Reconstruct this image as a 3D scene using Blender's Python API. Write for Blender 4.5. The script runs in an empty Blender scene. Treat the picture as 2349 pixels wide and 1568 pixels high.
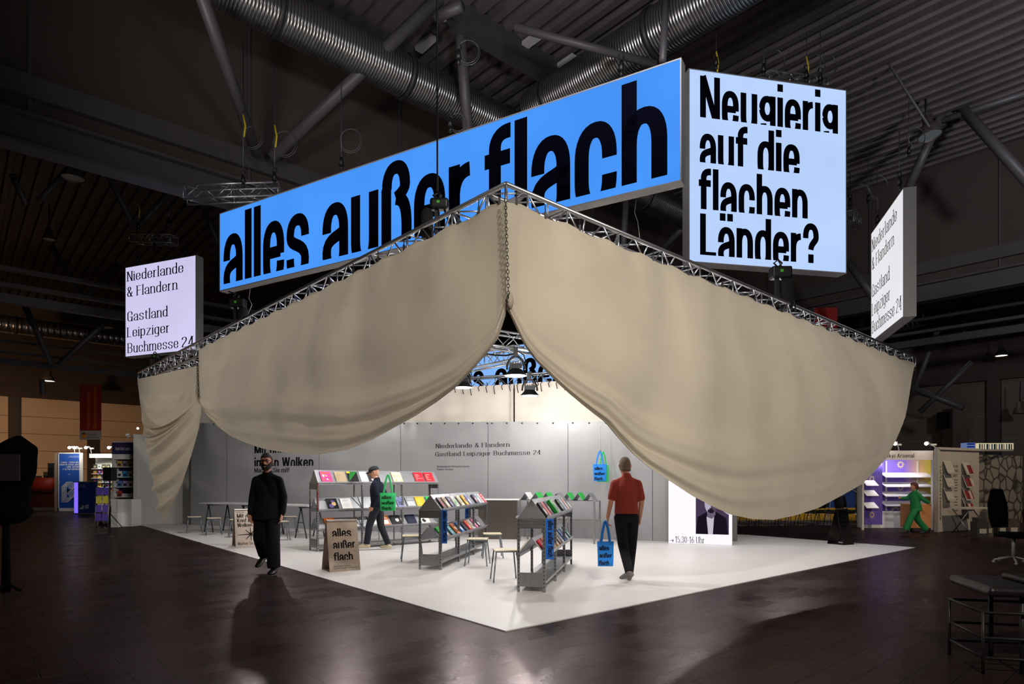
import bpy, math, random
import numpy as np
from mathutils import Vector, Matrix, Euler
random.seed(7)
scene = bpy.context.scene
COL = scene.collection
V = Vector
# ------------------------------------------------------------------ camera
FPX, CX, HY, HC = 1441.0, 1174.5, 1102.0, 1.45      # focal length in photo pixels, principal column, horizon row, eye height
cam_d = bpy.data.cameras.new('camera'); cam = bpy.data.objects.new('camera', cam_d); COL.objects.link(cam)
cam.location = (0, 0, HC); cam.rotation_euler = (math.radians(90), 0, 0)
cam_d.sensor_fit = 'HORIZONTAL'; cam_d.sensor_width = 36.0
cam_d.lens = FPX / 2349 * 36.0
cam_d.shift_y = (HY - 784) / 2349
cam_d.clip_end = 300
scene.camera = cam
# ------------------------------------------------------------------ world, exposure, hall lights, added fill spots
scene.view_settings.view_transform = 'Standard'; scene.view_settings.look = 'None'
scene.view_settings.exposure = 0.0; scene.view_settings.gamma = 1.0
scene.view_settings.use_curve_mapping = False
w = bpy.data.worlds.new('hall_dark'); scene.world = w; w.use_nodes = True
w.node_tree.nodes['Background'].inputs[0].default_value = (.9, .75, .65, 1)
w.node_tree.nodes['Background'].inputs[1].default_value = .006
def light(kind, name, loc, target, power, color=(1, 1, 1), size=.5, angle=60, blend=.6, size_y=None):
    d = bpy.data.lights.new(name, kind); d.energy = power; d.color = color
    if kind == 'SPOT':
        d.spot_size = math.radians(angle); d.spot_blend = blend; d.shadow_soft_size = size
    elif kind == 'AREA':
        d.shape = 'RECTANGLE' if size_y else 'DISK'; d.size = size
        if size_y: d.size_y = size_y
    else: d.shadow_soft_size = size
    o = bpy.data.objects.new(name, d); COL.objects.link(o); o.location = loc
    if target is not None:
        o.rotation_euler = (V(target) - V(loc)).to_track_quat('-Z', 'Y').to_euler()
    return o
WARM = (1.0, .93, .84)
light('SPOT', 'hall_key_spot', (1.5, -3, 7.2), (6.0, 11.3, .3), 3250, WARM, .2, 62, 1.0)
light('SPOT', 'hall_key_spot_left', (3.5, -3, 7.6), (-4.6, 11, .3), 3050, WARM, .2, 58, 1.0)
light('SPOT', 'hall_fill_spot', (-13, 3, 8.0), (-8.0, 13, 1.6), 1200, WARM, .25, 44, .9)
light('SPOT', 'roof_fill_right', (13, 4, 7.0), (20, 13, 13.4), 5200, (.95, .93, 1), .6, 120, .9)  # added upward spot, stands in for bounced light on the roof ribs
light('SPOT', 'roof_fill_middle', (1, 5, 7.6), (3, 16, 13.4), 2000, (.95, .95, 1), .6, 115, .9)  # added too: lifts the roof and duct, no lamp hangs here
light('SPOT', 'roof_fill_left', (-6, 7, 7.0), (-3, 15, 12.5), 800, (1, .93, .88), .6, 110, .9)  # added bounce stand-in for the left apron and duct
light('SPOT', 'left_wall_wash', (-28, 26, 7.0), (-35, 44, 3.0), 3600, (1, .62, .36), .4, 95, .8)
light('SPOT', 'right_aisle_fill', (14, 12, 8.0), (14.5, 19, .5), 1500, (1, .80, .58), .3, 75, .8)  # added unseen spot that brightens the booths along the right aisle
# ------------------------------------------------------------------ projections from photo to place
def P(px, py, Y): return V(((px - CX) / FPX * Y, Y, HC - (py - HY) / FPX * Y))
def G(px, py): return P(px, py, FPX * HC / (py - HY))
def PZ(px, py, z): return P(px, py, (z - HC) * FPX / (HY - py))
DR, DL = V((.745, .667, 0)), V((-.667, .745, 0))   # the two directions of the hall's grid
def PBp(px, py, b):
    d = V(((px - CX) / FPX, 1, 0)); return P(px, py, b / d.dot(DL))
def PAp(px, py, a):
    d = V(((px - CX) / FPX, 1, 0)); return P(px, py, a / d.dot(DR))
def AB(a, b, z): return DR * a + DL * b + V((0, 0, z))
UP = V((0, 0, 1))
# ------------------------------------------------------------------ materials
MATS = {}
def srgb(r, g, b):
    f = lambda c: c / 12.92 if c <= .04045 else ((c + .055) / 1.055) ** 2.4
    return (f(r / 255), f(g / 255), f(b / 255), 1)
def mat(name, col=(128, 128, 128), rough=.6, metal=0, emit=0, bump=0, bscale=40, vary=0, vscale=6, spec=.5, stretch=None, sheen=0):
    if name in MATS: return MATS[name]
    m = bpy.data.materials.new(name); MATS[name] = m; m.use_nodes = True
    nt = m.node_tree; b = nt.nodes['Principled BSDF']
    c = srgb(*col)
    b.inputs['Base Color'].default_value = c; b.inputs['Roughness'].default_value = rough
    b.inputs['Metallic'].default_value = metal; b.inputs['Specular IOR Level'].default_value = spec
    if sheen: b.inputs['Sheen Weight'].default_value = sheen
    if emit:
        b.inputs['Emission Color'].default_value = c; b.inputs['Emission Strength'].default_value = emit
    if bump or vary:
        tc = nt.nodes.new('ShaderNodeTexCoord'); mp = nt.nodes.new('ShaderNodeMapping')
        nt.links.new(tc.outputs['Object'], mp.inputs['Vector'])
        if stretch: mp.inputs['Scale'].default_value = stretch
        if bump:
            n = nt.nodes.new('ShaderNodeTexNoise'); n.inputs['Scale'].default_value = bscale; n.inputs['Detail'].default_value = 4
            nt.links.new(mp.outputs[0], n.inputs['Vector'])
            bp = nt.nodes.new('ShaderNodeBump'); bp.inputs['Strength'].default_value = bump; bp.inputs['Distance'].default_value = .02
            nt.links.new(n.outputs['Fac'], bp.inputs['Height']); nt.links.new(bp.outputs[0], b.inputs['Normal'])
        if vary:
            n = nt.nodes.new('ShaderNodeTexNoise'); n.inputs['Scale'].default_value = vscale; n.inputs['Detail'].default_value = 5
            nt.links.new(mp.outputs[0], n.inputs['Vector'])
            r = nt.nodes.new('ShaderNodeMapRange'); r.inputs[1].default_value = .3; r.inputs[2].default_value = .7
            r.inputs[3].default_value = 1 - vary; r.inputs[4].default_value = 1 + vary
            nt.links.new(n.outputs['Fac'], r.inputs[0])
            mx = nt.nodes.new('ShaderNodeMix'); mx.data_type = 'RGBA'; mx.blend_type = 'MULTIPLY'; mx.inputs[0].default_value = 1
            mx.inputs[6].default_value = c; nt.links.new(r.outputs[0], mx.inputs[7])
            nt.links.new(mx.outputs[2], b.inputs['Base Color'])
    return m
def emitter(name, col, strength=1.0, vary=0, vscale=.6):
    if name in MATS: return MATS[name]
    m = bpy.data.materials.new(name); MATS[name] = m; m.use_nodes = True
    nt = m.node_tree; nt.nodes.clear()
    o = nt.nodes.new('ShaderNodeOutputMaterial'); e = nt.nodes.new('ShaderNodeEmission')
    e.inputs[0].default_value = srgb(*col); e.inputs[1].default_value = strength
    if vary:
        tc = nt.nodes.new('ShaderNodeTexCoord'); n = nt.nodes.new('ShaderNodeTexNoise'); n.inputs['Scale'].default_value = vscale
        r = nt.nodes.new('ShaderNodeMapRange'); r.inputs[1].default_value = .3; r.inputs[2].default_value = .7
        r.inputs[3].default_value = strength * (1 - vary); r.inputs[4].default_value = strength * (1 + vary)
        nt.links.new(tc.outputs['Object'], n.inputs['Vector']); nt.links.new(n.outputs['Fac'], r.inputs[0]); nt.links.new(r.outputs[0], e.inputs[1])
    nt.links.new(e.outputs[0], o.inputs[0]); return m
def cloth_mat(name, col, trans=.25, rough=.75):
    m = bpy.data.materials.new(name); MATS[name] = m; m.use_nodes = True
    nt = m.node_tree; b = nt.nodes['Principled BSDF']; out = nt.nodes['Material Output']
    b.inputs['Roughness'].default_value = rough; b.inputs['Sheen Weight'].default_value = .15
    c = srgb(*col)
    tc = nt.nodes.new('ShaderNodeTexCoord')
    n = nt.nodes.new('ShaderNodeTexNoise'); n.inputs['Scale'].default_value = 1.3; n.inputs['Detail'].default_value = 5
    nt.links.new(tc.outputs['Object'], n.inputs['Vector'])
    r = nt.nodes.new('ShaderNodeMapRange'); r.inputs[1].default_value = .3; r.inputs[2].default_value = .7; r.inputs[3].default_value = .93; r.inputs[4].default_value = 1.05
    nt.links.new(n.outputs['Fac'], r.inputs[0])
    mx = nt.nodes.new('ShaderNodeMix'); mx.data_type = 'RGBA'; mx.blend_type = 'MULTIPLY'; mx.inputs[0].default_value = 1
    mx.inputs[6].default_value = c; nt.links.new(r.outputs[0], mx.inputs[7]); nt.links.new(mx.outputs[2], b.inputs['Base Color'])
    n2 = nt.nodes.new('ShaderNodeTexNoise'); n2.inputs['Scale'].default_value = 5; n2.inputs['Detail'].default_value = 6
    mp = nt.nodes.new('ShaderNodeMapping'); mp.inputs['Scale'].default_value = (1, 1, .4)
    nt.links.new(tc.outputs['Object'], mp.inputs[0]); nt.links.new(mp.outputs[0], n2.inputs['Vector'])
    bp = nt.nodes.new('ShaderNodeBump'); bp.inputs['Strength'].default_value = .22; bp.inputs['Distance'].default_value = .03
    nt.links.new(n2.outputs['Fac'], bp.inputs['Height']); nt.links.new(bp.outputs[0], b.inputs['Normal'])
    t = nt.nodes.new('ShaderNodeBsdfTranslucent'); nt.links.new(mx.outputs[2], t.inputs[0])
    mix = nt.nodes.new('ShaderNodeMixShader'); mix.inputs[0].default_value = trans
    nt.links.new(b.outputs[0], mix.inputs[1]); nt.links.new(t.outputs[0], mix.inputs[2]); nt.links.new(mix.outputs[0], out.inputs[0])
    return m
BLACK = mat('black_plastic', (9, 9, 10), .5)
STEEL = mat('galvanised_steel', (150, 152, 154), .38, .85, vary=.12, vscale=14)
ALU = mat('aluminium_tube', (186, 188, 194), .3, .9)
ZINC = mat('zinc_sheet', (172, 173, 178), .38, .75, vary=.06, vscale=9)
INK = mat('dark_ink', (4, 4, 16), .9, spec=.03)
PRINT = mat('black_print', (14, 14, 14), .6, spec=.2)
WHITE = mat('white_paint', (225, 224, 222), .5)
# ------------------------------------------------------------------ mesh builder
class MB:
    def __init__(s): s.v = []; s.f = []; s.m = []; s.sm = []
    def add(s, vs, fs, mi=0, smooth=False):
        o = len(s.v); s.v += [tuple(x) for x in vs]
        for f in fs: s.f.append([o + i for i in f]); s.m.append(mi); s.sm.append(smooth)
        return s
    def frame_box(s, o, ex, ey, ez, mi=0):
        o, ex, ey, ez = V(o), V(ex), V(ey), V(ez)
        vs = [o, o + ex, o + ex + ey, o + ey]; vs += [x + ez for x in vs]
        return s.add(vs, [(3, 2, 1, 0), (4, 5, 6, 7), (0, 1, 5, 4), (1, 2, 6, 5), (2, 3, 7, 6), (3, 0, 4, 7)], mi)
    def box(s, x0, x1, y0, y1, z0, z1, mi=0):
        return s.frame_box((x0, y0, z0), (x1 - x0, 0, 0), (0, y1 - y0, 0), (0, 0, z1 - z0), mi)
    def tube(s, pts, r, n=8, mi=0, smooth=True, closed=False, caps=True, flat=1.0, up=None):
        pts = [V(p) for p in pts]; N = len(pts); rr = r if isinstance(r, (list, tuple)) else [r] * N
        vs = []; fs = []; prev = None
        for i, p in enumerate(pts):
            if closed: t = pts[(i + 1) % N] - pts[i - 1]
            else: t = pts[min(i + 1, N - 1)] - pts[max(i - 1, 0)]
            t.normalize() if t.length > 1e-9 else None
            if prev is None:
                ref = V(up) if up else (UP if abs(t.z) < .9 else V((1, 0, 0)))
            else: ref = prev
            a = ref - t * ref.dot(t)
            if a.length < 1e-6: a = V((0, 1, 0)) - t * t.y
            a.normalize(); b = t.cross(a); prev = a
            q = rr[i]; ra, rb = (q if isinstance(q, (tuple, list)) else (q, q * flat))
            for k in range(n):
                an = 2 * math.pi * k / n
                vs.append(p + a * (math.cos(an) * ra) + b * (math.sin(an) * rb))
        M = N if closed else N - 1
        for i in range(M):
            j = (i + 1) % N
            for k in range(n):
                l = (k + 1) % n
                fs.append((i * n + k, i * n + l, j * n + l, j * n + k))
        if caps and not closed:
            fs.append(tuple(range(n - 1, -1, -1))); fs.append(tuple((N - 1) * n + k for k in range(n)))
        return s.add(vs, fs, mi, smooth)
    def rod(s, a, b, r, n=8, mi=0): return s.tube([a, b], r, n, mi)
    def lathe(s, prof, o=(0, 0, 0), n=20, mi=0, axis=None, smooth=True):
        o = V(o); R = axis.to_track_quat('Z', 'Y').to_matrix() if axis is not None else Matrix.Identity(3)
        vs = []; fs = []; N = len(prof)
        for (r, z) in prof:
            for k in range(n):
                an = 2 * math.pi * k / n; vs.append(o + R @ V((r * math.cos(an), r * math.sin(an), z)))
        for i in range(N - 1):
            for k in range(n):
                l = (k + 1) % n; fs.append((i * n + k, i * n + l, (i + 1) * n + l, (i + 1) * n + k))
        return s.add(vs, fs, mi, smooth)
    def sphere(s, c, rx, ry=None, rz=None, n=12, mi=0):
        ry = ry or rx; rz = rz or rx; c = V(c); vs = []; fs = []; m = n // 2 + 1
        for i in range(m + 1):
            th = math.pi * i / m
            for k in range(n):
                an = 2 * math.pi * k / n
                vs.append(c + V((rx * math.sin(th) * math.cos(an), ry * math.sin(th) * math.sin(an), -rz * math.cos(th))))
        for i in range(m):
            for k in range(n):
                l = (k + 1) % n; fs.append((i * n + k, i * n + l, (i + 1) * n + l, (i + 1) * n + k))
        return s.add(vs, fs, mi, True)
    def poly(s, pts, mi=0): return s.add(pts, [tuple(range(len(pts)))], mi)
    def prism(s, pts, ex, mi=0):
        n = len(pts); pts = [V(p) for p in pts]; ex = V(ex)
        fs = [tuple(range(n - 1, -1, -1)), tuple(range(n, 2 * n))] + [(i, (i + 1) % n, n + (i + 1) % n, n + i) for i in range(n)]
        return s.add(pts + [p + ex for p in pts], fs, mi)
    def grid(s, rows, mi=0, smooth=True):
        h = len(rows); wd = len(rows[0]); vs = [p for r in rows for p in r]
        fs = [(i * wd + j, i * wd + j + 1, (i + 1) * wd + j + 1, (i + 1) * wd + j) for i in range(h - 1) for j in range(wd - 1)]
        return s.add(vs, fs, mi, smooth)
    def mesh(s, name, mats):
        me = bpy.data.meshes.new(name); me.from_pydata(s.v, [], s.f); me.update()
        for m in (mats if isinstance(mats, (list, tuple)) else [mats]): me.materials.append(m)
        me.polygons.foreach_set('material_index', s.m); me.polygons.foreach_set('use_smooth', s.sm)
        return me
def tag(o, label=None, cat=None, group=None, kind=None):
    for k, v in (('label', label), ('category', cat), ('group', group), ('kind', kind)):
        if v: o[k] = v
    return o
def obj(name, mb, m, parent=None, label=None, loc=None):
    o = bpy.data.objects.new(name, mb.mesh(name, m) if isinstance(mb, MB) else mb); COL.objects.link(o)
    if parent: o.parent = parent
    if loc is not None: o.location = loc
    if label: o['label'] = label
    return o
def single(name, mb, m, label, cat, group=None):
    """one-mesh thing: its origin moves to the middle of its base"""
    a = np.array(mb.v); c = V(((a[:, 0].min() + a[:, 0].max()) / 2, (a[:, 1].min() + a[:, 1].max()) / 2, a[:, 2].min()))
    mb.v = [tuple(V(x) - c) for x in mb.v]
    return tag(obj(name, mb, m, loc=c), label, cat, group)
def thing(name, label, cat, loc=(0, 0, 0), rotz=0, group=None):
    o = bpy.data.objects.new(name, None); COL.objects.link(o); o.empty_display_size = .1
    o.location = loc; o.rotation_euler = (0, 0, rotz)
    return tag(o, label, cat, group)
def dup(root, loc, rotz, label=None, group=None):
    r = root.copy(); COL.objects.link(r); r.location = loc; r.rotation_euler = (0, 0, rotz)
    if label: r['label'] = label
    if group: r['group'] = group
    for ch in list(root.children):
        c = ch.copy(); COL.objects.link(c); c.parent = r
        for g in list(ch.children):
            d = g.copy(); COL.objects.link(d); d.parent = c
    return r
def struct(name, mb, m, label=None, parent=None):
    o = obj(name, mb, m, parent)
    if not parent: o['kind'] = 'structure'
    if label: o['label'] = label
    return o
def bevel(o, wd=.006, seg=2):
    b = o.modifiers.new('edge', 'BEVEL'); b.width = wd; b.segments = seg; b.limit_method = 'ANGLE'; return o
def lerp(a, b, t): return a + (b - a) * t
def angz(d): return math.atan2(d.y, d.x)
# ------------------------------------------------------------------ lettering: skeleton letters swept with a broad nib
def arc(cx, cy, rx, ry, a0, a1, n=16, p=2.3):
    out = []
    for i in range(n + 1):
        a = math.radians(a0 + (a1 - a0) * i / n); c, s_ = math.cos(a), math.sin(a)
        out.append((cx + rx * math.copysign(abs(c) ** (2 / p), c), cy + ry * math.copysign(abs(s_) ** (2 / p), s_)))
    return out
def bez(p0, p1, p2, p3, n=10):
    return [tuple((1 - t) ** 3 * a + 3 * (1 - t) ** 2 * t * b + 3 * (1 - t) * t * t * c + t ** 3 * d for a, b, c, d in zip(p0, p1, p2, p3)) for t in [i / n for i in range(n + 1)]]
def glyph(ch, S):
    s, t, w0 = S['s'], S['t'], S['w']; asc, cap, desc = S['asc'], S['cap'], -.36
    w = w0; L = s / 2; R = w - L; M = w / 2; rx = R - M; T = 1 - t / 2; B = t / 2 - (.06 if S['cut'] else 0); ry = .32; c = cap; CT = c - t / 2
    ov = lambda: arc(M, T - ry, rx, ry, 0, 180) + arc(M, B + ry, rx, ry, 180, 360)
    dot = lambda x: [(x, 1.16), (x, 1.16 + s)]
    if ch in 'äöü':
        st, w = glyph({'ä': 'a', 'ö': 'o', 'ü': 'u'}[ch], S); return st + [dot(w * .28), dot(w * .72)], w
    if ch in 'ÄÖÜ':
        st, w = glyph({'Ä': 'A', 'Ö': 'O', 'Ü': 'U'}[ch], S); return st + [[(x, c + .1), (x, c + .1 + s)] for x in (w * .28, w * .72)], w
    if ch == ' ': return [], w * .5
    if ch == 'a': return [[(L, T - ry - .02)] + arc(M, T - ry, rx, ry, 180, 0) + [(R, 0)], bez((R, .62), (R, .45), (L, .55), (L, .28)) + arc(M, B + .25, rx, .25, 180, 360) + [(R, .36)]], w
    if ch == 'b': return [[(L, 0), (L, asc)], [(L, T - ry)] + arc(M, T - ry, rx, ry, 180, 0) + arc(M, B + ry, rx, ry, 0, -180)], w
    if ch == 'c': return [[(R, T - ry - .03)] + arc(M, T - ry, rx, ry, 0, 180) + arc(M, B + ry, rx, ry, 180, 360) + [(R, B + ry + .02)]], w
    if ch == 'd': return [[(R, 0), (R, asc)], ov()], w
    if ch == 'e': return [[(L, .5), (R, .5)], [(R, .46)] + arc(M, T - ry, rx, ry, 0, 180) + arc(M, B + ry, rx, ry, 180, 360) + [(R, .34)]], w
    if ch == 'f':
        w = .70 * w0 + .02; x = w * .40; q = .2
        return [[(x, 0), (x, asc - t / 2 - q)] + arc(w * .9, asc - t / 2 - q, w * .9 - x, q, 180, 90) + [(w, asc - t / 2)], [(0, 1 - t / 2), (w * .98, 1 - t / 2)]], w
    if ch == 'g' and S['cut']: lo = S['cut'] + .10; return [[(R, 1), (R, 0)], arc(M, T - ry * .95, rx, ry * .95, 0, 180) + arc(M, lo + t / 2 + ry * .9, rx, ry * .9, 180, 360), [(L * .6, S['cut'] - .06), (M * .9, S['cut'] - .04)]], w
    if ch == 'g': return [[(R, 1), (R, -.08)] + arc(M, -.1, rx, .26, 0, -150), ov()], w
    if ch == 'h': return [[(L, 0), (L, asc)], [(L, T - ry)] + arc(M, T - ry, rx, ry, 180, 0) + [(R, 0)]], w
    if ch == 'i': return [[(L, 0), (L, 1)], dot(L)], s
    if ch == 'k': return [[(L, 0), (L, asc)], [(L, .38), (R, 1)], [(M * .95, .62), (R + .02, 0)]], w
    if ch == 'l': return [[(L, 0), (L, asc)]], s
    if ch == 'm':
        w = w0 * 1.6; x2 = w / 2; R = w - L; m1 = (L + x2) / 2; m2 = (x2 + R) / 2
        return [[(L, 0), (L, 1)], [(L, T - ry)] + arc(m1, T - ry, m1 - L, ry, 180, 0) + [(x2, 0)], [(x2, T - ry)] + arc(m2, T - ry, m2 - x2, ry, 180, 0) + [(R, 0)]], w
    if ch == 'n': return [[(L, 0), (L, 1)], [(L, T - ry)] + arc(M, T - ry, rx, ry, 180, 0) + [(R, 0)]], w
    if ch == 'o': return [ov() + [(R, T - ry)]], w
    if ch == 'p': return [[(L, desc), (L, 1)], [(L, T - ry)] + arc(M, T - ry, rx, ry, 180, 0) + arc(M, B + ry, rx, ry, 0, -180)], w
    if ch == 'r':
        w = .66 * w0; return [[(L, 0), (L, 1)], [(L, T - .34)] + arc(w, T - .34, w - L, .34, 180, 92)], w
    if ch == 's': return [[(R, T - .27)] + arc(M, T - .25, rx, .25, 0, 180) + bez((L, T - .25), (L, .5), (R, .54), (R, B + .26)) + arc(M, B + .26, rx, .26, 0, -180) + [(L, B + .29)]], w
    if ch == 't':
        w = .66 * w0; x = w * .42; return [[(x, 1.26), (x, B + .18)] + arc(w * .95, B + .18, w * .95 - x, .18, 180, 270), [(0, 1 - t / 2), (w, 1 - t / 2)]], w
    if ch == 'u': return [[(L, 1), (L, B + ry)] + arc(M, B + ry, rx, ry, 180, 360), [(R, 0), (R, 1)]], w
    if ch == 'v': return [[(L, 1), (M, 0)], [(M, 0), (R, 1)]], w
    if ch == 'w': w = w0 * 1.45; return [[(L, 1), (w * .29, 0)], [(w * .29, 0), (w / 2, 1)], [(w / 2, 1), (w * .71, 0)], [(w * .71, 0), (w - L, 1)]], w
    if ch == 'y': return [[(L, 1), (M, 0)], [(R, 1), (M * .7, desc)]], w
    if ch == 'z': return [[(0, T), (w, T)], [(R, T), (L, B)], [(0, B), (w, B)]], w
    if ch == 'ß': return [[(L, 0), (L, asc - t / 2 - .27)] + arc(M, asc - t / 2 - .27, rx * .94, .27, 180, 0) + bez((R - rx * .06, asc - t / 2 - .27), (R, .9), (M + rx * .4, .83), (M, .8), 6), bez((M, .8), (M + rx * .7, .78), (R + .02, .7), (R + .02, .38)) + bez((R + .02, .38), (R + .02, .1), (M + rx * .8, B), (M - .02, B))], w
    W = w0 * 1.16; R = W - L; M = W / 2; rx = R - M; q = .36
    if ch == 'A': return [[(L * .6, 0), (M, c)], [(M, c), (W - L * .6, 0)], [(W * .22, .4), (W * .78, .4)]], W
    if ch == 'B':
        m_ = c * .53; h1 = (CT - m_) / 2; h2 = (m_ - B) / 2
        return [[(L, 0), (L, c)], [(L, CT), (M, CT)] + arc(M, m_ + h1, rx * .92, h1, 90, -90) + [(L, m_)], [(L, m_), (M, m_)] + arc(M, B + h2, rx, h2, 90, -90) + [(L, B)]], W
    if ch == 'D': return [[(L, 0), (L, c)], [(L, CT), (M * .9, CT)] + arc(M * .9, c / 2, R - M * .9, CT - c / 2, 90, -90) + [(L, B)]], W
    if ch == 'E': W = w0; return [[(L, 0), (L, c)], [(0, CT), (W, CT)], [(L, c * .53), (W * .9, c * .53)], [(0, B), (W, B)]], W
    if ch == 'F': W = w0; return [[(L, 0), (L, c)], [(0, CT), (W, CT)], [(L, c * .52), (W * .86, c * .52)]], W
    if ch in 'CG':
        st = [[(R, CT - q - .02)] + arc(M, CT - q, rx, q, 0, 180) + arc(M, B + q, rx, q, 180, 360) + [(R, B + q + .02)]]
        return (st + [[(R, 0), (R, c * .46)], [(M, c * .46 - t / 2), (R + L, c * .46 - t / 2)]] if ch == 'G' else st), W
    if ch == 'H': return [[(L, 0), (L, c)], [(R, 0), (R, c)], [(L, c * .52), (R, c * .52)]], W
    if ch == 'I': return [[(L, 0), (L, c)]], s
    if ch == 'K': return [[(L, 0), (L, c)], [(L, .5), (R, c)], [(M * .9, .82), (R + .02, 0)]], W
    if ch == 'L': W = w0 * .95; h_ = t * 1.02 if S['cut'] else t / 2; return [[(L, 0), (L, c)], [(0, h_), (W, h_)]], W
    if ch == 'M': W = w0 * 1.5; R = W - L; return [[(L, 0), (L, c)], [(L, c), (W / 2, .1)], [(W / 2, .1), (R, c)], [(R, c), (R, 0)]], W
    if ch == 'N': return [[(L, 0), (L, c)], [(L, c), (R, 0)], [(R, c), (R, 0)]], W
    if ch == 'O' or ch == '0':
        if ch == '0': W = w0
        R = W - L; M = W / 2; rx = R - M
        return [arc(M, CT - q, rx, q, 0, 180) + arc(M, B + q, rx, q, 180, 360) + [(R, CT - q)]], W
    if ch in 'PR':
        m_ = c * .48; h1 = (CT - m_) / 2
        st = [[(L, 0), (L, c)], [(L, CT), (M, CT)] + arc(M, m_ + h1, rx, h1, 90, -90) + [(L, m_)]]
        return (st + [[(M, m_), (R, 0)]] if ch == 'R' else st), W
    if ch == 'S': return [[(R, CT - .34)] + arc(M, CT - .32, rx, .32, 0, 180) + bez((L, CT - .32), (L, .7), (R, .72), (R, B + .34)) + arc(M, B + .34, rx, .34, 0, -180) + [(L, B + .36)]], W
    if ch == 'T': return [[(M, 0), (M, c)], [(0, CT), (W, CT)]], W
    if ch == 'U': return [[(L, c), (L, B + q)] + arc(M, B + q, rx, q, 180, 360) + [(R, c)]], W
    if ch == 'V': return [[(L, c), (M, 0)], [(M, 0), (R, c)]], W
    if ch == 'W': W = w0 * 1.75; return [[(L, c), (W * .28, 0)], [(W * .28, 0), (W / 2, c)], [(W / 2, c), (W * .72, 0)], [(W * .72, 0), (W - L, c)]], W
    W = w0; R = W - L; M = W / 2; rx = R - M
    if ch == '1': return [[(M, 0), (M, c)], [(M, CT), (L, c * .78)]], W * .8
    if ch == '2': return [[(L, CT - .34)] + arc(M, CT - .32, rx, .32, 180, 0) + bez((R, CT - .32), (R, .72), (L, .4), (L, B)), [(0, B), (W, B)]], W
    if ch == '3': return [[(L, CT - .3)] + arc(M, CT - .28, rx, .28, 180, -60) + [(M, c * .53)], [(M, c * .53)] + arc(M, B + .33, rx, .33, 75, -180)], W
    if ch == '4': return [[(R - s * .6, 0), (R - s * .6, c)], [(R - s * .6, c), (L, .44)], [(0, .4), (W, .4)]], W
    if ch == '5': return [[(R, CT), (L, CT)], [(L, CT), (L, .75)], [(L, .72)] + arc(M, B + .38, rx, .38, 110, -170)], W
    if ch == '6': return [arc(M, B + .36, rx, .36, 0, 360, 16), bez((R, c), (M, c), (L, .9), (L, .4))], W
    if ch == '.': return [[(L, 0), (L, s)]], s
    if ch == '·': return [[(L, .5), (L, .5 + s * 1.2)]], s
    if ch == ',': return [[(L, s), (L * .4, -.2)]], s
    if ch == ':': return [[(L, .1), (L, .1 + s)], [(L, .7), (L, .7 + s)]], s
    if ch == '-': return [[(0, .5), (W * .55, .5)]], W * .55
    if ch == '!': return [[(L, .4), (L, c)], [(L, 0), (L, s)]], s
    if ch == '?': return [[(L, CT - .34)] + arc(M, CT - .3, rx, .3, 180, 0) + bez((R, CT - .3), (R, .8), (M, .75), (M, .56 if S['cut'] else .38)), [(M, 0), (M, (S['cut'] or 0) + s * 1.2)]], W
    if ch == '+': return [[(M, .2), (M, .9)], [(0, .55), (W, .55)]], W
    if ch == '&': return [[(W * 1.05, 0), (L + .04, CT - .32)] + arc(M, CT - .26, rx * .72, .26, 190, -20) + bez((M + rx * .7, CT - .35), (M, .75), (L, .65), (L, .34)) + arc(M, B + .34, rx, .34, 180, 300) + [(W * 1.1, .66)]], W * 1.1
    if ch == 'x' or ch == 'X': h_ = 1 if ch == 'x' else c; return [[(L, 0), (R, h_)], [(L, h_), (R, 0)]], W
    if ch == 'q': return [[(R, desc), (R, 1)], ov()], w0
    if ch == 'j': return [[(L + .1, 1), (L + .1, -.15), (0, desc)], [(L + .1, 1.16), (L + .1, 1.16 + s)]], s + .1
    if ch == '7': return [[(0, CT), (W, CT)], [(R, CT), (M * .8, 0)]], W
    if ch == 'Z': return [[(0, CT), (W, CT)], [(R, CT), (L, B)], [(0, B), (W, B)]], W
    if ch == 'Y': return [[(L, c), (M, .6), (M, 0)], [(R, c), (M, .6)]], W
    if ch == 'Q': return glyph('O', S)[0] + [[(M, .3), (W, 0)]], glyph('O', S)[1]
    if ch == '→': return [[(0, .5), (W * 1.3, .5)], [(W * .9, .82), (W * 1.3, .5)], [(W * .9, .18), (W * 1.3, .5)]], W * 1.35
    if ch == '#': return [[(W * .3, 0), (W * .42, c)], [(W * .66, 0), (W * .78, c)], [(0, .45), (W, .45)], [(0, .92), (W, .92)]], W
    return [[(L, 0), (L, c)], [(R, 0), (R, c)], [(0, CT), (W, CT)], [(0, B), (W, B)]], W
GROT = dict(s=.205, t=.185, w=.60, asc=1.32, cap=1.31, gap=.065, cut=.19, serif=0)     # heavy condensed, feet sliced flat
GROT0 = dict(GROT, cut=None)
LIGHTG = dict(s=.17, t=.12, w=.56, asc=1.36, cap=1.33, gap=.1, cut=None, serif=0)
SERIF = dict(s=.135, t=.07, w=.56, asc=1.52, cap=1.42, gap=.14, cut=None, serif=1)
SANS = dict(s=.13, t=.12, w=.62, asc=1.4, cap=1.36, gap=.16, cut=None, serif=0)
def clip_y(poly, y):
    out = []
    for i in range(len(poly)):
        a, b = poly[i], poly[(i + 1) % len(poly)]
        if a[1] >= y: out.append(a)
        if (a[1] >= y) != (b[1] >= y):
            u = (y - a[1]) / (b[1] - a[1]); out.append((a[0] + u * (b[0] - a[0]), y))
    return out if len(out) > 2 else None
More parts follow.
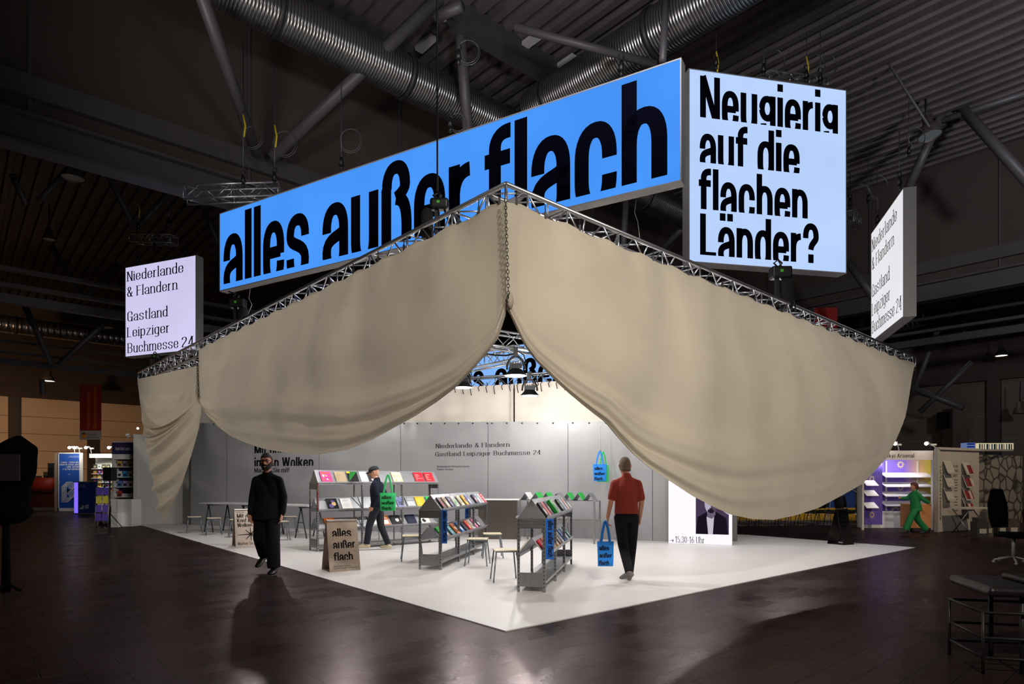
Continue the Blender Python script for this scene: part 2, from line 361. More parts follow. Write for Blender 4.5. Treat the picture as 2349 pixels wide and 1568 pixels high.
def text_polys(txt, S):
    """letters as convex pieces in x-height units; returns pieces and width"""
    polys = []; x = 0
    for ch in txt:
        st, wd = glyph(ch, S)
        for pl in st:
            pts = [pl[0]]
            for q in pl[1:]:
                if abs(q[0] - pts[-1][0]) + abs(q[1] - pts[-1][1]) > 1e-5: pts.append(q)
            if len(pts) < 2: continue
            n = len(pts); lr = []
            for i in range(n):
                a, b = pts[max(i - 1, 0)], pts[min(i + 1, n - 1)]
                dx, dy = b[0] - a[0], b[1] - a[1]; l = math.hypot(dx, dy) or 1; dx /= l; dy /= l
                h = .5 * math.hypot(S['s'] * dy, S['t'] * dx)
                lr.append(((pts[i][0] - dy * h, pts[i][1] + dx * h), (pts[i][0] + dy * h, pts[i][1] - dx * h)))
            pcs = [[lr[i][0], lr[i + 1][0], lr[i + 1][1], lr[i][1]] for i in range(n - 1)]
            if S['serif']:
                for e, nb in ((pts[0], pts[1]), (pts[-1], pts[-2])):
                    if abs(e[1] - nb[1]) > 2.0 * abs(e[0] - nb[0]):
                        k = S['s']; hh = S['t']
                        for y in (0, S['cap'], -.36):
                            if abs(e[1] - y) < .01:
                                y0 = y - hh if y == S['cap'] else y
                                pcs.append([(e[0] - k * 1.15, y0), (e[0] + k * 1.15, y0), (e[0] + k * 1.15, y0 + hh), (e[0] - k * 1.15, y0 + hh)])
                        for y in (1, S['asc']):
                            if abs(e[1] - y) < .01: pcs.append([(e[0] - k * 1.1, y - hh * 1.6), (e[0], y - hh * 2), (e[0] + k * .5, y), (e[0], y)])
            for q in pcs:
                if S['cut'] is not None: q = clip_y(q, S['cut'])
                if q: polys.append([(p[0] + x, p[1]) for p in q])
        x += wd + S['gap']
    return polys, x - S['gap']
def write(mb, txt, S, o, ux, uy, width=None, xh=None, mi=0, fmap=None):
    """put a line of letters into mb: o = left end of the line the letters stand on"""
    polys, wd = text_polys(txt, S); o, ux, uy = V(o), V(ux), V(uy)
    base = S['cut'] or 0
    if xh is None: xh = width / wd
    sx = (width / wd) if width else xh
    for p in polys:
        pts = [o + ux * (q[0] * sx) + uy * ((q[1] - base) * xh) for q in p]
        if fmap: pts = [fmap(q) for q in pts]
        mb.poly(pts, mi)
class Face:
    """an upright rectangle in the place: origin bottom left, ux to the right, uy up, n towards the viewer"""
    def __init__(s, o, ux, W, H, uy=UP):
        s.o, s.ux, s.uy, s.W, s.H = V(o), V(ux).normalized(), V(uy).normalized(), W, H; s.n = s.ux.cross(s.uy)
    def px(s, px, py):
        d = P(px, py, 1) - V((0, 0, HC)); e = V((0, 0, HC)); k = (s.o - e).dot(s.n) / d.dot(s.n); q = e + d * k - s.o
        return q.dot(s.ux), q.dot(s.uy)
    def at(s, x, y, off=0): return s.o + s.ux * x + s.uy * y + s.n * off
    def rect(s, mb, x0, y0, x1, y1, off=.003, mi=0): mb.poly([s.at(x0, y0, off), s.at(x1, y0, off), s.at(x1, y1, off), s.at(x0, y1, off)], mi)
    def line(s, mb, txt, S, pl, pr, xh, off=.004, mi=0):
        xl, yl = s.px(*pl); xr, yr = s.px(*pr)
        write(mb, txt, S, s.at(xl, (yl + yr) / 2, off), s.ux, s.uy, width=xr - xl, xh=xh, mi=mi)
# ------------------------------------------------------------------ SETTING: hall floor, roof, walls
def floor_material():
    m = bpy.data.materials.new('hall_floor'); m.use_nodes = True; nt = m.node_tree; b = nt.nodes['Principled BSDF']
    tc = nt.nodes.new('ShaderNodeTexCoord')
    br = nt.nodes.new('ShaderNodeTexBrick'); br.offset = .5
    for k, v in (('Scale', 1.0), ('Mortar Size', .006), ('Brick Width', .50), ('Row Height', .25), ('Mortar Smooth', .3), ('Bias', -.2)): br.inputs[k].default_value = v
    b.inputs['Specular IOR Level'].default_value = .24
    br.inputs['Color1'].default_value = srgb(37, 24, 24); br.inputs['Color2'].default_value = srgb(29, 19, 19); br.inputs['Mortar'].default_value = srgb(10, 7, 7)
    nt.links.new(tc.outputs['Object'], br.inputs['Vector'])
    n = nt.nodes.new('ShaderNodeTexNoise'); n.inputs['Scale'].default_value = .9; n.inputs['Detail'].default_value = 7; n.inputs['Roughness'].default_value = .65
    nt.links.new(tc.outputs['Object'], n.inputs['Vector'])
    r = nt.nodes.new('ShaderNodeMapRange'); r.inputs[1].default_value = .3; r.inputs[2].default_value = .72; r.inputs[3].default_value = .21; r.inputs[4].default_value = .31
    nt.links.new(n.outputs['Fac'], r.inputs[0])
    bk = nt.nodes.new('ShaderNodeTexBrick'); bk.offset = .5
    for k, v in (('Scale', 1.0), ('Mortar Size', .0), ('Brick Width', .46), ('Row Height', .23), ('Bias', 0.0)): bk.inputs[k].default_value = v
    bk.inputs['Color1'].default_value = (0, 0, 0, 1); bk.inputs['Color2'].default_value = (1, 1, 1, 1)
    nt.links.new(tc.outputs['Object'], bk.inputs['Vector'])
    ma = nt.nodes.new('ShaderNodeMath'); ma.operation = 'MULTIPLY_ADD'; ma.inputs[1].default_value = .05
    nt.links.new(bk.outputs['Color'], ma.inputs[0]); nt.links.new(r.outputs[0], ma.inputs[2]); pass
    n3 = nt.nodes.new('ShaderNodeTexNoise'); n3.inputs['Scale'].default_value = 2.2; n3.inputs['Detail'].default_value = 8
    mp = nt.nodes.new('ShaderNodeMapping'); mp.inputs['Scale'].default_value = (.35, 2.5, 1)
    nt.links.new(tc.outputs['Object'], mp.inputs[0]); nt.links.new(mp.outputs[0], n3.inputs['Vector'])
    r3 = nt.nodes.new('ShaderNodeMapRange'); r3.inputs[1].default_value = .35; r3.inputs[2].default_value = .7; r3.inputs[3].default_value = .82; r3.inputs[4].default_value = 1.15
    nt.links.new(n3.outputs['Fac'], r3.inputs[0])
    mx = nt.nodes.new('ShaderNodeMix'); mx.data_type = 'RGBA'; mx.blend_type = 'MULTIPLY'; mx.inputs[0].default_value = 1
    nt.links.new(br.outputs['Color'], mx.inputs[6]); nt.links.new(r3.outputs[0], mx.inputs[7]); b1 = nt.nodes.new('ShaderNodeBump'); b1.inputs['Strength'].default_value = .7; b1.inputs['Distance'].default_value = .006; b1.invert = True
    nt.links.new(br.outputs['Fac'], b1.inputs['Height'])
    n2 = nt.nodes.new('ShaderNodeTexNoise'); n2.inputs['Scale'].default_value = 11; n2.inputs['Detail'].default_value = 6; nt.links.new(tc.outputs['Object'], n2.inputs['Vector'])
    b2 = nt.nodes.new('ShaderNodeBump'); b2.inputs['Strength'].default_value = .11; b2.inputs['Distance'].default_value = .02
    nt.links.new(n2.outputs['Fac'], b2.inputs['Height']); nt.links.new(b1.outputs[0], b2.inputs['Normal'])
    df = nt.nodes.new('ShaderNodeBsdfDiffuse'); gl = nt.nodes.new('ShaderNodeBsdfGlossy'); mix = nt.nodes.new('ShaderNodeMixShader'); lw = nt.nodes.new('ShaderNodeLayerWeight'); mr = nt.nodes.new('ShaderNodeMapRange')
    lw.inputs[0].default_value = .5; mr.inputs[1].default_value = .35; mr.inputs[2].default_value = 1; mr.inputs[3].default_value = .018; mr.inputs[4].default_value = .145
    gl.inputs['Color'].default_value = (1, .86, .86, 1)
    nt.links.new(mx.outputs[2], df.inputs['Color']); nt.links.new(ma.outputs[0], gl.inputs['Roughness'])
    for nd in (df, gl): nt.links.new(b2.outputs[0], nd.inputs['Normal'])
    nt.links.new(lw.outputs['Facing'], mr.inputs[0]); nt.links.new(mr.outputs[0], mix.inputs[0]); nt.links.new(df.outputs[0], mix.inputs[1]); nt.links.new(gl.outputs[0], mix.inputs[2])
    nt.links.new(mix.outputs[0], nt.nodes['Material Output'].inputs[0]); nt.nodes.remove(b)
    return m
mb = MB(); mb.box(-45, 70, -45, 75, -.3, 0)
fl = struct('floor', mb, floor_material()); fl.rotation_euler = (0, 0, angz(DR))
DARKROOF = mat('dark_painted_steel', (52, 47, 46), .7, bump=.15, bscale=3, vary=.25, vscale=.7)
DARKWALL = mat('dark_brown_panel', (58, 49, 44), .85, vary=.15, vscale=.4)
PIPE = mat('grey_lacquered_pipe', (78, 74, 78), .5, .1)
BEAM = mat('grey_beam', (64, 60, 62), .6, .1)
DUCT = mat('spiral_duct_metal', (140, 138, 136), .28, .92, vary=.15, vscale=2)
CZ = 13.4
def ab_prism(mb, pts_az, b0, b1):
    n = len(pts_az); A = [AB(a, b0, z) for a, z in pts_az] + [AB(a, b1, z) for a, z in pts_az]
    return mb.add(A, [(i, i + 1, n + i + 1, n + i) for i in range(n - 1)])
mb = MB(); pr = []
for i in range(-50, 150):
    a = i * .46
    pr += [(a, CZ), (a + .19, CZ), (a + .23, CZ - .15), (a + .42, CZ - .15)]
ab_prism(mb, pr, -22, 60)
struct('ceiling', mb, mat('roof_deck', (88, 82, 80), .55, .2, bump=.1, bscale=3, vary=.2, vscale=.8))
# the dark smoke aprons hanging from the roof, with their beams
BF, AF = 16.3, 27.7
def ab_box(mb, a0, a1, b0, b1, z0, z1, mi=0): return mb.frame_box(AB(a0, b0, z0), DR * (a1 - a0), DL * (b1 - b0), UP * (z1 - z0), mi)
mb = MB(); ab_box(mb, -22, AF, BF, BF + .12, 8.95, CZ)
w1 = struct('wall_left', mb, DARKWALL)
mb = MB()
for k in range(8): ab_box(mb, -12 + k * 4.4, -11.93 + k * 4.4, BF - .05, BF, 8.95, CZ)
struct('trim_1', mb, BEAM, parent=w1)
mb = MB(); ab_box(mb, AF, AF + .12, -22, BF, 8.95, CZ)
w2 = struct('wall_right', mb, DARKWALL)
mb = MB()
for k in range(8): ab_box(mb, AF - .05, AF, -16 + k * 4.2, -15.93 + k * 4.2, 8.95, CZ)
struct('trim_2', mb, BEAM, parent=w2)
mb = MB()
for (z0, z1, d) in ((8.25, 8.33, .24), (8.33, 8.88, .05), (8.88, 8.95, .24), (9.3, 9.75, .17)): ab_box(mb, -22, AF, BF - d, BF + d, z0, z1)
struct('trim_3', mb, BEAM)
mb = MB()
for (z0, z1, d) in ((8.25, 8.33, .24), (8.33, 8.88, .05), (8.88, 8.95, .24), (9.3, 9.75, .17)): ab_box(mb, AF - d, AF + d, -22, BF, z0, z1)
struct('trim_4', mb, BEAM)
# far hall walls
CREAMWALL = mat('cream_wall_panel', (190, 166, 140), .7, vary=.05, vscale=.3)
def panel_wall(name, m, a0, a1, b0, b1, along, zt, step, rowh, side):
    mb = MB(); fr = MB()
    n = int((a1 - a0 if along == 'a' else b1 - b0) / step)
    for i in range(n + 1):
        if along == 'a':
            x = a0 + i * step; ab_box(mb, x, x + step - .02, b0, b0 + .2, 0, zt); ab_box(fr, x - .28, x + .28, b0 - .3, b0, 0, zt)
        else:
            x = b0 + i * step; ab_box(mb, a0, a0 + .2, x, x + step - .02, 0, zt); ab_box(fr, a0 - .3, a0, x - .28, x + .28, 0, zt)
    for k in range(1, int(zt / rowh)):
        z = k * rowh
        if along == 'a': ab_box(fr, a0, a1, b0 - .012, b0, z - .02, z + .02, 1)
        else: ab_box(fr, a0 - .012, a0, b0, b1, z - .02, z + .02, 1)
    o = struct(name, mb, m); struct('trim_5' if along == 'a' else 'trim_6', fr, [mat('dark_post', (50, 42, 36), .7), mat('panel_joint', (120, 100, 84), .8)], parent=o)
    return o
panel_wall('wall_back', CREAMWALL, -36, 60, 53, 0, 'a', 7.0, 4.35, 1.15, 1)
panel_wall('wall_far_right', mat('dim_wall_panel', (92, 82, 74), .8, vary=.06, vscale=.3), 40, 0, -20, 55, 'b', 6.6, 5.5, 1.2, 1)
mb = MB(); ab_box(mb, -36, 60, 52.6, 53.2, 7.0, 7.9); ab_box(mb, 39.7, 40.2, -20, 55, 6.6, CZ)
struct('wall_upper', mb, DARKWALL)
mb = MB(); ab_box(mb, -36, 60, 53.2, 53.4, 7.9, CZ); struct('wall_top', mb, mat('dark_upper_panel', (70, 58, 50), .85))
mb = MB()
for (b, z) in ((27, 7.4), (40, 7.2)):
    for dz in (0, .55, 1.1): ab_box(mb, -30, 45, b - .12, b + .12, z + dz, z + dz + (.12 if dz else .3))
for (a, z) in ((32, 7.4),):
    for dz in (0, .55, 1.1): ab_box(mb, a - .12, a + .12, -18, 50, z + dz, z + dz + (.12 if dz else .3))
struct('trim_7', mb, BEAM)
# ------------------------------------------------------------------ roof: ducts, pipes, lamps
def duct(name, a, b, r, label, ring=.075):
    a, b = V(a), V(b); L = (b - a).length; ax = (b - a).normalized()
    t = thing(name, label, 'duct', a)
    prof = []; z = 0
    while z < L:
        prof += [(r, z), (r, z + ring * .78), (r + .008, z + ring * .82), (r + .008, z + ring * .96)]; z += ring
    mb = MB(); mb.lathe(prof, (0, 0, 0), 28, 0, ax); obj('duct_shell', mb, DUCT, t)
    z = 1.2
    while z < L:
        c = MB(); c.lathe([(r + .015, 0), (r + .05, .01), (r + .05, .12), (r + .015, .13)], ax * z, 28, 0, ax); obj('joint_collar', c, mat('duct_collar', (60, 58, 58), .5, .6), t); z += 3.4
    return t
duct('ventilation_duct', AB(-6, 14.1, 12.0), AB(22, 14.1, 12.0), .51, 'large spiral ventilation duct running under the roof along the dark wall, behind the blue sign')
duct('ventilation_duct', AB(12.55, -6, 12.1), AB(12.55, 13.0, 12.1), .55, 'large spiral ventilation duct under the roof, crossing behind the right end of the blue sign')
duct('conduit_pipe', PZ(1000, 30, 13.0), PZ(1280, 199, 13.0), .11, 'thin bare metal conduit under the corrugated roof above the blue sign', .3)
duct('ventilation_duct', PAp(1880, 725, 29), PAp(2080, 664, 29), .32, 'short spiral duct beyond the roof beam, behind the white end sign', .2)
duct('ventilation_duct', PAp(2062, 745, 33), PAp(2118, 733, 33), .3, 'stub of spiral duct right of the white end sign', .2)
duct('ventilation_duct', PAp(2145, 780, 37), PAp(2420, 735, 37), .17, 'slim long spiral duct high at the far right', .2)
duct('ventilation_duct', PBp(-30, 738, 46), PBp(285, 778, 46), .5, 'pale spiral duct high on the far left wall', .3)
def brace(a, b, r, label, n=12):
    mb = MB(); mb.rod(a, b, r, n)
    return single('roof_brace', mb, PIPE, label, 'pipe')
Bp = BF - 1.1
brace(PBp(452, -40, 12.8), PBp(588, 352, 15.8), .13, 'steep round roof brace left of the blue sign, meeting the long beam')
brace(PBp(622, 362, 15.8), PBp(1025, -20, 12.6), .15, 'long diagonal round roof brace crossing in front of the big duct')
brace(PBp(1048, -20, 12.9), PBp(1074, 310, 12.9), .14, 'upright round pipe dropping behind the middle of the blue sign')
brace(PZ(1180, 62, 11.8), PZ(1505, 148, 11.2), .09, 'slim roof brace running to the top edge of the blue sign')
brace(PZ(1000, 40, 12.2), PZ(1060, 14, 12.2), .12, 'short stub pipe at the roof node above the blue sign')
brace(PZ(1528, -10, 11.0), PZ(1520, 140, 9.4), .07, 'short dark pole above the right end of the blue sign')
brace(PAp(1437, 448, 16), PAp(1428, 600, 16), .1, 'pale upright pipe seen below the right half of the blue sign')
brace(PAp(1515, 575, 22), PAp(1600, 490, 22), .14, 'diagonal pipe behind the gap between the two large signs')
brace(PAp(1972, 40, 20), PAp(2132, 292, 20), .035, 'thin rod slanting between the two dome lamps at right', 8)
brace(PAp(2160, 262, 24), PAp(2085, 430, 24), .14, 'round roof brace running down behind the white end sign')
brace(PAp(2195, 235, 24), PAp(2370, 430, 24), .15, 'curved looking brace in the upper right corner of the roof')
brace(PAp(2135, 285, 24), PAp(2380, 205, 24), .1, 'pale conduit along the roof edge in the upper right corner')
brace(PAp(1945, 600, 24.6), PAp(2010, 690, 24.6), .14, 'short diagonal brace between the square sign and the white end sign')
for (p0, p1, b, r, lb) in (((218, 343), (307, 521), 27, .11, 'dim diagonal brace above the left white sign'), ((428, 403), (314, 521), 27, .11, 'dim diagonal brace left of the blue sign'),
        ((159, 386), (89, 461), 27, .1, 'dim brace behind the dome lamp at left'), ((28, 400), (60, 470), 27, .1, 'faint brace at the upper left edge'), ((118, 563), (188, 681), 38, .12, 'brace pipe far back left of the left white sign, falling to the right'),
        ((272, 605), (194, 681), 38, .12, 'brace pipe far back touching the left white sign'), ((53, 692), (118, 835), 38, .13, 'brace pipe far back at left above the lit wall'),
        ((272, 712), (132, 838), 38, .13, 'brace pipe far back leading from the left white sign down to the node'), ((468, 478), (500, 560), 27, .1, 'dim brace just left of the blue sign end'), ((96, 870), (98, 905), 38, .12, 'short post under the far roof node at left')):
    brace(PBp(p0[0], p0[1], b), PBp(p1[0], p1[1], b), r, lb, 8)
for (p0, p1, a, r, lb) in (((1990, 700), (1965, 780), 34, .12, 'far brace leg right of the red banner'), ((2150, 760), (2095, 900), 34, .12, 'far brace falling towards the right end of the cream drape'), ((2230, 830), (2110, 945), 34, .12, 'far brace crossing above the purple booth'),
        ((2070, 880), (2210, 935), 34, .14, 'far dark roof strut ending at the numbered column'), ((2075, 895), (2190, 925), 36, .05, 'thin pale conduit ending at the numbered column')):
    brace(PAp(p0[0], p0[1], a), PAp(p1[0], p1[1], a), r, lb, 8)
LAMPGREY = mat('dome_lamp_shade', (96, 90, 84), .5, .5)
LENS_OFF = mat('unlit_glass', (150, 160, 160), .25)
LENS_ON = emitter('lit_lens', (255, 250, 238), 6)
def dome_lamp(c, R, label, on=False, tilt=(0, 0, 1)):
    t = thing('dome_lamp', label, 'lamp', c)
    ax = V(tilt).normalized()
    mb = MB(); mb.lathe([(R, 0), (R * .97, .12 * R), (R * .8, .7 * R), (R * .5, 1.1 * R), (R * .42, 1.15 * R), (R * .42, 1.9 * R), (0, 1.95 * R)], (0, 0, 0), 24, 0, ax); obj('lamp_shade', mb, LAMPGREY, t)
    l = MB(); l.lathe([(0, .10 * R), (R * .94, .10 * R)], (0, 0, 0), 24, 0, ax); obj('lens', l, LENS_ON if on else LENS_OFF, t)
    h = MB(); h.tube([ax * 1.9 * R, ax * 2.6 * R, ax * 2.6 * R + UP * .8], .03, 6); obj('hanger', h, BLACK, t)
    return t
dome_lamp(PAp(1984, 128, 19.5), .36, 'dome lamp with glass lens at the roof above the square sign', tilt=(-.1, .15, 1))
dome_lamp(PAp(2134, 312, 22.5), .34, 'unlit dome lamp in front of the right roof beam', tilt=(-.1, .1, 1))
dome_lamp(PBp(168, 410, 25), .34, 'unlit dome lamp hanging at the upper left')
dome_lamp(PBp(244, 752, 40), .36, 'small dark dome lamp beside the left white sign')
dome_lamp(PAp(1571, 320, 17), .3, 'small pale dome lamp seen between the two large signs')
dome_lamp(PBp(276, 727, 36), .42, 'lit dome lamp glowing at the edge of the left white sign', True)
dome_lamp(PBp(111, 874, 48), .34, 'lit dome lamp far back above the lit wall at left', True)
dome_lamp(PAp(2188, 720, 36), .34, 'brighter lit dome lamp high at the far right', True)
dome_lamp(PAp(2297, 816, 38), .26, 'smaller lit dome lamp at the far right', True)
dome_lamp(PBp(113, 550, 30), .22, 'small unlit dome lamp at the left below the roof truss')
dome_lamp(PAp(2340, 948, 38), .3, 'unlit dome lamp at the right edge above the blue cube sign')
def fixture(c, label):
    mb = MB(); mb.frame_box(V(c) - DL * .35 - DR * .12, DL * .7, DR * .24, UP * .1)
    return single('ceiling_fixture', mb, mat('pale_fixture', (170, 168, 166), .5), label, 'light fixture')
fixture(PZ(977, 104, 13.1), 'small pale box fixture under the roof above the blue sign')
fixture(PZ(1215, 100, 13.1), 'flat grey box fixture on the roof beam, nearer the node')
fixture(PZ(1298, 148, 13.1), 'flat grey box fixture further along the roof beam')
mb = MB(); mb.frame_box(PZ(1060, 0, 13.3), PZ(1340, 175, 13.3) - PZ(1060, 0, 13.3), DL * .5, UP * -.5)
struct('trim_8', mb, BEAM)
mb = MB(); mb.frame_box(PAp(2186, 935, 38), V((.9, .1, 0)), V((0, .8, 0)), UP * -9)
col = struct('column_1', mb, mat('column_concrete', (84, 72, 66), .8, vary=.2, vscale=1.2))
cz = PAp(2180, 935, 38)
mb = MB(); mb.frame_box(cz + V((-.05, -.05, -.15)), V((1.05, .1, 0)), V((0, 1, 0)), UP * -.85)
struct('trim_9', mb, mat('column_band', (10, 10, 11), .7), parent=col)
mb = MB(); write(mb, '4·4', dict(LIGHTG, cut=None), cz + V((.05, -.07, -.78)), V((1, .1, 0)).normalized(), UP, width=.8, xh=.36)
struct('column_number', mb, mat('grey_numerals', (120, 118, 116), .7), parent=col)
# red hanging banners
def hang_banner(name, TL, BR, Y, label, parts):
    a, b = P(TL[0], TL[1], Y), P(BR[0], BR[1], Y)
    t = thing(name, label, 'banner', ((a.x + b.x) / 2, Y, b.z)); Wd, H = b.x - a.x, a.z - b.z
    parts(t, Wd, H); return t
RED = mat('red_banner_cloth', (150, 26, 20), .8); ORG = mat('orange_print', (225, 140, 40), .7)
def fb(t, Wd, H):
    mb = MB(); mb.box(-Wd / 2, Wd / 2, 0, .02, H * .165, H); obj('banner_cloth', mb, RED, t)
    mb = MB(); mb.box(-Wd / 2, Wd / 2, 0, .02, 0, H * .165); f = obj('footer', mb, mat('banner_footer', (170, 160, 155), .8), t)
    l = MB(); write(l, 'Forum International +', SANS, (-Wd * .02, -.004, H * .2), UP, (-1, 0, 0), width=H * .72, xh=Wd * .11)
    write(l, 'Übersetzungszentrum', SANS, (Wd * .28, -.004, H * .2), UP, (-1, 0, 0), width=H * .76, xh=Wd * .11); obj('lettering', l, ORG, t)
    l = MB(); write(l, 'Leipziger', SANS, (-Wd * .12, -.004, H * .085), (1, 0, 0), UP, width=Wd * .46, xh=H * .022); write(l, 'Buchmesse', SANS, (-Wd * .12, -.004, H * .03), (1, 0, 0), UP, width=Wd * .5, xh=H * .022)
    obj('footer_lettering', l, PRINT, f)
    e = MB(); e.sphere((-Wd * .3, -.02, H * .08), Wd * .11, .02, H * .055, 14); e.sphere((-Wd * .34, -.04, H * .11), Wd * .04, .01, Wd * .04, 10, 1); e.sphere((-Wd * .26, -.04, H * .11), Wd * .04, .01, Wd * .04, 10, 1)
    obj('emblem', e, [ORG, mat('emblem_dark', (60, 45, 30), .8)], f)
hang_banner('hanging_banner', (183, 882), (232, 1008), 34, 'tall red hanging banner with orange upright lettering and pale footer at left', fb)
hang_banner('hanging_banner', (1868, 705), (1921, 800), 26, 'plain dark red banner behind the truss right of the square sign', lambda t, Wd, H: obj('banner_cloth', (lambda m: m.box(-Wd / 2, Wd / 2, 0, .02, 0, H))(MB()), RED, t))
# ------------------------------------------------------------------ STAND: white floor, trusses, drapes
APEX, RT, LT = P(1165, 440, 6.02), V((9.24, 14.46, 0)), V((-9.80, 16.50, 0))
A2 = V((-.05, 6.02, 0))
ZB, ZT = 4.0, 4.28
mb = MB(); pts = [G(1160, 1449), G(2100, 1256), G(1712, 1227), V((3.6, 19.2, 0)), V((-9.6, 23.2, 0)), G(318, 1203)]
for p in pts: p.z = 0
mb.prism(pts, (0, 0, .012))
STAGE = mat('white_stand_floor', (226, 222, 221), .42, bump=.03, bscale=8, vary=.035, vscale=.9)
struct('stand_floor', mb, STAGE, 'white vinyl floor of the stand, laid corner-first on the dark hall floor')
def truss(name, a, b, label, wd=.29, side=None, seg=.3, ht=.29):
    """box truss from a to b (centre line of the bottom); four chords and the lacing between them"""
    a, b = V(a), V(b); d = (b - a); L = d.length; d.normalize(); s = side or d.cross(UP).normalized(); s = s * (wd / 2)
    t = thing(name, label, 'truss', a)
    cs = [s, -s, s + UP * ht, -s + UP * ht]
    for c in cs:
        mb = MB(); mb.rod(c, c + d * L, .024, 10); obj('chord', mb, ALU, t)
    mb = MB(); n = max(2, int(L / seg)); st = L / n
    for i in range(n):
        p, q = d * (i * st), d * ((i + 1) * st)
        for (c0, c1) in ((cs[0], cs[2]), (cs[1], cs[3]), (cs[2], cs[3]), (cs[0], cs[1])):
            if i % 2: c0, c1 = c1, c0
            mb.rod(p + c0, q + c1, .010, 6)
        if i % 3 == 0:
            for (c0, c1) in ((cs[0], cs[2]), (cs[1], cs[3]), (cs[2], cs[3])): mb.rod(p + c0, p + c1, .012, 6)
    for (c0, c1) in ((cs[0], cs[2]), (cs[1], cs[3]), (cs[2], cs[3]), (cs[0], cs[1])): mb.rod(d * L + c0, d * L + c1, .014, 6)
    obj('lattice', mb, ALU, t)
    return t
dR_, dL_ = (RT - A2).normalized(), (LT - A2).normalized()
nR = V((dR_.y, -dR_.x, 0)); nL = V((-dL_.y, dL_.x, 0))     # outward normals
if nR.y > 0: nR = -nR
if nL.y > 0: nL = -nL
in0 = A2 + V((0, .20, ZB))
truss('lighting_truss', in0 - dR_ * .145, RT + V((-.05, .1, ZB)), 'aluminium box truss along the right front edge of the stand, above the cream drape', seg=.28)
truss('lighting_truss', in0 - dL_ * .145, LT + V((.05, .15, ZB)), 'aluminium box truss along the left front edge of the stand, above the cream drape', seg=.28)
BL0, BL1 = V((-10.2, 20.6, 0)), V((7.2, 13.95, 0))
BK0, BK1 = V((-9.8, 20.75, 0)), V((7.0, 14.35, 0))
truss('lighting_truss', BK0 + UP * ZB, BK1 + UP * ZB, 'aluminium box truss at the back of the stand, over the cream valance', seg=.3)
truss('lighting_truss', PZ(1010, 779, 4.0) , PZ(1330, 823, 4.0), 'aluminium cross truss inside the stand, first behind the gap in the drapes', seg=.3)
truss('lighting_truss', PZ(985, 868, 4.0), PZ(1190, 825, 4.05), 'aluminium cross truss inside the stand, rising to the right under the inner blue sign', seg=.3)
# ---- drapes
CREAM = cloth_mat('cream_drape_cloth', (197, 185, 165), .25)
def interp(xs, ys, x):
    return float(np.interp(x, xs, ys))
def swag(hem_px, end, nrm, bulge, s_max, label, ends):
    """cloth hung along the truss from the stand corner towards `end`; hem read off as points on the hanging cloth"""
    D = V((end.x - A2.x, end.y - A2.y, 0)); L = D.length
    o0 = A2 + nrm * .20
    hs, hz, ho = [], [], []
    for (px, py) in hem_px:
        off = 0; s = 0
        for it in range(4):
            k = (px - CX) / FPX; q = o0 + nrm * off
            s = (k * q.y - q.x) / (D.x - k * D.y); Y = q.y + D.y * s
            off = bulge * math.sin(math.pi * min(max((s - ends[0]) / (ends[1] - ends[0]), 0), 1)) ** .8
        hs.append(s); hz.append(HC - (py - HY) / FPX * Y); ho.append(off)
    order = np.argsort(hs); hs = np.array(hs)[order]; hz = np.array(hz)[order]; ho = np.array(ho)[order]
    NU, NV = 220, 90
    s0, s1 = hs[0], hs[-1]
    rows = []; rng = random.Random(3)
    ph = [rng.uniform(0, 6.28) for _ in range(12)]
    for j in range(NV + 1):
        v = j / NV; row = []
        for i in range(NU + 1):
            u = .5 - .5 * math.cos(math.pi * i / NU); u = .6 * u + .4 * i / NU
            s = s0 + (s1 - s0) * u
            zt = ZB + .015 - .035 * abs(math.sin(math.pi * s * L / .62)) + .02
            zh = interp(hs, hz, s); oh = interp(hs, ho, s)
            belly = math.sin(math.pi * u) ** .7
            k = 1 + 1.6 * (1 - belly)                       # rows crowd to the hem near the gathered ends
            wv = 1 - (1 - v) ** k
            z = zt + (zh - zt) * wv
            off = oh * math.sin(.68 * math.pi * wv) / .844
            # long folds running along the hem out of the gathered end, dying away in the belly
            fz = max(0.0, (v - .60) / .40)
            ge = (min(1, .22 + 5.5 * u)) * (min(1, .25 + 6 * (1 - u)) if ends[2] else 1) * max(math.exp(-2.3 * u), .75 * math.exp(-3.2 * (1 - u)) if ends[2] else 0)
            fz2 = max(0.0, (v - .52) / .48)
            off += .062 * ge * math.sin(math.pi * min(1, fz2 * .97)) ** .7 * math.cos(6.2832 * 4.6 * (1 - v) ** .75 + 1.2 * math.sin(3 * u))
            off += .020 * ge * math.sin(math.pi * fz) * math.cos(6.2832 * 12 * (1 - v) ** .8 + 2.5 * u)
            # soft wrinkles hanging from the clips, leaning towards the middle
            q = s * L + (1.2 * wv * (u - .45) * -1.6)
            env = (math.sin(math.pi * wv) ** .6) * min(1, 6 * u) * min(1, 6 * (1 - u))
            off += env * (.085 * math.sin(2.1 * q + ph[2]) * math.sin(.9 * q + ph[3]) + .036 * math.sin(4.7 * q + ph[4] + 1.5 * wv) * math.sin(1.3 * q + ph[5]))
            off += .012 * math.exp(-9 * wv) * math.sin(2 * math.pi * s * L / .62)
            # swag pull: broad ridges curving from the upper ends down into the belly
            off += .045 * env * math.sin(5.5 * wv * math.pi * (.55 + .45 * belly) + 3.0 * u) * wv
            p = A2 + D * s + nrm * (.20 + off); row.append(V((p.x, p.y, z)))
        rows.append(row)
    mb = MB(); mb.grid(rows)
    return rows, L, D, mb
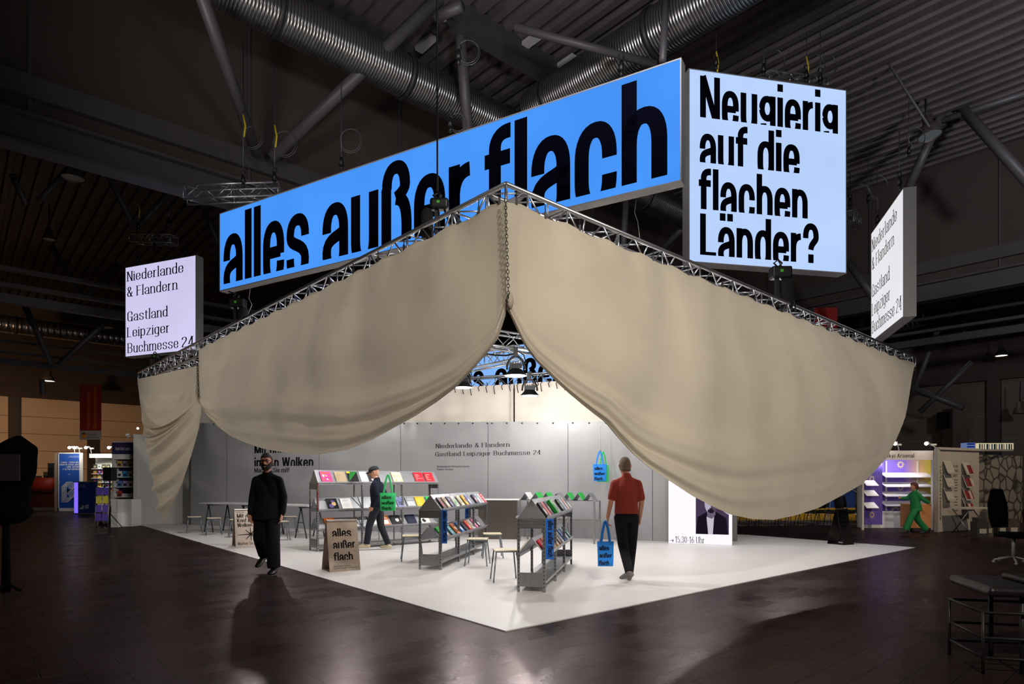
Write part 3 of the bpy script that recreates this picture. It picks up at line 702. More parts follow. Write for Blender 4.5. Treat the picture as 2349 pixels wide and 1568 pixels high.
HEM_R = [(1161, 703), (1172, 722), (1190, 761), (1205, 792), (1231, 828), (1256, 853), (1282, 879), (1307, 902), (1333, 924), (1360, 946), (1390, 969), (1418, 1003), (1452, 1040), (1486, 1069), (1533, 1101), (1588, 1137), (1640, 1164), (1677, 1180), (1725, 1190), (1776, 1191.6), (1827, 1181), (1878, 1164), (1929, 1137), (1977, 1110), (2004, 1083), (2031, 1053), (2055, 1009), (2069, 975), (2077, 935), (2086, 880), (2093, 842)]
HEM_L = [(1161.5, 703), (1155, 732), (1140, 778), (1113, 812), (1080, 850), (1047, 886), (1000, 922), (950, 955), (900, 983), (855, 1008), (797, 1031), (732, 1042), (663, 1039), (606, 1029), (568, 1017), (530, 1000), (500, 978), (480, 956), (466, 936), (459, 920), (456, 905)]
rowsR, LR_, DR_, mbR = swag(HEM_R, RT, nR, .45, 1, '', (0, 1.0, False))
drape_r = single('cream_drape', mbR, CREAM, 'large cream cloth drape on the right front of the stand, hanging in one deep swag', 'drape')
rowsL, LL_, DL_, mbL = swag(HEM_L, LT, nL, .35, 1, '', (0, .600, True))
drape_l = single('cream_drape', mbL, CREAM, 'large cream cloth drape on the left front of the stand, swagged between two gathering chains', 'drape')
# the short end drape falling to a point
G2 = P(455.5, 911, 12.86 - .15); TIP = P(373, 1199, 14.55)
lef = [(313, 869), (318, 915), (328, 984), (337, 1042), (349, 1099), (360, 1150), (367, 1180), (373, 1199)]
rig = [(459, 920), (459, 945), (454, 980), (444, 1017), (430, 1065), (414, 1111), (396, 1153), (381, 1183), (373, 1199)]
def Yl(px):
    k = (px - CX) / FPX; q = A2 + nL * .25; D = LT - A2; s = (k * q.y - q.x) / (D.x - k * D.y); return q.y + D.y * s
le = [P(x, y, Yl(x)) for x, y in lef]; re_ = [P(453, 838, Yl(453)), P(456, 905, Yl(456))] + [P(x, y, Yl(x) - .05) for x, y in rig]
def along(pl, t):
    d = [0]
    for a, b in zip(pl, pl[1:]): d.append(d[-1] + (b - a).length)
    x = t * d[-1]
    for i in range(len(pl) - 1):
        if x <= d[i + 1] or i == len(pl) - 2:
            return pl[i].lerp(pl[i + 1], min(1, max(0, (x - d[i]) / max(1e-6, d[i + 1] - d[i]))))
rows = []; NV, NU = 150, 60
for j in range(NV + 1):
    v = j / NV
    a = along(le, v)
    if v < .13: b = re_[0].lerp(re_[1], v / .13)
    elif v < .5: b = re_[1].lerp(re_[2], (v - .13) / .37)
    else: b = along(re_[2:], ((v - .5) / .5) ** 1.25)
    sag = .135 * (b - a).length * min(1, v * 6) * (1 - .55 * v)
    row = []
    for i in range(NU + 1):
        u = i / NU
        p = a.lerp(b, u)
        c = 4 * u * (1 - u)
        p = p + V((0, 0, -sag * c * (.75 + .5 * u)))
        amp = .13 * c ** 1.4 * min(1, v * 5) * (1 - .6 * v)
        p = p + nL * (amp * (math.sin(6.2832 * 8.0 * v ** .85 + .6 * u) + .35 * math.sin(6.2832 * 17 * v ** .9 + 1.5 * u)) + .28 * math.sin(math.pi * u) * math.sin(math.pi * min(1, v)) ** .8 - .02)
        row.append(p)
    rows.append(row)
mb = MB(); mb.grid(rows)
single('cream_drape', mb, CREAM, 'narrow cream drape at the left corner of the stand, its folds falling to a point', 'drape')
# clips along the drape tops
CLIPM = mat('black_clip', (20, 20, 22), .6)
def clips(rows, n, where):
    top = rows[0]
    for k in range(n):
        p = top[int((k + .5) / n * (len(top) - 1))]
        mb = MB(); mb.box(-.011, .011, -.012, .012, -.03, .03); mb.rod((0, 0, .03), (0, 0, .10), .005, 6)
        o = obj('drape_clip', mb, CLIPM, loc=p + V((0, 0, .02))); tag(o, 'small black clip holding the top edge of the %s' % where, 'clip', 'clips on the ' + where)
clips(rowsR, 17, 'right cream drape'); clips(rowsL, 18, 'left cream drape')
CHAINM = mat('dark_chain', (52, 54, 50), .45, .7)
def chain(a, b, label, link=.055, r=.006, parent=None, m=None, nm='chain'):
    a, b = V(a), V(b); n = max(2, int((a - b).length / (link * .78))); mb = MB()
    d = (b - a) / n; ax = d.normalized(); s1 = ax.cross(V((0, 1, .1))).normalized(); s2 = ax.cross(s1)
    for i in range(n):
        c = a + d * (i + .5); s = s1 if i % 2 else s2
        mb.tube([c + ax * (link / 2 * math.cos(q)) + s * (link * .3 * math.sin(q)) for q in [2 * math.pi * k / 8 for k in range(8)]], r, 5, closed=True)
    if parent: return obj(nm, mb, m or CHAINM, parent)
    return single(nm, mb, m or CHAINM, label, 'chain')
cA = A2 + nL * .12 + nR * .12 + V((0, -.28, 0))
chain(V((-.06, 5.66, 4.02)), V((-.03, 5.66, 3.06)), 'chain hanging at the front corner of the stand, gathering both drapes', .04, .0036)
chain(P(453, 833, Yl(453) - .12), P(456, 914, Yl(456) - .14), 'chain gathering the cloth between the end drape and the long left swag', .06, .005)
for lb, p, ps in (('gathered knot of cream cloth under the front corner chain', V((-.02, 5.70, 3.08)), .05), ('gathered knot of cream cloth under the left chain', G2 + V((0, -.02, 0)), .07)):
    mb = MB(); mb.sphere(p, ps * .7, ps, ps * 1.6, 12); single('cloth_knot', mb, CREAM, lb, 'knot')
# ---- back wall of grey tarpaulin and the valance above
W0, W1 = V((-10.45, 20.45, 0)), V((3.45, 14.98, 0))
wd = (W1 - W0); WL = wd.length; wd.normalize(); wn = V((wd.y, -wd.x, 0))
seams = [W0.x]
def wall_s(px):   # distance along the tarpaulin wall at a column of the photo
    k = (px - CX) / FPX; return (k * W0.y - W0.x) / (wd.x - k * wd.y)
def tdisp(s, z):
    a = .010 * math.sin(1.9 * s + .7) * math.sin(1.1 * z + s * .3) + .006 * math.sin(4.1 * s + 2 * z)
    top = max(0, (z - 2.3) / .8)
    return a + .010 * top * top * math.sin(9 * s + 2 * math.sin(2.3 * s))
TARP = mat('grey_tarpaulin', (152, 152, 155), .33, bump=.25, bscale=2.2, vary=.05, vscale=1.2, stretch=(1, 1, .6))
def ztop(s): return 3.33 - .45 * s / WL
def wpt(s, z, off=0): return W0 + wd * s + wn * (tdisp(s, z) + off) + UP * z
edges = [0, wall_s(520), wall_s(732), wall_s(919), wall_s(1119), wall_s(1303), wall_s(1497), WL + .35]
names = ['behind the left stools', 'lettered large in black, behind the trestle tables', 'behind the long tall book shelf', 'with the two-line lettering, left part', 'above the metal counter', 'behind the hanging tote bags', 'narrow darker strip beside the glowing portrait panel']
for k in range(7):
    s0, s1 = edges[k] + .006, edges[k + 1] - .006; mb = MB(); rws = []
    n = max(6, int((s1 - s0) / .08))
    for j in range(41):
        v = j / 40; rws.append([wpt(s0 + (s1 - s0) * i / n, .012 + v * (ztop(s0 + (s1 - s0) * i / n) - .012 - (.012 * abs(math.sin(6 * (s0 + (s1 - s0) * i / n))))), .02 * (k % 2) * 0) for i in range(n + 1)])
    mb.grid(rws)
    t = single('grey_tarpaulin', mb, TARP if k < 6 else mat('grey_tarpaulin_dim', (150, 150, 150), .4, bump=.2, bscale=2), 'tall grey tarpaulin panel of the back wall, ' + names[k], 'tarpaulin')
    ey = MB(); c = V(t.location)
    for i in range(int((s1 - s0) / .42) + 1):
        s = s0 + .12 + i * .42
        if s < s1: ey.lathe([(.008, 0), (.022, 0), (.022, .012), (.008, .012)], wpt(s, ztop(s) - .05, .003) - c, 10, 0, wn)
    obj('eyelets', ey, mat('dark_eyelet', (60, 60, 62), .4, .6), t)['kind'] = 'stuff'
def wall_line(mb, txt, S, pl, pr, xh, ratio=None):
    s0, s1 = wall_s(pl[0]), wall_s(pr[0]); Y = (W0 + wd * s0).y; z = HC - (pl[1] - HY) / FPX * Y
    o = W0 + wd * s0 + UP * z
    def fm(q):
        d = q - W0; return wpt(d.dot(wd), q.z, .006)
    write(mb, txt, S, o, wd, UP, width=s1 - s0, xh=xh, fmap=fm)
class WL_:
    def __init__(s, label): s.t = thing('wall_lettering', label, 'lettering', (0, 0, 0)); s.v = []
def wl(T, *a):
    mb = MB(); wall_line(mb, *a); obj('lettering_line', mb, PRINT, T.t)
mb = WL_('black serif lettering naming the guest countries on the grey tarpaulin wall')
wl(mb, 'Niederlande & Flandern', SERIF, (1000, 1027.5), (1169, 1027), .082)
wl(mb, 'Gastland Leipziger Buchmesse 24', SERIF, (999, 1046), (1240, 1045), .082)
wl(mb, 'Niederländische Stiftung für Literatur', dict(SERIF, t=.09), (1003, 1071.5), (1077, 1071.5), .034)
wl(mb, 'Flanders Literature', dict(SERIF, t=.09), (1003, 1078), (1040, 1078), .034)
mb = WL_('bold black sliced lettering on the grey tarpaulin behind the man in black')
wl(mb, 'Mit dem Kopf', GROT, (584, 1039), (712, 1039), .235)
wl(mb, 'in den Wolken', GROT, (584, 1069), (719, 1069), .235)
wl(mb, 'Machen Sie mit!', LIGHTG, (584, 1083.5), (664, 1083.5), .11)
VAL = cloth_mat('cream_valance_cloth', (232, 222, 210), .2)
def valance(s0, s1, label):
    mb = MB(); rws = []; n = int((s1 - s0) / .1)
    for j in range(15):
        z = 2.75 + j / 14 * (4.0 - 2.75)
        rws.append([W0 + wd * (s0 + (s1 - s0) * i / n) + wn * (-.22 + .03 * math.sin(2.2 * (s0 + (s1 - s0) * i / n)) + .012 * math.sin(9 * (s0 + (s1 - s0) * i / n))) + UP * z for i in range(n + 1)])
    mb.grid(rws); return single('cream_valance', mb, VAL, label, 'valance')
sm = wall_s(1172)
valance(-.2, sm - .02, 'pale cream cloth valance above the grey tarpaulin wall, left of the seam')
valance(sm + .02, WL + 1.2, 'pale cream cloth valance above the grey tarpaulin wall, right of the seam')
chain(W0 + wd * (sm - .05) + wn * -.1 + UP * 3.95, W0 + wd * (sm - .05) + wn * -.1 + UP * 2.98, 'thin chain at the seam of the pale valance', .05, .004, m=STEEL)
for k in range(16):
    s = wall_s(1040 + k * 18); mb = MB(); mb.tube([(0, 0, .06), (.03, -.02, 0), (-.02, -.02, -.06), (.01, -.02, -.16 - .05 * (k % 3))], .012, 5)
    o = obj('cable_tie', mb, CLIPM, loc=W0 + wd * s + wn * -.12 + UP * 4.0); tag(o, 'black tie strap hanging from the back truss', 'strap', 'tie straps along the back truss')
# grey end cabin of the wall behind the glowing panel
mb = MB(); q0, q1 = P(1498, 1241, 15.0), P(1704, 1246, 14.55); q0.z = q1.z = 0.012
u_ = (q1 - q0); mb.frame_box(q0 + V((0, .35, 0)), u_, V((.2, 1.3, 0)), UP * 2.9)
bevel(single('grey_cabin', mb, mat('grey_cabin_skin', (128, 128, 128), .55, bump=.15, bscale=2), 'grey clad cabin at the right end of the wall, behind the glowing portrait panel', 'cabin'), .02)
# ------------------------------------------------------------------ SIGNS: glowing boxes hung over the stand
FRAME = mat('sign_box_frame', (150, 146, 146), .5, .3)
def lightbox(name, label, TL, BL, TR, BR, YL, YR, depth, col, strength, vary=.05):
    a, b = P(BL[0], BL[1], YL), P(BR[0], BR[1], YR)
    z0 = (a.z + b.z) / 2; z1 = (P(TL[0], TL[1], YL).z + P(TR[0], TR[1], YR).z) / 2
    a.z = b.z = z0; Wd = (b - a).length; H = z1 - z0
    t = thing(name, label, 'sign', a, angz(b - a))
    mb = MB(); e = .02
    mb.box(0, Wd, 0, depth, 0, e); mb.box(0, Wd, 0, depth, H - e, H); mb.box(0, e, 0, depth, e, H - e); mb.box(Wd - e, Wd, 0, depth, e, H - e); mb.box(e, Wd - e, depth - .02, depth, e, H - e)
    obj('frame', mb, FRAME, t)
    f = MB(); f.box(e, Wd - e, .004, .03, e, H - e); face = obj('lit_face', f, emitter(name + '_face_' + str(len(MATS)), col, strength, vary), t)
    F = Face((a.x, a.y, a.z), b - a, Wd, H)
    return t, F, face
def letters(face, F, parts, m=INK, nm='lettering'):
    for p in parts: letters1(face, F, [p], m, nm)
def letters1(face, F, parts, m=INK, nm='lettering'):
    """parts: (text, style, left pixel, right pixel, x-height in metres or None)"""
    mb = MB(); c = F.o
    R = Matrix(((F.ux.x, F.ux.y, 0), (-F.ux.y, F.ux.x, 0), (0, 0, 1)))
    for txt, S, pl, pr, xh in parts: F.line(mb, txt, S, pl, pr, xh, .004)
    mb.v = [tuple(R @ (V(v) - c)) for v in mb.v]
    return obj(nm, mb, m, face)
t, F, fc = lightbox('glowing_sign', 'huge long bright blue glowing sign with black lettering over the stand', (503, 490), (503, 668), (1559, 130), (1563, 415), 14.1, 8.9, .2, (72, 150, 250), 1.0, .07)
xh = F.H * .614 / .81
letters(fc, F, [('alles', GROT, (513, 652), (709, 604), xh), ('außer', GROT, (740, 597), (1080, 514), xh), ('flach', GROT, (1112, 506), (1531, 399), xh)])
blue_t = t
t, F, fc = lightbox('glowing_sign', 'big square pale blue glowing sign with four lines of black lettering', (1580, 154), (1580, 600), (1942, 208), (1942, 627), 13.9, 14.68, .3, (184, 210, 252), 1.0, .04)
def zpx(py, px): return F.px(px, py)[1]
letters(fc, F, [('Neugierig', GROT, (1605.7, 266.7), (1922, 309), (zpx(207.7, 1675) - zpx(276, 1675)) / .81),
    ('auf', GROT, (1604.9, 371), (1714.6, 384), (zpx(306, 1620) - zpx(373, 1620)) / .81), ('die', GROT, (1737.3, 387), (1834.2, 398.5), (zpx(306, 1620) - zpx(373, 1620)) / .81),
    ('flachen', GROT, (1602.7, 477), (1852.6, 503), (zpx(417, 1669) - zpx(484, 1669)) / .81), ('Länder?', GROT, (1605.7, 582.8), (1878, 605.5), (zpx(519.6, 1662) - zpx(587.5, 1662)) / .81)])
white_t = t
t, F, fc = lightbox('glowing_sign', 'smaller lilac white glowing sign with serif lettering at the left end of the stand', (287, 613), (287, 821), (449.5, 584), (449.5, 800), 20.5, 19.35, .28, (206, 202, 238), 1.0, .05)
xh = .225
letters(fc, F, [('Niederlande', SERIF, (292, 644), (420.7, 626), xh), ('& Flandern', SERIF, (292, 679.6), (407, 665), xh), ('Gastland', SERIF, (292.5, 736.4), (384.4, 726), xh), ('Leipziger', SERIF, (292, 772.7), (389, 763), xh), ('Buchmesse', SERIF, (293, 808.3), (409, 799), xh), ('24', SERIF, (417, 797), (444, 793), xh)])
left_t = t
t, F, fc = lightbox('glowing_sign', 'white glowing sign with serif lettering turned away at the right end of the stand', (1998, 533), (1998, 778), (2072, 433), (2072, 735), 16.6, 14.0, .26, (232, 232, 236), 1.0, .04)
letters(fc, F, [('Niederlande', SERIF, (2000.8, 576), (2057.6, 506), xh), ('& Flandern', SERIF, (2000.8, 619), (2051, 561.4), xh), ('Gastland', SERIF, (2000.5, 683), (2040.6, 640.5), xh), ('Leipziger', SERIF, (2000.5, 726), (2042, 685), xh), ('Buchmesse', SERIF, (2000.5, 766.5), (2052, 722), xh), ('24', SERIF, (2056, 719), (2068, 709), xh)])
right_t = t
t, F, fc = lightbox('glowing_sign', 'small blue glowing sign with black letters seen through the gap between the drapes', (985, 818), (985, 905), (1400, 760), (1400, 872), 21.6, 18.2, .2, (130, 180, 246), 1.0, .04)
letters(fc, F, [('alles', GROT, (1010, 899), (1110, 890), .72), ('außer', GROT, (1135, 888), (1290, 873), .72), ('flach', GROT, (1312, 871), (1396, 862), .72)])
# glowing portrait panel on the floor
a, b = P(1533, 1247, 14.41), P(1680, 1252, 13.93); a.z = b.z = .012
Wd = (b - a).length; Hh = 2.1
t = thing('portrait_panel', 'tall white glowing panel standing on the floor with a portrait and a time of day', 'panel', a, angz(b - a))
mb = MB(); mb.box(0, Wd, .02, .16, 0, Hh); bevel(obj('frame', mb, mat('panel_body', (175, 175, 176), .5), t), .008)
mb = MB(); mb.box(.005, Wd - .005, 0, .02, .005, Hh - .005); fc = obj('lit_face', mb, emitter('panel_light', (250, 246, 252), 1.05), t)
F = Face(a, b - a, Wd, Hh)
mb = MB(); c0 = V(a)
R = Matrix(((F.ux.x, F.ux.y, 0), (-F.ux.y, F.ux.x, 0), (0, 0, 1)))
F.line(mb, '→', LIGHTG, (1538, 1244), (1545, 1244.2), .10); F.line(mb, '15.30-16', SERIF, (1549, 1243.5), (1592, 1245), .10); F.line(mb, 'Uhr', SERIF, (1597, 1245), (1616, 1245.6), .10)
mb.v = [tuple(R @ (V(v) - c0)) for v in mb.v]; obj('lettering', mb, mat('panel_ink', (25, 18, 32), .8), fc)
x0, y0 = F.px(1596, 1226); x1, y1 = F.px(1672, 1226); yt = y1 + (x1 - x0) * 1.36
def pe(x, y): return (x0 + (x1 - x0) * x, -.003, y1 + (yt - y1) * y)
def ell(cx, cy, rx, ry, n=20, a0=0, a1=360): return [pe(cx + rx * math.cos(math.radians(a0 + (a1 - a0) * i / n)), cy + ry * math.sin(math.radians(a0 + (a1 - a0) * i / n))) for i in range(n)]
lay = [('portrait_ground', (74, 58, 84), [[pe(0, 0), pe(1, 0), pe(1, 1), pe(0, 1)]]), ('portrait_suit', (26, 20, 32), [[pe(0, 0), pe(.98, 0), pe(.93, .38), pe(.62, .52), pe(.34, .52), pe(.06, .40)]]),
       ('portrait_shirt', (206, 196, 214), [[pe(.38, 0), pe(.52, 0), pe(.56, .44), pe(.44, .48), pe(.33, .40)]]), ('portrait_neck', (112, 98, 120), [[pe(.35, .40), pe(.50, .36), pe(.60, .46), pe(.58, .62), pe(.34, .62)]]),
       ('portrait_face', (188, 176, 196), [ell(.46, .72, .19, .24)]), ('portrait_shade', (92, 78, 100), [ell(.46, .72, .19, .24, 20, -100, 80)]), ('portrait_hair', (38, 30, 46), [ell(.46, .88, .21, .12), ell(.46, .54, .10, .05)]),
       ('portrait_eyes', (30, 24, 38), [ell(.38, .75, .04, .014), ell(.55, .75, .04, .014), ell(.46, .60, .06, .010)]), ('portrait_light', (210, 200, 220), [[pe(.72, .60), pe(.99, .46), pe(.99, .60), pe(.78, .68)]])]
mb = MB(); ms = []
for i, (nm, c, polys) in enumerate(lay):
    ms.append(emitter(nm, c, .9))
    for pl in polys: mb.add([(p[0], p[1] - .0008 * i, p[2]) for p in pl], [tuple(range(len(pl)))], i)
obj('portrait', mb, ms, fc, 'violet toned black and white portrait of a person in jacket and open shirt')
# short trusses carrying the signs, wires and coiled loops
truss('sign_truss', P(425, 462, 14.2), P(640, 453, 14.6), 'short aluminium truss hung above the left end of the blue sign', seg=.3, ht=.3)
truss('sign_truss', P(305, 556, 20.6), P(400, 560, 20.0), 'small aluminium truss hung above the left white sign', seg=.3, ht=.26)
truss('sign_truss', P(1752, 190, 14.9), P(1886, 204, 16.4), 'short aluminium truss peeking over the square sign', seg=.3, ht=.22)
truss('sign_truss', P(1944, 508, 17.0), P(1964, 520, 20.5), 'short aluminium truss end right of the square sign', seg=.3, ht=.28)
WIRE = mat('thin_steel_wire', (92, 92, 96), .4, .7); YEL = mat('yellow_strap', (196, 170, 20), .7)
def rig(px, py0, py1, Y, label, loop=0, dx=0, yellow=False, hook=True):
    """suspension wire from the roof (py0) to what it carries (py1), with shackle and coiled spare length"""
    a, b = P(px + dx, py0, Y), P(px, py1, Y); t = thing('rigging_wire', label, 'wire', b)
    A_ = a - b
    mb = MB(); mb.rod((0, 0, 0), A_, .009, 5); obj('wire', mb, WIRE, t)
    if hook:
        k = MB(); L = min(.9, A_.length * .4); d = A_.normalized()
        k.tube([d * .02, d * .12], .035, 8); k.tube([d * .12, d * .3], [.06, .03], 8)
        k.tube([d * .34 + V((.05 * math.cos(q), 0, .07 * math.sin(q))) for q in [2 * math.pi * i / 10 for i in range(10)]], .014, 5, closed=True)
        obj('shackle', k, BLACK, t)
    if loop:
        l = MB()
        for j in range(2):
            l.tube([V((loop * .9 + loop * (1 + .12 * j) * math.cos(q), .03 * j, A_.z * .35 + loop * (1.1 + .1 * j) * math.sin(q))) for q in [2 * math.pi * i / 20 for i in range(20)]], .008, 5, closed=True)
        obj('cable_loop', l, WIRE, t)
    if yellow:
        y = MB(); y.tube([(0, 0, A_.z * .5), (.05, 0, A_.z * .5 - .25), (.02, 0, A_.z * .5 - .5)], .02, 5); obj('strap', y, YEL, t)
rig(558, 95, 432, 14.3, 'rigging wire with coiled loop at the left end of the blue sign', .22, yellow=True)
rig(630, 150, 425, 14.3, 'rigging wire with loop carrying the short truss over the blue sign', .25, yellow=True)
rig(783, 190, 392, 13.6, 'rigging wire with loop above the word in the middle left of the blue sign', .22)
rig(1033, 235, 305, 12.4, 'rigging wire with shackle in front of the big duct', .16)
rig(1052, 60, 150, 12.0, 'rigging wire with coil on the upright pipe', .2)
rig(1425, 110, 178, 11.0, 'rigging wire over the right part of the blue sign', 0)
rig(1643, 75, 162, 14.1, 'leftmost wire carrying the square sign', 0, yellow=True)
rig(1752, 75, 176, 14.3, 'second wire from the left carrying the square sign', .25)
rig(1850, 70, 190, 14.5, 'third wire from the left carrying the square sign', .22, yellow=True)
rig(1882, 60, 196, 14.6, 'rightmost wire carrying the square sign, with a loop', .2)
rig(317, 400, 530, 20.3, 'wire with loop carrying the left end of the small left truss', .25, yellow=True)
rig(384, 395, 527, 20.2, 'wire with hook carrying the right end of the small left truss', 0, 14)
rig(316, 575, 608, 20.4, 'short wire holding the left white sign at its left corner', 0)
rig(424, 545, 589, 19.6, 'short wire holding the left white sign at its right corner', 0)
rig(355, 535, 575, 20.4, 'short wire with open hook above the left white sign', 0)
rig(2063, 300, 436, 14.0, 'wire with clear ball shackle at the top corner of the white end sign', 0)
rig(2013, 370, 520, 16.4, 'wire at the far top corner of the white end sign', 0)
rig(1950, 395, 480, 17.0, 'wire with coils just right of the square sign', .3)
rig(1992, 350, 470, 18.5, 'wire with two coils between the square sign and the white end sign', .3)
rig(2085, 230, 360, 18.8, 'wire with coil near the right roof beam', .25)
for (x, y0, y1, x2, Y, lb) in ((1460, 448, 548, 1468, 11.4, 'thin pale cable hanging from the blue sign to the right truss'), (575, 655, 728, 566, 15.6, 'thin white cable hanging from the left end of the blue sign')):
    mb = MB(); mb.tube([P(x, y0, Y), P(x - 4, (y0 * .6 + y1 * .4), Y), P(x + 3, (y0 * .4 + y1 * .6), Y), P(x2, y1, Y)], .007, 5); single('signal_cable', mb, WHITE, lb, 'cable')
GREEN_L = mat('green_sticker', (70, 200, 50), .6)
def hoist(c, label, flip=1, top=None, bag=True, s=1.0):
    """electric chain hoist with its chain bag, standing on a steel upright out of the truss"""
    t = thing('chain_hoist', label, 'hoist', c)
    mb = MB(); mb.frame_box(V((-.11, -.1, .45)) * s, V((.34 * flip if flip > 0 else .34, 0, 0)) * s, V((0, .2, 0)) * s, V((0, 0, .2)) * s); bevel(obj('motor', mb, BLACK, t), .03, 3)
    g = MB(); g.box(.02 * s, .07 * s, -.105 * s, -.10 * s, .54 * s, .585 * s); obj('sticker', g, GREEN_L, t)
    u = MB(); u.box(-.03 * s, .03 * s, -.03 * s, .03 * s, -.25 * s, .45 * s); u.rod((.09 * s, 0, -.25 * s), (.03 * s, 0, .46 * s), .012, 6); u.rod((-.14 * s, 0, -.25 * s), (-.14 * s, 0, .1 * s), .02, 6); u.tube([(.14 * s, 0, .48 * s), (.24 * s, 0, .2 * s), (.30 * s, 0, .05 * s), (.33 * s, 0, -.1 * s)], .012, 5); obj('upright', u, BLACK, t)
    if bag:
        b_ = MB(); b_.tube([(-.17 * flip * s, 0, -.06 * s), (-.17 * flip * s, 0, .1 * s), (-.17 * flip * s, 0, .4 * s), (-.15 * flip * s, 0, .47 * s)], [(.10 * s, .08 * s), (.115 * s, .10 * s), (.11 * s, .10 * s), (.06 * s, .06 * s)], 10); obj('chain_bag', b_, mat('black_fabric_bag', (16, 16, 17), .9), t)
    hk = MB(); hk.tube([(.02 * s, 0, .65 * s), (-.05 * s, 0, .72 * s), (.02 * s, 0, .78 * s), (.09 * s, 0, .72 * s), (.02 * s, 0, .65 * s)], .016, 6); obj('hook', hk, BLACK, t)
    if top:
        ch = MB(); ch.rod((.02 * s, 0, .77 * s), V(top) - V(c), .010, 6); obj('load_chain', ch, BLACK, t)
c1 = A2 + dL_ * 1.18 + V((0, .2, ZT - .06)); hoist(c1, 'black chain hoist with bag on the left truss, in front of the blue sign', 1, c1 + UP * 7.9, s=.62)
c2 = A2 + dR_ * 5.85 + V((0, .2, ZT)); hoist(c2, 'black chain hoist with bag on the right truss under the square sign', -1, P(1800, 622, c2.y), s=.95)
c3 = A2 + dL_ * 7.5 + V((0, .2, ZT)); hoist(c3, 'black chain hoist on the left truss under the left end of the blue sign', -1, P(524, 668, c3.y), s=.85)
c4 = A2 + dL_ * 13.2 + V((0, .2, ZT)); hoist(c4, 'black chain hoist near the left end of the truss, below the left white sign', 1, None, s=.55)
# stage lamps inside the stand
LAMP_ON = emitter('stage_lamp_lens', (255, 252, 246), 5)
def stage_lamp(c, R, label, power, yaw=0):
    t = thing('stage_lamp', label, 'lamp', c, yaw)
    mb = MB(); mb.lathe([(R, 0), (R * .92, .12 * R), (R * .62, .46 * R), (R * .55, .55 * R), (0, .6 * R)], (0, 0, 0), 24); obj('reflector', mb, mat('black_lamp_metal', (18, 18, 19), .45, .3), t)
    l = MB(); l.lathe([(0, .04 * R), (R * .93, .04 * R)], (0, 0, 0), 24); obj('lens', l, LAMP_ON, t)
    h = MB(); h.box(-.55 * R, .55 * R, -.35 * R, .35 * R, .62 * R, 1.05 * R); 
    for k in range(5): h.box(-.5 * R + k * .22 * R, -.42 * R + k * .22 * R, -.45 * R, .45 * R, .66 * R, 1.15 * R)
    obj('heat_sink', h, mat('black_lamp_metal', (18, 18, 19), .45, .3), t)
    y = MB(); y.tube([V((R * .78 * math.cos(q), 0, .55 * R + 1.15 * R * math.sin(q))) for q in [math.pi * i / 12 for i in range(13)]], .022, 6); y.box(-.04, .04, -.04, .04, 1.65 * R, 2.5 * R); y.tube([(0, .05, 2.3 * R), (R * .7, .08, 1.9 * R), (R * .9, .05, 1.2 * R), (R * .5, 0, .9 * R)], .012, 5); obj('yoke', y, BLACK, t)
    d = bpy.data.lights.new('stage_lamp_light', 'POINT'); d.energy = power; d.shadow_soft_size = .06; d.color = (1, .965, .93)
    o = bpy.data.objects.new('lamp_light', d); COL.objects.link(o); o.parent = t; o.location = (0, 0, -.09)
    return t
LP = 142
stage_lamp(P(1183, 862, 12.0), .22, 'stage lamp with bright lens hung in the gap of the drapes, the larger upper one', LP)
stage_lamp(P(1215, 908, 14.2), .22, 'stage lamp with bright lens hung lower in the gap of the drapes', LP)
stage_lamp(P(1063, 889, 13.2), .20, 'stage lamp peeking out beside the edge of the left drape', LP)
for (p, lb) in (((-3.2, 12.2, 3.45), 'stage lamp hidden behind the left drape, over the tall shelf'), ((-6.2, 15.6, 3.45), 'stage lamp hidden behind the left drape, over the trestle tables'), ((3.2, 11.2, 3.45), 'stage lamp hidden behind the right drape, over the aisle'), ((5.8, 13.4, 3.45), 'stage lamp hidden behind the right drape, near the portrait panel'), ((.6, 9.6, 3.45), 'stage lamp hidden behind the front peak of the drapes')):
    stage_lamp(V(p), .22, lb, LP)
mb = MB(); mb.frame_box(P(1300, 888, 14.6), V((.26, 0, -.12)), V((0, .2, 0)), V((.05, 0, .12))); mb.rod(P(1306, 880, 14.7), P(1300, 850, 14.7), .02)
single('barn_door_lamp', mb, BLACK, 'black lamp head at the edge of the right drape, inside the peak gap', 'lamp')
mb = MB(); mb.tube([PZ(1010 + 30 * i, 812 + 4 * math.sin(i * 1.7), 4.0 + .1 * math.sin(i * 2.1)) for i in range(10)], .018, 5); single('power_cable', mb, BLACK, 'black cable looping along the inner truss above the stage lamps', 'cable')
for i, d in enumerate((dR_, dL_)):
    mb = MB(); mb.tube([A2 + V((0, .25, ZB + .1)) + d * (.2 + .35 * k) + UP * (.05 * math.sin(2.1 * k) + .02) for k in range(12)], .012, 5); mb.tube([A2 + V((0, .3, ZB + .16)) + d * (.1 + .3 * k) + UP * (.04 * math.sin(1.3 * k + 1)) for k in range(10)], .012, 5)
    single('power_cable', mb, BLACK, 'black cables lying in the %s truss near the front corner' % ('right' if i == 0 else 'left'), 'cable')
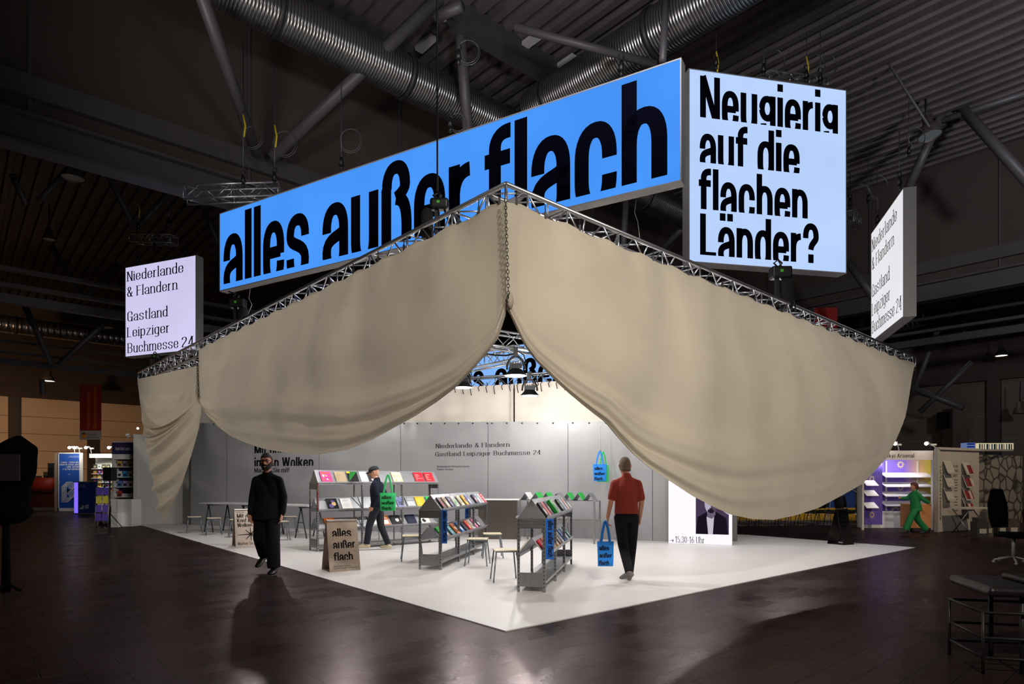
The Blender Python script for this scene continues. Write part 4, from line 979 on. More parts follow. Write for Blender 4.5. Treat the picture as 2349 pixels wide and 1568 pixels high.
# ------------------------------------------------------------------ FURNITURE on the white floor
BLUE = mat('blue_tag', (18, 96, 190), .6); REDT = mat('red_tag', (200, 20, 24), .5)
Z0 = .012
ORDS = ['first', 'second', 'third', 'fourth', 'fifth', 'sixth', 'seventh', 'eighth', 'ninth', 'tenth', 'eleventh', 'twelfth', 'thirteenth', 'fourteenth']
def shelf_rack(label, loc, ex, bays, bay, D, H, tiers, nm='book_rack', tags=(), bottom=True, taper=None):
    """slotted-angle steel rack; x runs along it, y into its depth; tiers = (height of shelf, height of ridge, tents?)"""
    t = thing(nm, label, 'shelf', loc, angz(ex)); L = bays * bay
    for i in range(bays + 1):
        for y in (0, D):
            mb = MB(); x = i * bay; s = 1 if i < bays else -1; q = 1 if y == 0 else -1
            mb.box(min(x, x + s * .035), max(x, x + s * .035), y - .002, y + .002, 0, H); mb.box(x - .002, x + .002, min(y, y + q * .035), max(y, y + q * .035), 0, H)
            k = .06
            while k < H - .03: mb.box(min(x + s * .012, x + s * .024), max(x + s * .012, x + s * .024), y - .0035, y + .0035, k, k + .018, 1); mb.box(x - .0035, x + .0035, min(y + q * .012, y + q * .024), max(y + q * .012, y + q * .024), k, k + .018, 1); k += .05
            obj('post', mb, [STEEL, mat('slot_shadow', (40, 40, 42), .8)], t)
    for z, rz, tent in tiers:
        mb = MB()
        if not tent: mb.box(.004, L - .004, .004, D - .004, z - .006, z)
        mb.box(.004, L - .004, 0, .004, z - .035, z); mb.box(.004, L - .004, D - .004, D, z - .035, z); obj('shelf_board', mb, STEEL, t)
        if tent:
            for i in range(bays):
                x0, x1 = i * bay + .012, (i + 1) * bay - .012; mb = MB()
                for (y0, y1, z0, z1) in ((.0, D / 2, z + .004, rz), (D / 2, D, rz, z + .004)):
                    n_ = V((0, -(z1 - z0), y1 - y0)).normalized() * -.004
                    mb.prism([(x0, y0, z0), (x1, y0, z0), (x1, y1, z1), (x0, y1, z1)], n_)
                for y, q in ((0, -1), (D, 1)): mb.box(x0, x1, min(y, y + q * .022), max(y, y + q * .022), z + .002, z + .006); mb.box(x0, x1, y + q * .022 - .001, y + q * .022 + .001, z + .002, z + .03)
                obj('display_tent', mb, ZINC, t)
    zt_, rt_ = [q for q in tiers if q[2]][-1][:2]
    for x in (.012, L - .014):
        mb = MB(); mb.prism([(x, .004, zt_), (x, D - .004, zt_), (x, D / 2, rt_ - .008)], (.002, 0, 0)); obj('tent_end', mb, ZINC, t)
    for x in (0, L):
        for (z0, z1) in ((H - .13, H - .005), (.07, .25) if bottom else (H - .13, H - .005)):
            mb = MB(); q = .003; mb.box(x - q, x + q, .03, D - .03, z0, z1)
            for k in range(3): zz = z0 + (z1 - z0) * (k + .5) / 3; mb.box(x - .008, x + .008, .04, D - .04, zz - .008, zz + .008)
            obj('end_panel', mb, STEEL, t)
    for (x, y, q, z0, z1, m_, txt, wd_) in tags:
        y0_, y1_ = sorted((y + q * .004, y + q * (.004 + wd_)))
        mb = MB(); mb.box(x - .006, x - .002, y0_, y1_, z0, z1); tg = obj('tag_strip', mb, m_, t)
        if txt:
            l = MB(); write(l, txt, GROT0, (x - .0075, y1_ - wd_ * .28, z1 - .02), (0, 0, -1), (0, -1, 0), width=(z1 - z0) - .05, xh=wd_ * .5); obj('tag_lettering', l, PRINT if m_ is BLUE else WHITE, tg)
    return t
LOCB, EXB = G(1012.4, 1308.7), V((.19, .98, 0)).normalized(); LOCB.z = Z0
LOCC, EXC = G(1251.2, 1361), V((.215, .975, 0)).normalized(); LOCC.z = Z0
LOCA, EXA = G(728, 1266), DR; LOCA.z = Z0
rackA = shelf_rack('long tall steel book rack on the left with red strips, three sloped tiers', LOCA, EXA, 3, 1.0, .38, 1.39, [(.44, .66, 1), (.83, 1.09, 1), (1.39, 1.66, 1), (.10, 0, 0)], tags=[(0, 0, -1, .85, 1.39, REDT, 'Alle Texte', .06), (3.0, .38, 1, .9, 1.36, REDT, None, .05)])
rackB = shelf_rack('low steel book rack in the middle with blue strips, beside the counter', LOCB, EXB, 3, 1.06, .38, .965, [(.49, .70, 1), (.965, 1.21, 1), (.14, 0, 0)], tags=[(0, 0, -1, .43, .965, BLUE, 'alles außer flach', .095), (3.18, .38, 1, .56, .965, BLUE, 'alles außer flach', .09)])
rackC = shelf_rack('nearest low steel book rack with one blue strip, in the middle of the white floor', LOCC, EXC, 3, .94, .37, .95, [(.47, .70, 1), (.95, 1.20, 1), (.14, 0, 0)], tags=[(0, 0, -1, .43, .95, BLUE, 'alles außer flach', .105)])
PAPER = mat('book_pages', (222, 216, 204), .8)
CV = {}
def cover(c):
    if c not in CV: CV[c] = mat('cover_%d' % len(CV), c, .35)
    return CV[c]
COLN = {'black': (18, 18, 20), 'dark': (40, 38, 42), 'pink': (226, 130, 140), 'navy': (36, 40, 84), 'green': (30, 190, 70), 'white': (232, 230, 226), 'pale blue': (176, 196, 216), 'pale pink': (226, 196, 194), 'red': (216, 40, 56), 'tan': (178, 158, 128),
        'yellow': (238, 186, 30), 'golden': (222, 164, 56), 'lilac': (140, 146, 196), 'grey': (150, 152, 156), 'cream': (232, 224, 190), 'blue': (40, 110, 190), 'orange': (222, 120, 50), 'teal': (60, 140, 150), 'brown': (120, 80, 56), 'magenta': (220, 70, 150), 'dark blue': (28, 34, 62)}
def book_mesh(wd_, h, th, col, art, art2, style, rng):
    mb = MB()
    mb.box(0, wd_, 0, .002, 0, h, 0); mb.box(0, wd_, th - .002, th, 0, h, 0); mb.box(0, .003, .002, th - .002, 0, h, 0)
    mb.box(.003, wd_ - .004, .002, th - .002, .003, h - .003, 1)
    y = -.0012
    def r(x0, z0, x1, z1, mi): mb.poly([(x0 * wd_, y, z0 * h), (x1 * wd_, y, z0 * h), (x1 * wd_, y, z1 * h), (x0 * wd_, y, z1 * h)], mi)
    def e(cx, cz, rx, rz, mi, k=0): mb.poly([(wd_ * (cx + rx * math.cos(q)), y - .0004 * k, h * (cz + rz * math.sin(q))) for q in [2 * math.pi * i / 14 for i in range(14)]], mi)
    if style == 0: r(.15, .78, .8, .84, 2); r(.15, .68, .6, .74, 2); e(.5, .36, .3, .22, 3)
    elif style == 1:
        for k in range(5): r(.12, .2 + k * .13, .12 + .7 * rng.random() + .1, .26 + k * .13, 2)
    elif style == 2: e(.35, .3, .22, .2, 2); e(.62, .5, .2, .2, 3, 1); e(.55, .72, .18, .1, 2, 2)
    elif style == 3:
        for k in range(6): mb.poly([(0, y, h * .05), (wd_ * (.35 + .12 * k), y, h), (wd_ * (.40 + .12 * k), y, h)], 2)
        r(0, .85, .3, 1, 3)
    elif style == 4: r(.1, .1, .9, .55, 3); r(.15, .7, .85, .76, 2); r(.15, .8, .7, .86, 2)
    elif style == 5:
        for k in range(16): e(rng.uniform(.12, .88), rng.uniform(.1, .72), rng.uniform(.04, .12), rng.uniform(.03, .08), 2 + k % 2, k)
        r(.08, .82, .9, .9, 3)
    return mb.mesh('book', [cover(col), PAPER, cover(art), cover(art2)])
rngb = random.Random(5)
def put_book(colname, label, group, rack_loc, ex, x, D, z, rz, rear=False, wd_=.16, h=.225, th=.02, style=0, art=(30, 30, 34), art2=(230, 230, 226), lean=0, spine=None):
    ex = V(ex).normalized(); ey = V((-ex.y, ex.x, 0))
    me = book_mesh(wd_, h, th, COLN[colname], art, art2, style, rngb)
    o = bpy.data.objects.new('book', me); COL.objects.link(o)
    up = V((0, D / 2, rz - z)).normalized()
    if rear: up = V((0, -D / 2, rz - z)).normalized()
    X = V((1, 0, 0)) if not rear else V((-1, 0, 0))
    N = X.cross(up)                     # points away from the reader
    N = N if (N.y > 0) != rear else -N
    if lean: X, up = (X * math.cos(lean) + up * math.sin(lean)), (up * math.cos(lean) - X * math.sin(lean))
    R = Matrix((ex, ey, UP)).transposed()
    Y_ = up.cross(X)
    M3 = R @ Matrix((X, Y_, up)).transposed()
    p = V((x, 0 if not rear else D, z + .009)) - (Y_ * (th + .006)) if True else None
    M = M3.to_4x4(); M.translation = V(rack_loc) + R @ p
    o.matrix_world = M
    tag(o, label, 'book', group)
    return o
def books(rack, items, loc, ex, D, z, rz, group, where, order, rear=False):
    seen = {}
    for i, it in enumerate(items):
        c, x, st = it[0], it[1], it[2]; kw = it[3] if len(it) > 3 else {}
        put_book(c, '%s book, %s %s, %s' % (c, ORDS[i], order, where), group, loc, ex, x, D, z, rz, rear, style=st, **kw)
R_ = (200, 30, 40); Wt = (235, 235, 232); Bk = (20, 20, 22); Gn = (40, 180, 70)
# nearest rack, upper slope
books(rackC, [('black', .06, 0, dict(art=(90, 90, 96))), ('pink', .27, 1, dict(art=R_)), ('navy', .48, 2, dict(art=(200, 80, 80), art2=Wt)), ('green', .84, 4, dict(art=Wt, art2=(20, 150, 50), th=.045)), ('white', 1.10, 5, dict(art=(60, 80, 150), art2=(200, 60, 60))), ('dark', 1.62, 0, dict(art=(180, 200, 90))), ('pale blue', 1.90, 1, dict(art=Wt)), ('pale pink', 2.22, 0, dict(art=(190, 90, 90))), ('grey', 2.5, 4)],
      LOCC, EXC, .37, .95, 1.20, 'books on the upper slope of the nearest rack', 'on the upper slope of the nearest rack', 'from the near end')
books(rackC, [('red', .10, 1, dict(art=Wt)), ('orange', .32, 0), ('dark blue', .53, 2, dict(art=Wt)), ('tan', .76, 1), ('golden', 1.05, 4, dict(art=Wt)), ('brown', 1.3, 0, dict(art=Wt)), ('white', 1.56, 1, dict(art=(60, 80, 150))), ('blue', 1.82, 0, dict(art=Wt)), ('pale blue', 2.12, 4), ('teal', 2.42, 0)],
      LOCC, EXC, .37, .47, .70, 'books on the lower slope of the nearest rack', 'on the lower slope of the nearest rack', 'from the near end')
books(rackC, [('cream', .25, 1), ('grey', .47, 0), ('white', .70, 1)], LOCC, EXC, .37, .47, .70, 'books on the far side of the nearest rack', 'on the far lower slope of the nearest rack', 'from the near end', True)
books(rackB, [('black', .10, 2, dict(art=R_, art2=(120, 20, 30))), ('tan', .36, 0), ('navy', .60, 2, dict(art=(180, 180, 210), art2=(120, 60, 120))), ('white', .86, 2, dict(art=Gn, art2=Gn)), ('cream', 1.24, 1), ('golden', 1.55, 2, dict(art=(240, 220, 160), art2=(60, 40, 30))), ('lilac', 1.80, 0, dict(art=(100, 100, 150))), ('dark blue', 2.32, 2, dict(art=(210, 90, 110))), ('pale blue', 2.55, 0), ('pale pink', 2.76, 1), ('red', 2.97, 5, dict(art=Wt))],
      LOCB, EXB, .38, .965, 1.21, 'books on the upper slope of the middle rack', 'on the upper slope of the middle rack', 'from the near end')
books(rackB, [('green', .08, 1), ('brown', .31, 0), ('teal', .62, 1, dict(art=Wt)), ('orange', .92, 2), ('blue', 1.24, 0, dict(art=Wt)), ('dark blue', 1.52, 1), ('red', 1.80, 5, dict(art=Wt, art2=(250, 220, 60))), ('white', 2.04, 5, dict(art=R_)), ('magenta', 2.28, 5, dict(art=Wt)), ('dark', 2.52, 0)],
      LOCB, EXB, .38, .49, .70, 'books on the lower slope of the middle rack', 'on the lower slope of the middle rack', 'from the near end')
books(rackB, [('white', .22, 1), ('red', .46, 0)], LOCB, EXB, .38, .49, .70, 'books on the far side of the middle rack', 'on the far lower slope of the middle rack', 'from the near end', True)
WB = dict(wd_=.235, h=.265)
books(rackA, [('magenta', .10, 5, dict(art=Wt, art2=(240, 120, 40), **WB)), ('tan', .42, 1, dict(art=(160, 138, 108), **WB)), ('black', .70, 3, dict(art=Gn, art2=(240, 220, 30), **WB)), ('white', .99, 4, dict(art=Wt, **dict(WB, wd_=.17))), ('dark', 1.20, 2, dict(art=Wt, art2=(120, 120, 124), **WB)), ('cream', 1.78, 5, dict(art=(190, 190, 90), art2=(210, 210, 200), **WB)), ('red', 2.36, 1, dict(art=(250, 150, 150), **WB)), ('red', 2.64, 1, dict(art=(250, 170, 160), **WB))],
      LOCA, EXA, .38, 1.39, 1.66, 'picture books on the top tier of the tall rack', 'on the top tier of the tall rack', 'from the left')
books(rackA, [('black', .24, 2, dict(art=(110, 90, 160), art2=(220, 190, 140), **WB)), ('white', .55, 0, dict(art=(190, 195, 205), art2=(214, 216, 220), **WB)), ('pale pink', 1.30, 0, dict(art=(90, 60, 80), **WB)), ('lilac', 1.9, 1, dict(**dict(WB, wd_=.16))), ('grey', 2.14, 4, dict(art=(190, 190, 194), art2=(200, 202, 206), **WB)), ('yellow', 2.40, 1, dict(art=(250, 226, 120), **WB)), ('green', 2.70, 2, dict(art=Wt, **WB))],
      LOCA, EXA, .38, .83, 1.09, 'picture books on the middle tier of the tall rack', 'on the middle tier of the tall rack', 'from the left')
books(rackA, [('orange', .2, 2, WB), ('grey', 1.2, 0, WB), ('orange', 1.46, 4, dict(art=Wt, **WB)), ('dark', 1.76, 2, WB), ('dark blue', 2.16, 0, dict(art=(30, 36, 66), art2=(34, 40, 70), **WB)), ('white', 2.52, 2, WB)],
      LOCA, EXA, .38, .44, .66, 'picture books on the lowest tier of the tall rack', 'on the lowest tier of the tall rack', 'from the left')
# low display table with seven small tents
tl = V((.17, 14.93, Z0)); ex = V((.93, -.36, 0)).normalized(); TW, TD, TH = 1.84, .55, .955
t = thing('display_table', 'low steel display table by the back wall with a row of small tents on top', 'table', tl, angz(ex))
for x in (0, TW):
    for y in (0, TD): mb = MB(); q = .035 if x == 0 else -.035; mb.box(min(x, x + q), max(x, x + q), y - .018, y + .018, 0, TH); obj('leg', mb, STEEL, t)
mb = MB(); mb.box(0, TW, 0, TD, TH, TH + .025); obj('table_top', mb, ZINC, t)
for y in (0, TD): mb = MB(); mb.box(.03, TW - .03, y - .012, y + .012, .47, .52); obj('rail', mb, STEEL, t)
GRN = mat('bright_green_cover', (24, 190, 70), .4)
for i in range(7):
    x = .02 + i * .257
    k = thing('book_tent', 'small bent metal book tent, %s from the left on the low display table' % ORDS[i], 'book stand', tl + ex * x + UP * (TH + .025), angz(ex), 'book tents on the display table')
    mb = MB(); mb.prism([(0, 0, 0), (.125, 0, .17), (.129, 0, .166), (.006, 0, 0)], (0, .42, 0)); mb.prism([(.125, 0, .17), (.25, 0, 0), (.244, 0, 0), (.125, 0, .164)], (0, .42, 0)); obj('tent_sheet', mb, ZINC, k)
for i in (1, 2, 4, 5, 0):
    x = .02 + i * .257; col_ = 'green' if i else 'white'
    mb = MB(); n_ = V((.17, 0, .125)).normalized() * .022; mb.prism([(.128, .0, .170), (.246, .0, .010), (.246, .34, .010), (.128, .34, .170)], n_)
    o = obj('book', mb, GRN if col_ == 'green' else mat('white_cover', (226, 226, 226), .4), loc=tl + ex * x + UP * (TH + .027)); o.rotation_euler = (0, 0, angz(ex)); tag(o, '%s book lying on the slope of the %s place on the low display table' % (col_, ORDS[i]), 'book', 'books on the display table')
# counter of dark brushed steel
a_, b_ = P(1097, 1237, 15.5), P(1186, 1237, 15.4); a_.z = b_.z = Z0; u = (b_ - a_)
t = thing('counter', 'low counter with a dark brushed steel front against the back wall', 'counter', a_, angz(u)); L = u.length
mb = MB(); mb.box(0, L, 0, .03, 0, .96); obj('front_panel', mb, mat('dark_brushed_steel', (112, 104, 98), .32, .9, bump=.06, bscale=60, stretch=(.05, 1, 1)), t)
mb = MB(); mb.box(.02, L - .02, .03, .55, 0, .95); obj('cabinet_body', mb, mat('counter_grey', (160, 160, 160), .5), t)
mb = MB(); mb.box(-.12, L + .05, -.02, .6, .96, .985); obj('counter_top', mb, WHITE, t)
# stools
WOOD = mat('pale_plywood', (214, 200, 172), .5, vary=.06, vscale=8, stretch=(1, 6, 1)); LEGM = mat('grey_steel_leg', (132, 142, 150), .35, .8)
def stool0(label, loc, rz):
    t = thing('stool', label, 'stool', loc, rz, 'plywood stools on the white floor')
    mb = MB(); mb.box(-.17, .17, -.17, .17, .437, .455); bevel(obj('seat', mb, WOOD, t), .008)
    for sx in (-1, 1):
        for sy in (-1, 1): mb = MB(); mb.rod((sx * .19, sy * .19, 0), (sx * .145, sy * .145, .437), .011, 8); obj('leg', mb, LEGM, t)
    mb = MB()
    for s_ in (-1, 1): mb.rod((-.145, s_ * .145, .43), (.145, s_ * .145, .43), .009, 6); mb.rod((s_ * .145, -.145, .43), (s_ * .145, .145, .43), .009, 6)
    obj('seat_frame', mb, LEGM, t); return t
STL = [((-1.81, 11.35), .2, 'plywood stool left of the middle rack'), ((-.59, 10.75), -.1, 'plywood stool right of the middle rack, the nearer one'), ((-.37, 11.8), .1, 'plywood stool right of the middle rack, the farther one'), ((-.1, 9.05), .15, 'plywood stool left of the nearest rack'),
       ((-8.75, 17.3), .5, 'stool at the far left end of the trestle table'), ((-7.95, 16.75), .5, 'stool before the left trestle, second from the left end'), ((-7.05, 16.1), .5, 'stool behind the workshop sign'), ((-6.15, 17.4), .5, 'stool behind the trestle tables, right of the man in black'), ((-5.65, 15.35), .5, 'stool in front of the right trestle table'), ((-3.3, 15.1), .6, 'stool behind the tall book rack'), ((-1.5, 14.9), .3, 'stool at the right end of the tall book rack')]
s0 = stool0(STL[0][2], (*STL[0][0], Z0), STL[0][1])
for (p, r, lb) in STL[1:]: dup(s0, (*p, Z0), r, lb)
# trestle tables
def trestle_table(label, c, ex, L, D=.75, H=.79):
    t = thing('trestle_table', label, 'table', c, angz(ex), 'grey trestle tables by the wall')
    mb = MB(); mb.box(0, L, 0, D, H, H + .035); bevel(obj('table_top', mb, mat('grey_linoleum_top', (190, 190, 194), .45), t), .006)
    for x in (.32, L - .32):
        for y in (.08, D - .08):
            mb = MB(); mb.rod((x, y, H - .02), (x - .2, y, 0), .017, 8); mb.rod((x, y, H - .02), (x + .2, y, 0), .017, 8); mb.rod((x - .1, y, H * .5), (x + .1, y, H * .5), .01, 6); obj('trestle_leg', mb, mat('dark_grey_steel', (70, 74, 78), .4, .6), t)
        mb = MB(); mb.box(x - .03, x + .03, .04, D - .04, H - .04, H); obj('trestle_beam', mb, mat('dark_grey_steel', (70, 74, 78), .4, .6), t)
    return t
tx = V((.87, -.49, 0)).normalized()
trestle_table('grey trestle table at the left of the stand, its end towards the gathered drape', V((-8.75, 17.55, Z0)), tx, 2.1)
trestle_table('grey trestle table running behind the man in black to the tall rack', V((-8.75, 17.55, Z0)) + tx * 2.12, tx, 2.15)
# bent metal A signs
STEELP = mat('brushed_steel_sheet', (186, 172, 162), .34, .9, bump=.05, bscale=30, vary=.16, vscale=5); STEELD = mat('dark_steel_sheet', (72, 68, 66), .4, .8, vary=.2, vscale=3)
def a_sign(label, bl, ex, lines, W=.5, D=.42, H=.81, m=None, faceback=False):
    t = thing('folded_sign', label, 'sign', bl, angz(ex)); m = m or STEELP
    r = .03
    mb = MB(); prof = [(0, 0)] + [(D / 2 - r + r * math.cos(q) * 1, H - r + r * math.sin(q)) for q in [math.pi - math.pi * i / 8 for i in range(9)]] + [(D, 0)]
    prof[1] = (D / 2 - r, H - r)
    rws = [[(x, y, z) for (y, z) in prof] for x in (0, W)]; mb.grid(rws, smooth=False); o = obj('bent_sheet', mb, m, t); sd = o.modifiers.new('thick', 'SOLIDIFY'); sd.thickness = .005
    mb = MB(); mb.box(0, W, 0.005, D - .005, 0, .006); obj('base_plate', mb, m, t)
    up = V((0, D / 2 - r, H - r)).normalized(); SL = math.hypot(D / 2 - r, H - r); n = V((1, 0, 0)).cross(up)
    mb = MB()
    for (txt, S, x, y, w_, xh) in lines:
        mb = MB(); write(mb, txt, S, V((x * W, 0, 0)) + up * (y * SL) + n * .006, (1, 0, 0), up, width=w_ * W, xh=xh); obj('lettering', mb, PRINT, t)
    return t, up, SL, n
exs = V((.83, .55, 0)).normalized()
p = G(756.3, 1313.8); p.z = Z0
a_sign('folded steel sign with the three big words, nearest on the white floor', p, exs, [('alles', GROT, .16, .70, .62, .115), ('außer', GROT, .16, .46, .72, .115), ('flach', GROT, .16, .22, .62, .115), ('Niederlande & Flandern', SERIF, .14, .09, .56, .017), ('Gastland Leipziger Buchmesse 24', SERIF, .14, .05, .80, .017)])
p = G(540.5, 1255); p.z = Z0
t, up, SL, n = a_sign('folded steel workshop sign with an arrow star, behind the man in black', p, exs, [('Workshop', SANS, .1, .93, .3, .025), ('Mit dem', GROT, .1, .80, .75, .075), ('Kopf in den', GROT, .1, .67, .95, .075), ('Wolken', GROT, .1, .54, .62, .075), ('Machen Sie mit!', LIGHTG, .1, .04, .85, .05)])
mb = MB(); c = V((.32, 0, 0)) + up * (.33 * SL) + n * .007
for q in range(0, 360, 45):
    a = math.radians(q + 2); d = V((math.cos(a), 0, 0)) + up * math.sin(a); e = V((-math.sin(a), 0, 0)) + up * math.cos(a); L = .27 if q == 180 else .15
    mb.poly([c + e * .012, c - e * .012, c + d * L - e * .006, c + d * L + e * .006])
obj('arrow_star', mb, PRINT, t)
p = G(1934, 1251); p.z = Z0
a_sign('folded steel sign seen from the side at the right end of the white floor', p, V((.64, .30, 0)).normalized() * 1, [('Neugierig', GROT, .1, .84, .8, .06), ('auf die', GROT, .1, .73, .6, .06), ('flachen', GROT, .1, .62, .66, .06), ('Länder?', GROT, .1, .51, .66, .06)], W=.36, D=.40, H=.80, m=STEELD)
# tote bags
def tote(label, c, rz, col, txt=True, W=.34, H=.40, hang=.30, grp=None, th=.05):
    t = thing('tote_bag', label, 'bag', c, rz, grp)
    m = mat('tote_%s' % str(col), col, .75, bump=.2, bscale=30)
    rws = []; N = 24
    for j in range(9):
        v = j / 8; row = []
        for i in range(N):
            q = 2 * math.pi * i / N; s = math.copysign(abs(math.cos(q)) ** .45, math.cos(q)); r2 = math.copysign(abs(math.sin(q)) ** .7, math.sin(q))
            b = th * (.25 + .75 * math.sin(math.pi * (1 - v) * .5 + .3)) * (.4 if v > .95 else 1) * (.5 if v < .05 else 1)
            row.append((s * W / 2 * (1 + .03 * v - .05 * (1 - v)), r2 * b * .5 + .006 * math.sin(5 * v + 3 * s), v * H))
        rws.append(row + [row[0]])
    mb = MB(); mb.grid(rws); mb.add(rws[0][:-1], [tuple(range(N))]); obj('bag_body', mb, m, t)
    for y in (-.012, .012):
        mb = MB(); pts = [(-W * .26, y, H - .03)] + [(-W * .26 * math.cos(q) * (1 - .55 * math.sin(q)), y * .5, H + (hang) * math.sin(q) ** .8) for q in [math.pi * i / 10 for i in range(11)]] + [(W * .26, y, H - .03)]
        mb.tube(pts, [(.018, .004)] * len(pts), 6, up=(1, 0, 0)); obj('handle', mb, m, t)
    if txt:
        x = -W * .42; yb = -th * .55
        for k, s in enumerate(('alles', 'außer', 'flach')):
            mb = MB(); write(mb, s, GROT, (x, yb - .004, H * (.66 - .30 * k)), (1, 0, 0), UP, width=W * (.62 if k != 1 else .8), xh=H * .17); obj('lettering', mb, PRINT, t)
    return t
TB, TG = (24, 130, 226), (60, 205, 110)
hc = P(1378, 1103, 14.9)
tote('bright blue tote bag with lettering, front one hanging by the chain on the wall', hc + V((-.03, -.06, 0)), -.05, TB, True, .31, .40, .30)
tote('bright green tote bag hanging behind the blue one on the wall', hc + V((.06, .03, -.02)), .25, TG, False, .30, .40, .31)
mb = MB(); mb.tube([(0, -.08, 0), (0, 0, .03), (0, .1, .03)], .008, 6); o = obj('wall_hook', mb, STEEL, loc=hc + UP * .70); tag(o, 'small metal hook holding the hanging tote bags', 'hook')
chain(hc + UP * .73, hc + V((-.01, .05, 1.42)), 'thin bright chain above the hanging tote bags', .05, .005, m=mat('bright_chain', (200, 202, 206), .3, .9))
# ------------------------------------------------------------------ PEOPLE
SKIN = mat('skin_fair', (206, 150, 124), .55, bump=.05, bscale=60)
SKIN2 = mat('skin_warm', (186, 128, 104), .55)
def remesh(o, vox, it=6):
    r = o.modifiers.new('unite', 'REMESH'); r.mode = 'VOXEL'; r.voxel_size = vox; r.use_smooth_shade = True
    s = o.modifiers.new('relax', 'SMOOTH'); s.factor = .5; s.iterations = it
    return o
def ellipsoid_loft(mb, secs, n=16):
    """closed loft through horizontal-ish ellipses: (centre, rx, ry)"""
    vs = []; fs = []
    for c, rx, ry in secs:
        c = V(c)
        for k in range(n):
            q = 2 * math.pi * k / n; vs.append(c + V((rx * math.cos(q), ry * math.sin(q), 0)))
    for i in range(len(secs) - 1):
        for k in range(n): l = (k + 1) % n; fs.append((i * n + k, i * n + l, (i + 1) * n + l, (i + 1) * n + k))
    fs.append(tuple(range(n - 1, -1, -1))); fs.append(tuple((len(secs) - 1) * n + k for k in range(n)))
    mb.add(vs, fs, 0, True)
def limb(mb, pts, rad, sub=4):
    """tapered limb through joints, rounded at joints"""
    P_, R_ = [], []
    for i in range(len(pts) - 1):
        for k in range(sub):
            u = k / sub; P_.append(V(pts[i]).lerp(V(pts[i + 1]), u)); a, b = rad[i], rad[i + 1]
            R_.append(a + (b - a) * u)
    P_.append(V(pts[-1])); R_.append(rad[-1])
    mb.tube(P_, R_, 12)
    for p, r in zip(pts, rad): mb.sphere(p, r * .98, n=10)
def hand(mb, wrist, d, palm_n, side, curl=.5, s=1.0):
    """palm and five bent fingers; d = pointing direction of the hand, palm_n = way the palm faces, side = way the thumb leaves"""
    d = V(d).normalized(); n = V(palm_n); n = (n - d * n.dot(d)).normalized(); sd = V(side); sd = (sd - d * sd.dot(d) - n * sd.dot(n)).normalized(); w = V(wrist)
    pc = [w - d * .01, w + d * .03 * s, w + d * .07 * s, w + d * .095 * s]
    mb.tube(pc, [(.026 * s, .020 * s), (.036 * s, .018 * s), (.042 * s, .016 * s), (.038 * s, .013 * s)], 10, up=sd)
    for k, (off, L) in enumerate(((.031, .072), (.0105, .082), (-.0105, .076), (-.031, .058))):
        b = w + d * .088 * s + sd * off * s; pts = [b]; a = .15 + .1 * k * curl; dd = d
        for j, f in enumerate((.45, .32, .25)):
            ang = a + curl * (.35 + .45 * j); dd = d * math.cos(ang) + n * math.sin(ang)
            pts.append(pts[-1] + dd * L * f * s)
        mb.tube(pts, [.0088 * s, .0084 * s, .0076 * s, .0062 * s], 8); mb.sphere(pts[-1], .0064 * s, n=8)
    b = w + d * .03 * s + sd * .026 * s
    pts = [b, b + (d * .6 + sd * .75).normalized() * .032 * s, b + (d * .85 + sd * .5).normalized() * .058 * s + n * .008, b + (d * .95 + sd * .35).normalized() * .08 * s + n * .016]
    mb.tube(pts, [.013 * s, .011 * s, .0095 * s, .007 * s], 8); mb.sphere(pts[-1], .0072 * s, n=8)
def head(mb, c, f, s=1.0, chin=1.0):
    """skull, jaw, nose, ears, lips; c = middle of the head, f = way the face looks"""
    f = V(f).normalized(); r = f.cross(UP).normalized(); u = r.cross(f); c = V(c)
    def T(x, y, z): return c + r * x * s + f * y * s + u * z * s
    secs = [(-.118, .030, .045, .032), (-.105, .045, .065, .026), (-.075, .058, .085, .010), (-.04, .068, .095, .002), (0, .074, .100, -.004), (.04, .077, .102, -.008), (.075, .070, .093, -.010), (.1, .052, .070, -.012), (.115, .028, .038, -.012)]
    n = 16; vs = []; fs = []
    for z, rx, ry, yo in secs:
        for k in range(n):
            q = 2 * math.pi * k / n; vs.append(T(rx * math.cos(q), yo + ry * math.sin(q), z))
    for i in range(len(secs) - 1):
        for k in range(n): l = (k + 1) % n; fs.append((i * n + k, i * n + l, (i + 1) * n + l, (i + 1) * n + k))
    fs.append(tuple(range(n - 1, -1, -1))); fs.append(tuple((len(secs) - 1) * n + k for k in range(n)))
    mb.add(vs, fs, 0, True)
    mb.tube([T(0, .088, .022), T(0, .104, -.005), T(0, .120, -.028), T(0, .100, -.040)], [.010 * s, .012 * s, .016 * s, .010 * s], 8)     # nose
    for x in (-1, 1):
        mb.tube([T(x * .012, .100, -.036), T(x * .022, .094, -.034)], .009 * s, 6)
        mb.tube([T(x * .012, .094, .034), T(x * .05, .080, .034)], .010 * s, 6)                                                         # brow
        mb.tube([T(x * .074, -.012, .022), T(x * .084, -.018, .018), T(x * .086, -.016, -.005), T(x * .078, -.006, -.028)], [.010 * s, .014 * s, .012 * s, .008 * s], 8)   # ear
        mb.tube([T(x * .034, .070, -.01), T(x * .05, .062, -.025)], .022 * s, 8)                                                       # cheek
    mb.tube([T(-.022, .090, -.066), T(0, .100, -.064), T(.022, .090, -.066)], .0075 * s, 6); mb.tube([T(-.018, .090, -.076), T(0, .098, -.078), T(.018, .090, -.076)], .008 * s, 6)
    mb.sphere(T(0, .080, -.102), .022 * s, n=10)
    return T
